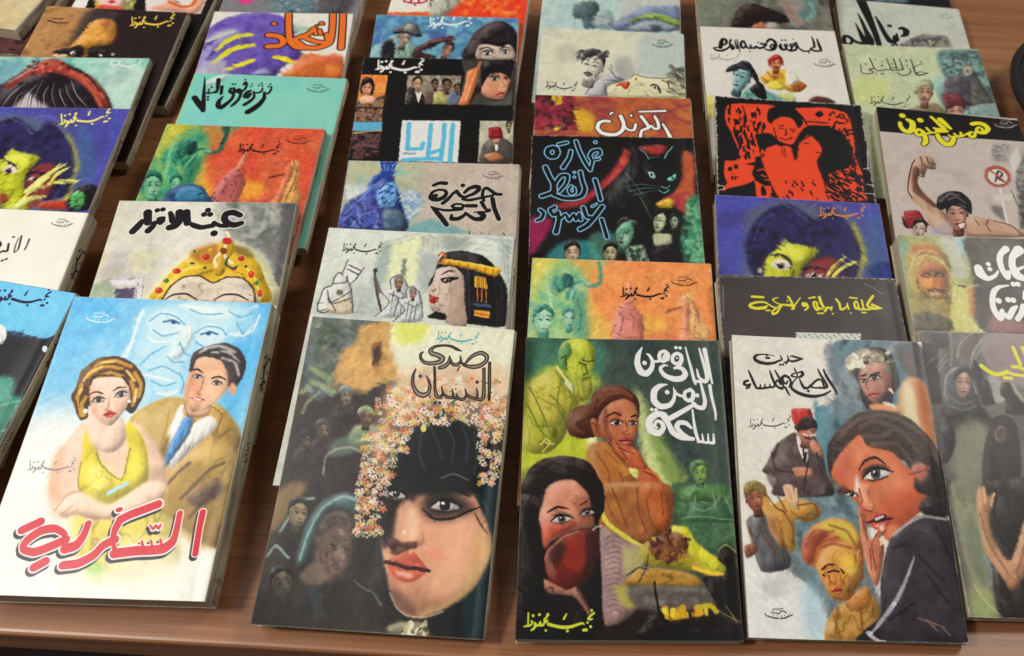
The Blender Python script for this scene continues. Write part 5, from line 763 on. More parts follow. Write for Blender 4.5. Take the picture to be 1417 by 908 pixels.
    a.P('370,320 380,250 430,190 520,160 600,180 650,250 660,340 660,440 620,500 580,545 520,540 480,480 440,400 390,370', 'b87448', 3); a.P('440,390 470,310 560,270 640,320 650,420 610,510 560,540 510,530 480,470', 'c89048', 5); a.P('430,210 510,165 600,185 640,250 610,290 520,230', 'c8b448', 10, .9); a.P('370,330 385,250 440,210 500,230 440,300 430,360 400,380', 'a05038', 8, .85); a.SS('390,290 440,240 520,220;420,340 450,280 540,250;500,190 580,220 620,280;400,260 430,220;460,300 520,280 600,300', 13, '8c4830', alpha=.6, soft=5); a.P('540,340 600,330 630,400 600,430 560,390', 'd8b850', 10, .8)
    a.SS('465,400 490,380 520,378;555,400 570,420', 9, '4c2418'); a.SS('495,415 525,405 545,412;470,425 480,430', 9, '34180f'); a.SS('500,430 505,460 530,465', 7, '9c4c2c'); a.E(540, 450, 34, 30, 'd8643c', 1, .7).E(480, 440, 20, 24, 'c85838', 1, .6); a.lips(537, 500, 54, 34, -10, 'b04434', '5c2018', 'd07c54'); a.P('625,320 650,310 660,360 640,390', 'b8783c', 3); a.SS('520,530 580,545 620,510', 7, '8c4c24')
    # large woman
    a.z(Z7); a.P('490,620 500,550 560,470 640,410 760,400 880,440 980,540 1030,640 1040,800 900,760 860,640 700,600 640,520 540,640 510,720', '3c3230', 4); a.N(['2c2422', '5c4c44', '3c322e', '6c5c52'], '500,600 510,550 570,475 650,415 760,405 880,445 980,545 1030,640 940,640 860,620 700,570 640,500 560,600 520,680', 26, .7, 31, soft=8, asp=.4); a.SS('540,540 620,450 760,420 880,470;640,480 720,450 840,500 940,620;700,560 820,560 900,660;560,500 640,440;900,480 980,560 1010,660;660,520 760,520', 18, '6c5c54', alpha=.6, soft=7)
    a.z(PX).P('1150,656 1159,632 1188,601 1200,617 1235,626 1256,648 1275,656 1286,672 1283,699 1259,720 1241,741 1229,748 1212,729 1200,723 1188,699 1176,688 1161,670', 'c8704c', 1); a.P('1188,606 1200,620 1232,630 1250,660 1240,690 1215,680 1195,650', 'd48860', 10, .6); a.P('1152,660 1165,628 1182,612 1180,640 1172,680', 'b0543c', 6, .6); a.z(Z7); a.P('630,700 650,760 640,790 620,790', 'f0e0d4', 5, .9)
    a.z(Z8); a.P('640,0 700,0 690,60 720,100 690,120 650,80', 'e09c7c', 8, .9); a.P('780,60 960,0 950,110 860,190 800,250 760,240 760,160', 'b85438', 20, .5); a.P('760,200 820,190 830,230 790,262 765,250', 'd88c60', 8, .7)
    a.z(Z7); a.P('640,690 650,640 690,620 740,640 770,680 740,720 690,750 650,740', 'a84c38', 14, .4); a.SS('640,680 670,635 720,622 765,655', 13, '34201e', taper=.5); a.P('645,700 700,660 775,665 750,720 700,735', '2c2020', 5, .5); a.eye(722, 700, 66, -8, '4c4c44', '201818', 'e0dcd4', -.1); a.P('530,770 560,750 590,770 600,790 540,790', '4c2c28', 6, .8)
    a.z(Z8); a.eye(606, 48, 28, 14, '3c2c28', '201818', 'e8e4e0'); a.SS('640,20 655,70 650,100 690,110', 6, '9c4030', soft=2); a.P('650,95 690,90 715,105 700,130 670,120', 'dc8868', 4, .8); a.SS('665,118 700,128', 6, '6c2c24')
    a.lips(735, 170, 120, 84, -10, 'b4443c', '3c1616', 'cc6050'); a.P('700,165 760,140 770,158 725,180', '3c1818'); a.P('715,162 755,145 758,155 722,172', 'ece4dc', 1)
    a.P('635,100 665,120 680,230 700,260 740,200 765,190 770,220 735,260 760,300 740,440 720,480 680,400 650,260', 'c47c60', 3); a.SS('650,140 672,230 680,260;740,215 700,280 720,400;690,300 700,400;755,285 735,340', 7, '7c3c30', alpha=.8, soft=1); a.E(748, 206, 12, 16, 'ecc8b4', .5); a.E(745, 275, 10, 18, 'e4bca4', .5)
    a.P('920,150 1060,160 1100,400 1165,740 650,745 660,690 740,620 740,460 770,300 800,240 880,180', '383236', 4); a.N(['302a2e', '46404a', '3c3638'], '920,160 1050,170 1090,400 1150,730 760,740 760,460 800,280', 60, .7, 8, soft=8); a.P('920,100 1000,20 1060,20 1065,150 960,150', '2c2426', 6); a.SS('800,240 860,190 940,152 1050,165', 14, 'b0acac', alpha=.7, soft=4)
    a.SS('900,340 880,400 840,500 800,570 740,650 690,710', [6, 14, 18, 22, 18, 8], 'b8b8c0', alpha=.75, soft=5); a.SS('800,570 810,560;700,700 680,700 730,735 760,742', 16, 'c8ccd4', alpha=.8, soft=3); a.SS('920,330 980,400 1040,450;860,280 800,300;1000,200 1080,360;960,420 1060,560;780,640 900,560', 12, '201c20', alpha=.6, soft=5); a.SS('920,630 980,650 1030,670 1070,710;960,640 1010,690', 8, '8c6c5c', alpha=.8)
    a.z(Z7); a.P('920,600 1000,640 1035,700 1040,800 960,800 900,760', '2e2626', 5); a.P('885,670 915,645 960,655 970,700 940,740 905,720', 'b86c5c', 6, .9); a.SS('880,700 930,690 970,670', 10, '8c4c44', soft=3)
    a.brush(.2, 4.5, 12, .05, .8); a.z(Z7)
    pass
    f0 = a.fr; a.z(V3).L("780,332,12 720,320,24 650,300,22 625,302,12;780,334,12 720,350,24 650,366,26 600,352,18;585,290,10 600,340,22 570,385,26 545,372,14;495,290,10 517,340,20 480,362,18;517,345,18 470,362,24 420,385,30 330,395,36 240,380,40 190,355,40 170,325,34 190,295,28 240,282,18 330,280,12 420,298,8;325,290,24;320,322,26 355,325,26;495,408,26;530,405,26;1040,470,20 1080,560,34 1140,650,36 1190,730,28 1210,780,12;970,465,16 1000,530,26 1050,610,30 1085,680,30 1050,700,26 990,695,24;1050,690,24 1020,610,20 980,590,24 930,620,26 880,680,24 930,697,20 1040,700,20;880,680,20 840,700,24;848,738,32;740,590,14 765,650,28 800,700,34 850,695,26 870,660,12;670,450,14 690,490,18 715,545,14;770,500,34 780,530,36 740,565,24 690,560,18 640,550,22 650,525,18 700,510,12 760,500,24;700,580,14 660,620,16 635,680,24 650,715,34 720,760,40 820,795,42 930,805,38 1020,790,28 1090,760,22 1130,735,16;600,570,26 560,545,32 520,570,32 535,620,26 570,650,18 590,615,20;600,560,26 630,620,24 610,690,18;560,690,20 590,750,24 620,800,10;430,480,16 470,550,26 520,640,30 545,700,16;365,485,16 390,560,28 430,650,30 470,690,26 510,705,36 530,700,20;430,655,20 460,600,20 500,650,24;425,660,18 415,687,22 380,690,22 362,655,12;370,690,24 310,697,24 302,650,12;310,700,24 250,705,26 245,655,12;250,705,26 200,705,26;95,480,14 130,560,28 170,650,30 200,705,24;90,610,26 50,622,30 42,655,30 80,668,26 120,650,16;120,655,18 100,690,28 70,705,22", ['1c1818'], (0,), mul=1.1); a.fr = f0
    pass
    a.sign(120, 480, 325, 462, '4c4848', .8); a.z(Z8).logo(262, 615, 66, '2c2828', .95); a.wear(.6)
@art('h2', 420, '46403f', .4)
def _(a):
    a.N(['423b3e', '4c4548'], None, 60, .8, 3); a.z(B7); a.Q('540,825 915,832 910,875 545,868', 'c8ccc0')
    for i in range(46): a.E(545+i*8, 835+(i*37 % 30), 4, 4, ['1c2020', '3c6450', '8c9c8c'][i % 3], .3)
    pass
    f0 = a.fr; a.z(V7).L("1260,70,24 1225,120,24 1205,160,24 1240,190,24 1300,192,24 1350,190,12;1345,190,14 1290,170,22 1250,150,18 1255,182,18;1150,110,18 1160,150,18 1172,198,20 1230,203,16;1125,185,18 1090,190,22 1078,140,20 1095,120,16 1115,150,18 1120,198,18 1160,203,18;1035,85,18 1105,92,14;1155,232,16 1190,232,16;900,100,20 930,140,22 945,198,24 975,195,18 1005,170,16 1010,140,12;1010,150,12 1022,198,18;1045,235,16;790,218,22 815,182,22 842,190,18 860,172,12;858,175,14 853,210,14;868,243,18;735,80,26 755,140,26 780,180,20;740,190,22 710,205,24 685,170,22 680,130,20 710,130,18 720,180,20 765,195,18;630,90,14 690,80,20;720,238,16 775,238,16;430,75,22 460,120,22 480,178,24 500,150,16 550,85,10;470,195,22 490,190,16;610,145,24 575,140,24 580,165,22 620,160,20 622,185,18 595,208,16;422,115,16;450,160,26 400,155,20 350,150,14 290,120,12 282,98,14 330,85,10;380,150,12 345,190,18 322,228,22 282,245,24 275,220,18 310,190,16 350,160,12;300,182,16 260,165,16 200,130,18 120,130,22 58,152,24 62,175,28 120,190,28 200,182,30 222,165,14;75,75,24 185,80,22;215,210,16 250,210,16", ['2c282a','d0c82c'], (5,0), mul=1.1); a.fr = f0; a.SS('930,545 990,575 1040,610;1055,512 1085,545;125,560 128,740', 4, 'b0a8a8', alpha=.6); a.SS('100,508 105,520 110,700;110,510 300,512', 4, 'a8a0a0', alpha=.5); a.wear(1.2, 'b0a8a8')
@art('h4', 440, '1e1818', .4)
def _(a):
    a.form = 0; a.N(['1c1618', '221c1e'], None, 50, .7, 3); a.z(B6)
    R = 'd84c2c'; a.P('225,70 500,70 560,100 700,90 860,90 1000,130 1040,250 1060,420 1100,520 1110,640 1080,700 230,680 220,560 200,440 280,430 290,300 210,200', R, 3)
    a.P('160,250 280,260 290,420 200,430 160,560', '1c1618', 4); a.P('100,700 220,620 340,590 400,560 380,520 395,470 340,460 400,440 405,410 530,415 545,480 600,500 530,510 530,570 510,600 600,640 650,700', '1c1618', 2); a.Q('395,560 460,600 505,600 515,680 410,680', R, 1); a.P('440,600 462,610 475,660 440,660', '1c1618'); a.SS('530,560 560,580 590,590', 10, '1c1618'); a.SS('415,500 450,490 480,510;440,530 470,540;500,520 520,530;460,560 500,560', 8, R)
    a.P('480,170 490,100 560,75 640,80 700,140 710,200 660,230 640,160 560,150 520,200', '1c1618', 2); a.P('510,190 560,155 640,160 680,220 660,280 590,320 530,300', R, 2); a.SS('555,210 590,205;630,230 665,235;560,225 585,228;640,245 660,248;600,230 605,265 590,270;560,285 600,300 640,285;520,220 540,290;500,110 560,95 640,100;520,130 600,110 680,150', 7, '1c1618'); a.P('415,330 430,260 500,260 560,310 640,330 680,290 690,400 640,440 580,380 540,330 460,370', '1c1618', 3); a.P('440,430 480,350 560,340 640,360 690,640 660,690 560,690', R, 4)
    a.P('670,290 740,210 860,210 960,250 1030,340 1040,430 1000,480 930,500 880,530 860,640 820,520 800,440 830,390 820,330 760,270 700,320', '1c1618', 4); a.P('690,330 740,270 780,290 830,340 830,390 780,400 700,370 680,350', R, 2); a.SS('700,300 760,275;720,320 750,325;800,380 830,385', 7, '1c1618'); a.P('680,370 780,400 810,470 870,640 850,690 690,690', R, 4)
    a.P('200,470 250,435 310,445 325,490 310,540 280,560 230,590 200,540', R, 2); a.E(235, 490, 17, 16, '1c1618').E(275, 475, 17, 17, '1c1618'); a.SS('250,520 262,525;240,545 290,545;250,540 250,560;270,538 270,558', 7, '1c1618')
    a.D((220, 80, 460, 420), 110, 13, ['1c1618'], .95, 80, 2.2); a.D((460, 560, 900, 690), 20, 10, ['1c1618'], .8, 60, 2.5); a.D((870, 100, 1060, 470), 100, 12, ['1c1618'], .95, None, 1.8); a.D((860, 480, 1110, 700), 110, 13, ['1c1618'], .95, 40, 2); a.Q('745,95 870,90 870,165 745,170', R); a.P('790,130 820,110 850,130 820,155', '1c1618'); a.SS('740,180 870,190;700,140 740,200', 10, '1c1618'); a.P('1010,520 1050,500 1070,530 1040,550', '1c1618', 2); a.SS('920,500 1000,480 1060,410;900,510 980,560 1090,570', 9, '1c1618'); a.SS('330,90 370,200 420,370;420,120 400,220;250,100 240,220 290,350', 10, R); a.SS('590,350 600,420;575,350 585,400', 4, '1c1618')
    a.brush(.2, 3.5, 5, .03, .5); a.z(B6); a.SS('150,605 190,600 200,620 160,630;1110,220 1130,300;1110,490 1165,480;1130,590 1180,600;1120,650 1190,655;1135,360 1140,500', 5, 'd8d4cc', alpha=.85); a.SS('125,20 130,300;150,380 150,560', 6, 'c8c4bc', alpha=.8); a.wear(1.5, 'dcd8d0')
@art('h5', 420, 'd8d4ca', .36)
def _(a):
    a.N(['d2cec4', 'dcd8ce'], None, 80, .7, 3); a.z(B5); a.P('130,690 180,670 190,800 130,840', 'c8bc50', 12, .8)
    a.P('370,680 420,620 480,600 540,620 600,650 760,700 760,740 370,740', '6c9c94', 4); a.P('500,570 540,600 560,690 500,680 440,620', '241e24', 3); a.P('540,620 640,630 760,680 740,710 600,640', 'd0d0c8', 3); a.face(380, 545, 130, 190, 18, -.8, '84a8ac', '3c5458', '201c22', 'b4ccca', '3c3c44', sex='m', line='1c2024', side=-1); a.P('270,500 300,460 390,435 460,470 500,540 500,590 460,540 440,500 360,480 310,500', '201c22', 3); a.SS('300,480 380,455 450,490;330,490 400,470 460,520', 6, '5c5c68', alpha=.7)
    a.P('510,550 560,500 620,480 700,490 760,540 830,600 790,640 720,640 640,600 560,590', 'd0a43c', 3); a.P('550,590 620,560 680,600 660,630 560,610', 'd8cc50', 4); a.P('720,480 780,540 770,580 700,600 690,500', 'dcdcc8', 4); a.P('730,590 790,570 840,600 790,640 740,630', 'a05c30', 3); a.face(625, 445, 84, 100, 4, .2, 'c87c50', '7c3828', '9c3028', 'e0a070', '6c2020', sex='m', line='3c1814', beard='3c1a14'); a.P('565,420 590,395 650,390 675,430 670,460 640,415 590,430 580,470', 'a83830', 3); a.SS('520,540 570,570;600,530 640,545;760,600 800,620;560,500 600,540 650,520', 8, '8c3c20', alpha=.8)
    a.P('860,690 900,670 980,680 1040,720 860,720', '5c3434', 4); a.D((640, 660, 830, 700), 8, 24, ['c8c850', 'b4b868'], .6); a.brush(.2, 4, 7, .05, .7); a.z(B5)
    pass
    f0 = a.fr; a.z(W1).L("1330,80,14 1350,140,24 1375,200,28 1388,238,12;1265,55,12 1290,120,22 1300,185,22;1300,185,20 1252,203,18 1290,230,26 1350,235,24 1380,222,14;1260,215,16 1220,235,18 1160,235,22 1110,205,20 1085,185,12;1230,255,18;1085,170,18 1062,130,22 1045,150,16 1060,180,18 1092,178,18;1080,185,18 1060,220,24 1000,235,26;1020,145,18 992,155,18 1005,188,18 1028,165,18;1020,185,16 990,232,22 955,215,24;945,148,18 920,158,18 935,187,18 958,165,16;950,180,16 930,215,24 890,215,32 865,180,34 872,150,20;885,98,20;930,98,20;1025,85,14;700,110,20 740,85,28 790,110,30 810,160,30 790,212,28 740,227,26 690,217,20 668,200,12;765,150,18 742,172,18 752,202,18 782,188,16 778,155,14;720,100,20 690,132,16;690,150,22 640,148,28 620,138,18;690,158,18 650,190,26 600,200,28 560,178,22 540,200,24 500,190,22 488,155,14;500,200,24 450,195,22 430,160,20 400,108,22 372,125,24 370,180,26 400,197,24 430,172,16;585,130,16;480,240,16;320,90,10 335,180,14 360,250,8;290,95,10 305,160,16 320,205,18;240,90,20 228,140,20 262,210,28 282,190,16 255,150,12;225,175,18 200,200,22 130,230,28 60,225,24 25,195,18;110,188,40 120,125,40 138,82,28 175,92,28 188,130,24 150,158,22 122,130,16;105,190,18 40,190,14", ['1c181a'], (0,), mul=1.15); a.fr = f0; a.sign(160, 412, 370, 412, '8c8884', .9); a.logo(965, 445, 74, '3c3838', .9); a.wear(.4)
@art('h6', 380, '5c5c58')
def _(a):
    a.z(B5); a.N(['4c4c4a', '7c7c70', '64645c'], None, 50, .9, 4); a.P('100,-60 400,-60 330,60 260,170 80,180', '7c8470', 20, .6); a.P('700,-60 900,-60 880,120 840,180 700,150 720,60', '5c807c', 10, .8); a.P('640,0 760,-40 830,40 780,100 830,160 740,190 680,90', '9c8880', 10, .7); a.SS('730,120 780,150 850,150;740,100 700,20', 18, 'b06848', alpha=.6, soft=6); a.SS('860,20 890,80 840,140', 22, '84b0a8', alpha=.6, soft=8); a.P('320,195 330,100 380,40 470,25 580,60 680,100 715,150 640,165 560,150 520,195', '2c201e', 3); a.P('450,200 470,170 530,150 560,200', 'b06c4c', 4); a.P('560,160 640,160 640,200 550,200', 'b8a8a0', 6, .8); a.brush(.5, 7, 4); a.wear(.4)

@art('i1', 520, '54504e', .36)
def _(a):
    a.z(C3); a.N(['4a4644', '6c6660', '58524f'], None, 60, .9, 3, asp=2); a.P('900,150 1300,160 1500,160 1500,700 1000,700 900,560 800,300', '8c7c7c', 20, .9); a.Q('165,270 350,260 360,540 400,900 260,900', '2c2628', 6); a.P('260,250 300,160 480,170 470,300 300,320', '2c2428', 8, .9); a.SS('720,160 600,260 560,420;860,180 740,330 700,520;820,220 720,400;880,240 760,400 740,460', 18, '9c9890', alpha=.6, soft=5); a.SS('480,160 500,340 490,500', 34, '787870', alpha=.8, soft=6); a.SS('450,370 350,520;460,430 360,560;340,400 230,500', 16, '8c8c84', alpha=.6, soft=5); a.P('740,440 800,520 880,760 900,900 820,900 700,560', '2c2838', 8, .9)
    a.P('820,660 900,660 940,820 960,900 840,880', '2c2a2a', 4); a.P('880,600 1000,640 1080,840 960,880', 'a0a098', 10, .8); a.P('1010,740 1030,680 1100,670 1130,730 1150,780 1250,860 1300,1000 1080,1000 1070,860 1010,800', '242022', 5); a.P('1120,660 1200,760 1300,900 1220,860', 'b0b0a0', 10, .7)
    a.z(Z7); a.P('1010,420 1060,360 1200,370 1290,480 1340,560 1300,800 1040,800 1000,560', '2c2a2a', 8); a.P('1090,480 1200,440 1290,520 1250,640 1220,800 1100,800 1060,600', '8c8c78', 26, .85); a.P('1040,280 1060,210 1110,190 1170,230 1190,310 1210,380 1160,420 1080,410 1040,360', '44464a', 4); a.SS('1040,330 1050,240 1100,200 1160,230 1190,320', 9, '9ca0a0', alpha=.6, soft=3)
    a.P('1240,520 1270,440 1330,420 1380,470 1400,620 1380,800 1230,800 1220,640', '2a2628', 5); a.P('1275,500 1300,470 1335,480 1345,530 1315,560 1285,545', '5c4c48', 3); a.P('1020,520 1040,470 1080,480 1090,560 1060,640 1020,640', '343234', 4)
    a.face(1130, 275, 84, 130, 0, 0, 'a88878', '4c4040', '2c2a2c', 'c8b0a0', '54302c', sex='m', line='201c1c'); a.SS('1080,350 1120,370 1170,360;1060,380 1130,400 1190,380', 12, '6c7070', alpha=.7, soft=4)
    a.z(Z8); a.P('1060,0 1200,0 1240,200 1260,400 1280,600 1260,640 1150,630 1120,300', '74745e', 10); a.N(['5c5c4c', '94947a', '747c66'], '1070,0 1190,10 1240,240 1250,600 1170,620 1120,280', 40, .7, 5, asp=3, soft=10); a.P('1180,480 1260,500 1310,630 1180,630', '98a468', 20, .7); a.P('1240,0 1500,0 1500,640 1310,635 1270,500 1240,260 1210,120', '2c2626', 8); a.SS('1230,340 1260,400 1260,470', 14, '7c98a8', alpha=.6, soft=6)
    a.P('1190,80 1200,20 1225,10 1240,60 1275,40 1270,100 1250,140 1270,250 1350,360 1430,120 1480,-60 1500,200 1440,400 1360,500 1320,450 1240,330 1200,160', 'b88c68', 4); a.SS('1205,30 1210,100;1225,15 1232,90;1275,45 1258,100;1195,70 1205,110', 9, 'c8a07c'); a.SS('1210,140 1250,280 1340,420;1360,480 1400,360 1440,200', 12, '7c5440', alpha=.6, soft=4); a.P('1340,480 1360,420 1400,440 1380,490', '9c6c4c', 4)
    a.SS('1180,480 1240,560 1310,625', 4, 'd8d4c4', alpha=.6, soft=2)
    a.brush(.2, 6, 7); a.z(C3); T = '1.1:815,500 880,550 960,590 1040,585 1090,565;.8:1090,565 1150,590 1250,605 1340,600;.9:1145,510 1220,520 1300,560;.9:1150,310 1180,380 1225,485;.9:1245,310 1280,390 1300,480;.9:1060,628 1130,632'
    a.OUT(T, 40, ['ccc820'], [0]); a.wear(.8)
@art('i2', 480, '6c6450', .36)
def _(a):
    a.z(C2); a.N(['7c7850', 'a8a46c', '8c8458', '5c5c48'], None, 40, .9, 4); a.P('340,140 800,140 840,300 860,480 820,680 960,810 440,800 380,460', '98985c', 10, .8); a.P('340,150 400,180 380,300 440,440 400,470 360,300', '64989c', 14, .7); a.P('600,150 740,150 800,300 820,420 720,420 680,280', 'b0b4a8', 16, .85); a.P('720,150 800,140 830,330 790,260', '88b8c4', 8, .8); a.P('800,140 1300,150 1300,840 960,820 840,700 860,500 840,320', '3c3630', 10); a.N(['3c3834', '5c5444', '2c2826', '6c6048'], '830,150 1280,160 1280,500 860,480', 36, .8, 5, soft=12)
    a.P('700,500 860,480 840,640 900,780 960,810 700,790', 'c0bc70', 16, .85); a.P('820,500 870,500 880,640 840,700', 'b86c30', 12, .7); a.P('960,660 1060,690 1200,720 1300,800 980,810', '98686c', 12, .8); a.P('860,500 960,480 980,700 900,740', '3c2c30', 12, .8)
    a.P('400,250 440,190 540,180 620,230 680,290 700,400 700,600 680,700 560,560 480,600 440,520 390,420', 'a88c48', 6); a.P('420,200 560,190 640,260 560,270 460,280', 'a4683c', 10, .8); a.SS('450,300 500,270 580,280 650,330;420,360 440,280 500,230 600,250;460,340 500,290;640,300 690,400 690,540', 14, 'ccbc78', alpha=.7, soft=5); a.N(['a8945c', '8c7c4c', 'bcae70'], '440,560 560,580 700,620 680,780 450,760', 26, .7, 8, soft=8); a.P('440,680 540,660 700,720 690,800 440,800', '5c5850', 8, .85)
    a.P('470,430 480,350 540,310 620,330 670,380 670,500 640,560 590,570 540,540 500,500', 'b46c34', 3); a.P('490,450 540,430 600,440 580,530 540,520 500,490', 'cc8838', 8, .8); a.P('480,350 560,320 640,350 660,400 600,380 500,400', '9c5c34', 6, .8); a.SS('490,410 530,395 565,410;585,405 620,390 650,400', 12, '2c1c18'); a.SS('500,420 550,420;590,418 650,412', 10, '3c2018'); a.SS('575,430 585,490 570,500', 7, '7c3c20'); a.SS('540,520 580,505 610,508 640,520', 14, '3c2c24'); a.SS('560,540 620,540', 14, 'b0a078', soft=2); a.P('540,540 600,550 650,530 640,575 580,575', '7c6848', 4, .8); a.SS('500,480 520,540 560,570', 7, '4c3424'); a.SS('460,420 480,500 530,560 560,590;680,400 690,500 660,570', 8, '4c4430', alpha=.7, soft=3)
    a.SS('700,400 760,480 840,490 900,470;720,520 760,600;740,640 800,720;860,760 920,800', 12, 'd0d0a8', alpha=.6, soft=5); a.SS('750,480 800,485', 12, '2c2824'); a.brush(.5, 7, 7, tone=1.4); a.z(C2)
    pass
    f0 = a.fr; a.z(W6).L("70,285,80 95,345,90 170,400,50 250,370,38 285,320,22;178,240,46;195,295,46;370,75,70 315,130,56 302,200,60 330,300,54 388,385,56 398,330,44;510,90,100 445,160,66 440,260,68 490,360,86 570,400,60;570,270,26 500,300,36;450,460,52;500,460,52;400,475,16 300,490,38 240,540,56 222,640,54 242,740,58 310,830,66 330,750,44;290,640,60;395,630,56;450,635,56;340,770,34 400,820,58 450,735,56 490,702,26;560,700,56 540,780,56 500,840,56;570,540,26 565,620,26", ['2c2624','e6e6e2'], (10,0), mul=1.1); a.fr = f0; a.wear(.5)
@art('i3', 460, 'b4a8a0', .36)
def _(a):
    a.z(C1); a.N(['aca098', 'bcb0a8', 'b4aaa4'], None, 70, .8, 3); a.P('560,780 700,800 720,910 560,910', '9c90a4', 16, .6); a.N(['686464', 'a8a4a0', '4c4848'], '990,290 1110,300 1100,430 980,420', 18, .8, 5, soft=6); a.Q('1110,400 1160,310 1205,460 1140,540', 'c8c4c0', 2); a.N(['5c5858', '8c8884', '3c3a3a'], '1150,500 1240,300 1240,900 1180,900', 20, .85, 6, soft=6); a.P('980,730 1060,740 1080,840 1000,780', '5c585c', 10, .7)
    a.SS('1040,590 1060,700 1100,880', 12, 'd4d0cc'); a.SS('1120,620 1180,760 1230,900;1150,560 1240,740', 7, '5c5858', alpha=.8); a.E(1025, 525, 100, 78, 'a0584c', .1, 1, 18).E(1025, 527, 74, 54, 'd0ccc0', .1, 1, 18); a.SS('1010,560 1030,490 1060,510 1030,540 1065,560', 12, '3c3434'); a.SS('970,480 1085,570', 12, 'a0584c', smooth=False); a.Q('1000,650 1130,650 1130,690 1000,700', 'c4c0b8', 3); a.brush(.2, 5, 4, .04, .6); a.z(C1)
    a.Q('150,30 1300,150 1300,290 170,212', '1e1a1c')
    a.P('400,520 430,430 450,400 490,380 560,390 595,440 590,475 540,470 510,530 480,500 465,560 500,640 600,720 700,830 760,920 600,920 500,760 410,670 395,600', 'b09078', 3); a.P('430,480 460,450 480,500 465,570 510,640 600,730 580,740 470,660 430,620', '6c4438', 6, .8); a.SS('450,410 430,440 410,520 400,620 430,680;490,390 500,430;530,390 545,430 590,440;540,470 590,475;470,470 480,520 515,530;500,440 530,460', 7, '4c3430'); a.P('500,740 600,800 700,860 740,910 620,910', 'c4a890', 8, .7)
    a.P('860,800 960,830 1060,840 1150,900 860,910', 'b4907c', 4); a.z(C2); a.P('860,0 1000,20 1120,60 1230,140 830,140 800,110 700,60', 'b4907c', 4); a.SS('960,20 950,60 980,100;1000,30 1120,60 1200,130;870,20 900,60', 7, '4c3430', alpha=.8); a.Q('560,80 690,20 720,130 580,130', 'a49cac', 4, .6); a.z(C1)
    a.face(745, 795, 150, 210, -4, -.1, 'b48874', '6c4438', '1c181a', 'd4ac94', '7c302c', sex='m', line='241a1a'); a.P('600,740 610,670 680,630 770,635 840,700 845,790 800,760 770,740 700,730 640,760', '201c1e', 3); a.SS('630,700 690,650 760,660;680,690 740,670 800,710;760,720 800,740', 12, '84808c', alpha=.6, soft=4); a.P('750,860 800,850 800,880 770,890', 'e4dcd4', 2); a.SS('745,862 775,850 805,850 800,885 770,895 745,862', 5, '5c2420')
    a.P('370,780 400,765 480,770 520,860 400,890', '8c2a2c', 3); a.P('400,790 470,780 500,850 430,860', 'a03434', 8, .7); a.z(C2); a.P('375,0 480,0 550,60 440,60 400,40', '8c2a2c', 3); a.face(480, 90, 100, 120, 8, -.3, 'c0ac9c', '5c4840', '1c181a', 'dcd0c4', '6c2c28', sex='m'); a.z(C1); a.P('360,800 400,880 390,890 365,860', '2c2020', 2)
    pass
    f0 = a.fr; a.z(W5).L("1105,175,50 1180,162,50 1270,180,56 1335,240,54 1290,300,46 1200,297,40 1168,255,32 1200,222,28 1255,250,26 1240,290,24;1150,290,30 1140,350,36 1095,368,34 1055,315,38 1100,290,26;1060,312,36 1000,330,22 950,352,32 940,300,28;950,352,30 890,352,30 845,315,26;880,358,30 805,362,28 765,335,22;840,390,46 800,465,56 720,468,62 640,405,60 600,330,46;640,110,64 700,160,56 790,240,36;510,72,34 560,115,36 640,190,46 700,240,46 620,260,54 550,232,26;600,280,46 740,280,36;580,290,18 510,300,28 442,232,28;480,310,26 400,315,32 330,338,44 282,295,36 330,252,34 390,290,46 420,360,54 430,430,54 402,470,44;160,112,40 230,150,62 240,230,62 190,288,58 110,268,52 62,205,46 56,160,40;90,55,66;350,120,66", ['1a1618','d4cc2c'], (24,0), mul=1.15); a.fr = f0; a.logo(1085, 165, 78, 'b0a8a8', .9); a.wear(.5)
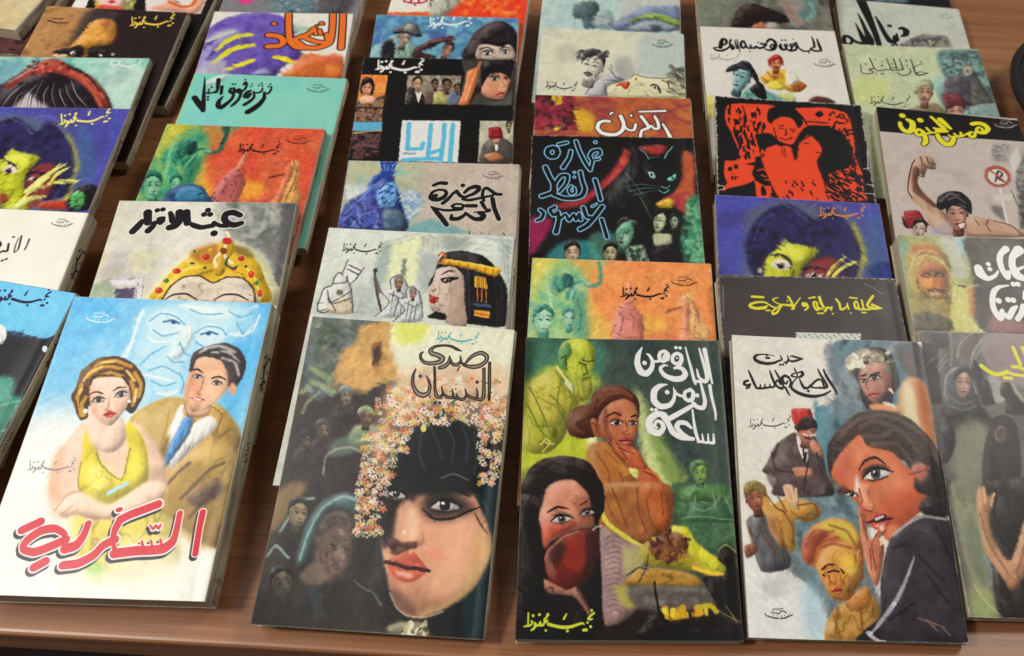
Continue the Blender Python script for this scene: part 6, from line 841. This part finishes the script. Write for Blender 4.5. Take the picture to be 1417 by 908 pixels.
@art('i4', 420, 'b4bc9c', .36)
def _(a):
    a.N(['b0b898', 'bcc4a0', 'b8bc9c'], None, 80, .8, 3); a.z(B8); a.P('300,540 480,560 420,700 240,720 220,560', 'b8c478', 24, .7); a.P('820,350 1100,350 1150,480 1260,830 1000,830 860,800 800,620 860,560 810,440', '6c8884', 10); a.N(['4c5c5c', '84a8a0', '5c7470', '3c4848', '8cac9c'], '830,360 1090,355 1250,820 1010,820 860,600', 26, .85, 4, soft=6); a.P('760,560 860,520 840,640 780,640', '8cb4ac', 12, .7)
    a.P('850,640 860,560 920,520 990,530 1060,560 1080,720 1000,740 860,700', '504c52', 4); a.P('980,500 990,450 1030,445 1080,520 1150,640 1200,720 1040,740 1040,560', '58544f', 4, .9); a.E(1015, 490, 36, 42, 'a8a89c', .3).E(1015, 495, 16, 18, '5c5c58', .5); a.P('1040,740 1240,720 1260,830 1060,830', '849c98', 5, .8); a.brush(.5, 6, 4); a.z(B8)
    a.P('600,770 660,740 720,720 800,720 860,780 870,800', '8c7c60', 4); a.face(720, 650, 110, 150, 4, -.1, 'b08c78', '6c4c40', '8c9070', 'd0b09c', '6c3430', sex='m', line='3c2824', beard='6c5448'); a.P('630,640 650,590 700,570 760,580 780,640 750,610 690,610 660,660', 'a8ac84', 3); a.face(930, 780, 130, 130, 0, .2, 'b08470', '5c3c34', '3c2c2c', 'd0a48c', '6c2c2c', sex='m'); a.P('835,665 870,650 950,650 1000,700 1005,745 940,740 870,760 850,720', '6c3438', 2); a.SS('850,680 900,670 960,690', 12, '8c4c4c', alpha=.6, soft=4); a.brush(.2, 4, 9); a.z(B8)
    pass
    f0 = a.fr; a.z(W2).L("1340,355,12 1270,372,26 1180,392,28 1120,380,26 1150,342,18 1220,330,14 1330,350,8;1260,175,8 1170,195,12 1090,240,14 1080,280,18;1010,95,14 1045,170,18 1075,280,22 1110,370,22;1205,140,24;930,125,32;945,212,26;985,260,10 1018,320,18 980,372,18 900,397,20 820,385,18 770,345,14;800,85,16 835,170,18 880,290,20;690,85,18 725,170,20 755,270,18;880,280,18 780,300,20 650,300,18;760,260,26 680,255,18;665,185,24;560,80,14 600,170,18 640,260,20 650,300,18;650,300,16 560,290,18 500,302,18 400,312,18 350,290,18;245,75,16 290,170,20 320,240,20 350,290,18;320,270,18 240,295,24 318,330,16 290,360,16 200,372,18 120,360,16 90,320,14 85,230,14 65,180,10;480,215,34;175,190,28;470,370,26 500,370,26;370,370,22;350,100,20;480,140,18", ['444c34'], (3,)); a.fr = f0; a.sign(330, 722, 620, 722, '4c5044', .85); a.wear(.5)
@art('i5', 400, 'b8bcb0', .36)
def _(a):
    a.N(['b0b4a8', 'c0c4b8', 'bcbfb0'], None, 80, .8, 3); a.z(B8); a.N(['5c545c', '8c8c80', '3c3a3c', 'a8a898'], '560,300 620,270 700,240 800,245 870,250 900,310 900,330 560,325', 18, .9, 4, soft=5); a.brush(.2, 6, 4); a.z(B8)
    pass
    f0 = a.fr; a.z(W8).L("410,20,100 500,220,92 600,450,72 680,650,60 730,810,54;350,240,14 420,380,34 490,540,48 565,700,74 590,780,56;310,420,14 370,540,34 430,660,56 480,740,70;600,770,54 480,770,54 380,768,46 280,730,46 200,662,46 130,642,42 98,690,46 120,780,46 220,782,36 240,735,28;665,295,16 740,430,42 830,600,50 920,730,64 990,760,54;1000,740,46 1000,640,30;1060,710,38 1040,600,20;1000,745,44 1060,712,34;1090,512,34 1150,502,56 1210,550,66 1200,620,56 1130,648,26;915,460,52;970,810,36;1040,800,36", ['1a1616'], (0,), mul=1.3); a.fr = f0; a.logo(865, 115, 52, '6c6c64', .7); a.wear(.4)
@art('i6', 240, '1e1c20')
def _(a): a.z(B8); a.N(['1c1a1e', '282a2e'], None, 40, .8, 3); a.P('370,-30 600,-30 590,25 370,12', '6c8c90', 6, .9); a.wear(.3)

# ------------------------------------------------------------------ materials
def new_mat(name):
    m = bpy.data.materials.new(name); m.use_nodes = True; nt = m.node_tree; p = nt.nodes['Principled BSDF']; return m, nt, p
def node(nt, t, **k):
    n = nt.nodes.new(t)
    for a, v in k.items(): setattr(n, a, v)
    return n
def lin(c): c = hx(c); return tuple(float(v) for v in np.where(c <= .04045, c/12.92, ((c+.055)/1.055)**2.4))+(1.0,)
def bump_noise(nt, p, scale, strength, dist=.0005, vec=None, extra=None):
    tc = node(nt, 'ShaderNodeTexCoord'); n = node(nt, 'ShaderNodeTexNoise'); n.inputs['Scale'].default_value = scale; n.inputs['Detail'].default_value = 4
    nt.links.new(tc.outputs['Object'], n.inputs['Vector']); b = node(nt, 'ShaderNodeBump'); b.inputs['Strength'].default_value = strength; b.inputs['Distance'].default_value = dist
    nt.links.new(n.outputs['Fac'], b.inputs['Height']); nt.links.new(b.outputs['Normal'], p.inputs['Normal']); return tc, n, b
def image_of(name, arr):
    h, w = arr.shape[:2]; im = bpy.data.images.new(name, w, h); px = np.ones((h, w, 4), np.float32); px[..., :3] = np.clip(arr[::-1], 0, 1)
    im.pixels.foreach_set(px.ravel()); im.update(); im.pack(); return im
def print_mat(name, arr, rough, sheen=.36):
    m, nt, p = new_mat(name); t = node(nt, 'ShaderNodeTexImage', image=image_of(name, arr), interpolation='Cubic')
    tc, n, b = bump_noise(nt, p, 90, .25, .0004)
    n2 = node(nt, 'ShaderNodeTexNoise'); n2.inputs['Scale'].default_value = 22; n2.inputs['Detail'].default_value = 5; nt.links.new(tc.outputs['Object'], n2.inputs['Vector'])
    mr = node(nt, 'ShaderNodeMapRange'); mr.inputs['To Min'].default_value = rough-.08; mr.inputs['To Max'].default_value = rough+.14; nt.links.new(n2.outputs['Fac'], mr.inputs['Value']); nt.links.new(mr.outputs['Result'], p.inputs['Roughness'])
    nt.links.new(t.outputs['Color'], p.inputs['Base Color']); p.inputs['Specular IOR Level'].default_value = sheen; return m
def paper_mat():
    m, nt, p = new_mat('page_edges'); tc = node(nt, 'ShaderNodeTexCoord'); mp = node(nt, 'ShaderNodeMapping'); mp.inputs['Scale'].default_value = (6, 6, 2600)
    n = node(nt, 'ShaderNodeTexNoise'); n.inputs['Scale'].default_value = 1; n.inputs['Detail'].default_value = 3; r = node(nt, 'ShaderNodeValToRGB')
    r.color_ramp.elements[0].color = lin('7c7058'); r.color_ramp.elements[0].position = .3; r.color_ramp.elements[1].color = lin('d0c4a4'); r.color_ramp.elements[1].position = .65
    nt.links.new(tc.outputs['Object'], mp.inputs['Vector']); nt.links.new(mp.outputs['Vector'], n.inputs['Vector']); nt.links.new(n.outputs['Fac'], r.inputs['Fac']); nt.links.new(r.outputs['Color'], p.inputs['Base Color'])
    b = node(nt, 'ShaderNodeBump'); b.inputs['Strength'].default_value = .5; b.inputs['Distance'].default_value = .0003; nt.links.new(n.outputs['Fac'], b.inputs['Height']); nt.links.new(b.outputs['Normal'], p.inputs['Normal']); p.inputs['Roughness'].default_value = .9; return m
def card_mat(name, c, c2):
    m, nt, p = new_mat(name); tc, n, b = bump_noise(nt, p, 60, .3, .0005); r = node(nt, 'ShaderNodeValToRGB'); r.color_ramp.elements[0].color = lin(c); r.color_ramp.elements[1].color = lin(c2)
    r.color_ramp.elements[0].position = .35; r.color_ramp.elements[1].position = .65; nt.links.new(n.outputs['Fac'], r.inputs['Fac']); nt.links.new(r.outputs['Color'], p.inputs['Base Color']); p.inputs['Roughness'].default_value = .55; return m
def wood_mat(name, dark, mid, light, rough):
    m, nt, p = new_mat(name); tc = node(nt, 'ShaderNodeTexCoord'); mp = node(nt, 'ShaderNodeMapping'); mp.inputs['Scale'].default_value = (1.6, 42, 42)
    wv = node(nt, 'ShaderNodeTexNoise'); wv.inputs['Scale'].default_value = 1.0; wv.inputs['Detail'].default_value = 6; wv.inputs['Roughness'].default_value = .65; wv.inputs['Distortion'].default_value = .4
    mp2 = node(nt, 'ShaderNodeMapping'); mp2.inputs['Scale'].default_value = (9, 520, 520); fine = node(nt, 'ShaderNodeTexNoise'); fine.inputs['Scale'].default_value = 1.0; fine.inputs['Detail'].default_value = 3
    mp3 = node(nt, 'ShaderNodeMapping'); mp3.inputs['Scale'].default_value = (.9, 7, 7); big = node(nt, 'ShaderNodeTexNoise'); big.inputs['Scale'].default_value = 1.0; big.inputs['Distortion'].default_value = 1.2
    L = nt.links.new
    for a, b in ((mp, wv), (mp2, fine), (mp3, big)): L(tc.outputs['Object'], a.inputs['Vector']); L(a.outputs['Vector'], b.inputs['Vector'])
    mix = node(nt, 'ShaderNodeMath', operation='MULTIPLY_ADD'); mix.inputs[1].default_value = .55; L(fine.outputs['Fac'], mix.inputs[0]); L(wv.outputs['Fac'], mix.inputs[2])
    mix2 = node(nt, 'ShaderNodeMath', operation='MULTIPLY_ADD'); mix2.inputs[1].default_value = .5; L(big.outputs['Fac'], mix2.inputs[0]); L(mix.outputs[0], mix2.inputs[2])
    r = node(nt, 'ShaderNodeValToRGB'); e = r.color_ramp.elements; e[0].color = lin(dark); e[0].position = .78; e[1].color = lin(light); e[1].position = 1.28
    e[1].position = 1.0; mr = node(nt, 'ShaderNodeMapRange'); mr.inputs['From Min'].default_value = .72; mr.inputs['From Max'].default_value = 1.32
    L(mix2.outputs[0], mr.inputs['Value']); e[0].position = 0; n = e.new(.5); n.color = lin(mid); L(mr.outputs['Result'], r.inputs['Fac']); L(r.outputs['Color'], p.inputs['Base Color'])
    b = node(nt, 'ShaderNodeBump'); b.inputs['Strength'].default_value = .15; b.inputs['Distance'].default_value = .0002; L(fine.outputs['Fac'], b.inputs['Height']); L(b.outputs['Normal'], p.inputs['Normal']); p.inputs['Roughness'].default_value = rough; return m

# ------------------------------------------------------------------ object helpers
def link(name, me, mat, parent=None):
    o = bpy.data.objects.new(name, me); COL.objects.link(o)
    if mat: me.materials.append(mat)
    if parent: o.parent = parent
    return o
def from_bm(name, bm, mat, parent=None, smooth=False):
    me = bpy.data.meshes.new(name); bmesh.ops.recalc_face_normals(bm, faces=bm.faces); bm.to_mesh(me); bm.free()
    if smooth:
        for f in me.polygons: f.use_smooth = True
    return link(name, me, mat, parent)
def box(x0, x1, y0, y1, z0, z1, bevel=0, seg=2):
    bm = bmesh.new(); bmesh.ops.create_cube(bm, size=1.0)
    for v in bm.verts: v.co = Vector(((x0+x1)/2+v.co.x*(x1-x0), (y0+y1)/2+v.co.y*(y1-y0), (z0+z1)/2+v.co.z*(z1-z0)))
    if bevel: bmesh.ops.bevel(bm, geom=bm.edges[:], offset=bevel, segments=seg, profile=.5, affect='EDGES')
    return bm

# ------------------------------------------------------------------ the table and the floor
wood = wood_mat('cherry_laminate', '70462f', '91603e', 'aa7a54', .40)
edge_m = wood_mat('dark_edge_wood', '2c1a18', '3a221e', '4a2c26', .5)
TY = TABLE_EDGE_Y*CM
table = bpy.data.objects.new('table', None); COL.objects.link(table); table.location = (0, .6, -.75)
table['label'] = 'reddish brown wood-grain table that all the books lie on'; table['category'] = 'table'
def tpart(name, bm, mat): 
    for v in bm.verts: v.co -= Vector((0, .6, -.75))
    return from_bm(name, bm, mat, table)
tpart('tabletop', box(-1.1, 1.1, TY, 1.6, -.028, 0, .003, 3), wood)
tpart('edge_band', box(-1.098, 1.098, TY+.004, TY+.016, -.058, -.0285, .001), edge_m)
tpart('apron', box(-1.0, 1.0, TY+.06, TY+.08, -.22, -.0285, .001), edge_m)
for sx in (-1.0, 1.0):
    for y in (TY+.1, 1.5): tpart('leg', box(sx*.98-.025, sx*.98+.025, y-.025, y+.025, -.75, -.0285, .002), edge_m)
bm = bmesh.new(); bmesh.ops.create_grid(bm, x_segments=1, y_segments=1, size=4); floor_m, fnt, fp = new_mat('dark_floor'); bump_noise(fnt, fp, 8, .3, .002); fp.inputs['Base Color'].default_value = lin('3a3030'); fp.inputs['Roughness'].default_value = .6
fl = from_bm('floor', bm, floor_m); fl.location = (0, .6, -.752); fl['kind'] = 'structure'

# ------------------------------------------------------------------ the black dish at the right
def lathe(name, prof, n, mat, parent, smooth=True):
    vs = []; fs = []
    for i in range(n):
        a = 2*math.pi*i/n
        for r, z in prof: vs.append((r*math.cos(a), r*math.sin(a), z))
    k = len(prof)
    for i in range(n):
        for j in range(k-1): a, b = i*k+j, ((i+1) % n)*k+j; fs.append((a, b, b+1, a+1))
    me = bpy.data.meshes.new(name); me.from_pydata(vs, [], fs); me.validate()
    for f in me.polygons: f.use_smooth = smooth
    return link(name, me, mat, parent)
blk, bnt, bp = new_mat('black_plastic'); bump_noise(bnt, bp, 40, .2, .0005); bp.inputs['Base Color'].default_value = lin('1c181a'); bp.inputs['Roughness'].default_value = .42
dish = bpy.data.objects.new('bowl', None); COL.objects.link(dish); dish.location = (BOWL[0]*CM, BOWL[1]*CM, 0)
dish.scale = (1.2, 1.2, 1.0); dish['label'] = 'black round dish with a raised rim on bare table at the right edge'; dish['category'] = 'dish'
lathe('dish_body', [(0, 0.0005), (.055, .0005), (.062, .002), (.092, .030), (.098, .033), (.094, .035), (.089, .031), (.060, .008), (0, .006)], 64, blk, dish)
lathe('rim', [(.0982, .031), (.1015, .033), (.1025, .037), (.1005, .040), (.0965, .040), (.0945, .037), (.0955, .0338), (.0982, .031)], 64, blk, dish)

# ------------------------------------------------------------------ the books
pages = paper_mat(); back_card = card_mat('back_cover_card', 'b4ac98', 'ccc4b0')
def spine_art(kind, base, ink):
    s = Art.__new__(Art); s.tw, s.th = 60, 880; s.b = None; s.H = np.array([[1/60, 0, 0], [0, -1/880, 1], [0, 0, 1.0]]); s.fr = (0, 0, 1); s.rng = np.random.default_rng(kind*7+3)
    s.img = np.zeros((880, 60, 3), np.float32)+hx(base); n = vnoise(880, 60, 9, 120, kind+40, 4)[..., None]; s.img = s.img*(.62+.7*n); s.img[:, ::7] *= .9
    if ink:
        s.sign(33, 270-kind*14, 33, 150-kind*14, ink, 1.5)
        r = s.rng
        for j in range(2+kind % 2):       # the title down the spine, written by hand
            y = 430+j*34+kind*9; s.S([(26, y), (36, y+4), (38, y+10), (30, y+15), (27, y+22)], 2.6, ink); s.S([(24, y+18), (37, y+27)], 2.6, ink); s.S([(21, y+9), (22, y+11)], 3, ink)
        s.logo(30, 820, 18, ink, .8)
    s.wear(.8, 'c8c0b0'); return s.img
SPINES = {}
for k, (base, ink) in enumerate((('a49c8a', '1c1818'), ('b4ac9c', '201c1c'), ('989080', '1c1818'), ('4a4244', 'c8c0b0'), ('c8c2b4', '282424'))):
    SPINES[k] = print_mat('spine_print_%d' % k, spine_art(k, base, ink), .5)

def front_cover_mesh(W, H, t, rng, curl):
    """a thin card: hinge crease by the spine, softly rounded at the spine, free edge a little lifted"""
    xs = [-W/2+W*i/14 for i in range(13)]+[W/2-.85, W/2-.72, W/2-.58, W/2-.25, W/2-.10, W/2-.03, W/2]
    xs = sorted(set(round(x, 4) for x in xs if x <= W/2)); ys = [H*j/18 for j in range(19)]
    ph = rng.uniform(0, 6.28, 4); nx, ny = len(xs), len(ys); top = []
    for j, y in enumerate(ys):
        for i, x in enumerate(xs):
            z = t
            if abs(x-(W/2-.72)) < .02: z -= .022
            d = W/2-x
            if d < .09: z -= (.09-d)**2*5
            s_ = max(0, (-x/(W/2)-.2)/.8); z += curl*s_**2*(.5+.5*math.sin(y*.22+ph[0]))
            cy = max(0, 1-y/(H*.3)); z += curl*1.2*s_**2*cy
            z += .012*math.sin(y*.5+ph[1])*math.sin(x*.45+ph[2])
            top.append((x*CM, y*CM, z*CM))
    bot = [(x, y, z-.03*CM) for x, y, z in top]; n = nx*ny; fs = []
    for j in range(ny-1):
        for i in range(nx-1):
            a = j*nx+i; fs.append((a, a+1, a+nx+1, a+nx)); fs.append((n+a, n+a+nx, n+a+nx+1, n+a+1))
    rim = [i for i in range(nx)]+[j*nx+nx-1 for j in range(1, ny)]+[(ny-1)*nx+i for i in range(nx-2, -1, -1)]+[j*nx for j in range(ny-2, 0, -1)]
    for a, b in zip(rim, rim[1:]+rim[:1]): fs.append((a, n+a, n+b, b))
    me = bpy.data.meshes.new('front_cover'); me.from_pydata(top+bot, [], fs); me.update()
    uv = me.uv_layers.new(name='uv')
    for l in me.loops:
        v = me.vertices[l.vertex_index].co; uv.data[l.index].uv = (v.x/CM/W+.5, v.y/CM/H)
    for p in me.polygons: p.use_smooth = True
    me.set_sharp_from_angle(angle=math.radians(50)); return me
def spine_mesh(W, H, t, bulge):
    n = 8; m = 10; vs = []; 
    for j in range(m+1):
        for i in range(n+1):
            a = i/n; s_ = math.sin(math.pi*a)**.7; z = t*(1-a)
            vs.append(((W/2+.004+bulge*s_)*CM, H*j/m*CM, (.002+z*.995)*CM))
    fs = [(j*(n+1)+i, j*(n+1)+i+1, (j+1)*(n+1)+i+1, (j+1)*(n+1)+i) for j in range(m) for i in range(n)]
    k = len(vs); vs += [((W/2-.03)*CM, y, z) for x, y, z in vs]; fs += [tuple(k+i for i in reversed(f)) for f in fs]
    for i in range(n): fs.append((i, k+i, k+i+1, i+1)); b = m*(n+1)+i; fs.append((b, b+1, k+b+1, k+b))
    for j in range(m):
        for c in (0, n): a = j*(n+1)+c; b = a+n+1; fs.append((a, b, k+b, k+a) if c == 0 else (a, k+a, k+b, b))
    me = bpy.data.meshes.new('spine'); me.from_pydata(vs, [], fs); me.update(); uv = me.uv_layers.new(name='uv')
    for l in me.loops:
        v = l.vertex_index % k; uv.data[l.index].uv = (1-(v % (n+1))/n, (v//(n+1))/m)
    for p in me.polygons: p.use_smooth = True
    return me
def build_book(key, label, group, spine=0, curl=.06, cover_mat=None):
    x, y, ya, ti, z, W, H, t = BOOKS[key]; c, r, u = frame3(BOOKS[key]); nrm = np.cross(r, u); base = (c-nrm*t)*CM
    e = bpy.data.objects.new('paperback_book', None); COL.objects.link(e); e.location = base
    e.rotation_euler = Matrix(((r[0], u[0], nrm[0]), (r[1], u[1], nrm[1]), (r[2], u[2], nrm[2]))).to_euler(); e.empty_display_size = .02
    e['label'] = label; e['category'] = 'book'; e['group'] = group
    rng = np.random.default_rng(abs(hash_key(key)))
    link('front_cover', front_cover_mesh(W, H, t, rng, curl), cover_mat, e)
    bm = box((-W/2+.06)*CM, (W/2-.035)*CM, .05*CM, (H-.05)*CM, .034*CM, (t-.034)*CM); from_bm('page_block', bm, pages, e)
    from_bm('back_cover', box(-W/2*CM, (W/2-.01)*CM, 0, H*CM, .0, .032*CM), back_card, e)
    link('spine', spine_mesh(W, H, t-.05, min(.16, t*.1)), SPINES[spine], e)
    return e
def hash_key(k): return sum(ord(ch)*(17**i) for i, ch in enumerate(k))

GROUPS = dict(b='books in the far left row', c='books in the row at the left edge', d='books in the second row from the left', e='books in the middle left row',
              g='books in the centre row', h='books in the middle right row', i='books in the row at the right edge')
LABELS = {
'b1':('cream book with lettered grey spine in the top left corner', 0), 'b2':('dark covered book behind the cream one in the top left corner', 1),
'c1':('black paperback with broad sky blue band and dark handwriting at the left edge', 2), 'c2':('plain cream white paperback with thin black title, above the blue banded black one', 2),
'c3':('violet paperback with yellow and red face behind a hand, at the left edge', 0), 'c4':('sea green paperback showing black hair with a red band, left edge', 0),
'c5':('dark paperback with brown left side and yellow signature, top left', 0), 'c6':('topmost book at left, showing painted red lips above the brown and black one', 2),
'd1':('bright blue and white paperback with red title, woman in yellow, man in tan suit', 0), 'd2':('grey paperback with bold black title over a jewelled gold headdress', 2),
'd3':('red and green crowd scene paperback under the jewelled headdress book', 2), 'd4':('turquoise paperback with brushed black title near the top left', 1),
'd5':('white paperback with orange title over a purple disc and yellow fingers', 4), 'd6':('grey paperback with a small pink spot at the top edge of the photo', 1),
'e1':('paperback with large face of a dark-eyed woman wearing a crown of blossoms', 0), 'e2':('pale grey paperback with woman in profile wearing a gold headband', 4),
'e3':('beige paperback with blue man clutching his head and heavy black title', 1), 'e4':('black paperback with small picture panels and blue block letters', 3),
'e5':('blue paperback with dark-haired woman and men wearing hats', 1), 'e6':('cream and red paperback partly out of the top of the photo', 1),
'g1':('dark green paperback with white title, pensive girl in orange and masked woman', 3), 'g2':('orange and green crowd scene paperback just behind the dark green one', 1),
'g3':('black paperback with black cat and blue outlined title', 3), 'g4':('reddish brown paperback with white outlined title behind the black cat one', 1),
'g5':('pale cream paperback with pencil-like sketch of a moustached man', 4), 'g6':('pale blue grey paperback with green shadowed eye at the top of the centre row', 4),
'h1':('white paperback with orange-lit woman touching her lips and a child', 4), 'h2':('plain charcoal paperback with a single line of yellow handwriting', 3),
'h3':('violet paperback with yellow forehead and dark curls, above the charcoal one', 4), 'h4':('black paperback printed with orange red figures and worn white edges', 3),
'h5':('white paperback with black title, blue man and man in yellow and red', 4), 'h6':('grey paperback with a dark-haired head, topmost in its row', 1),
'i1':('dark paperback with grey hooded figure and yellow title at the right edge', 3), 'i2':('paperback with bearded turbaned man and large white letters', 1),
'i3':('grey paperback with black band, yellow title and man raising his fist', 4), 'i4':('pale green paperback with ornate title and man in a dark red cap', 4),
'i5':('pale grey green paperback with tall black brush lettering, upper right', 4), 'i6':('black book topmost at the upper right, behind the tall brush lettering', 3),
}
for key in BOOKS:
    f, tw, base, rough = ART.get(key, (None, 256, '808080', .4))
    a = Art(key, tw, base)
    if f: f(a)
    lab, sp = LABELS[key]
    build_book(key, lab, GROUPS[key[0]], sp, {'c1': .25, 'g1': .16, 'h1': .18, 'e1': .16, 'i1': .14, 'd1': .12}.get(key, .05), print_mat('cover_print_'+key, a.img, rough))
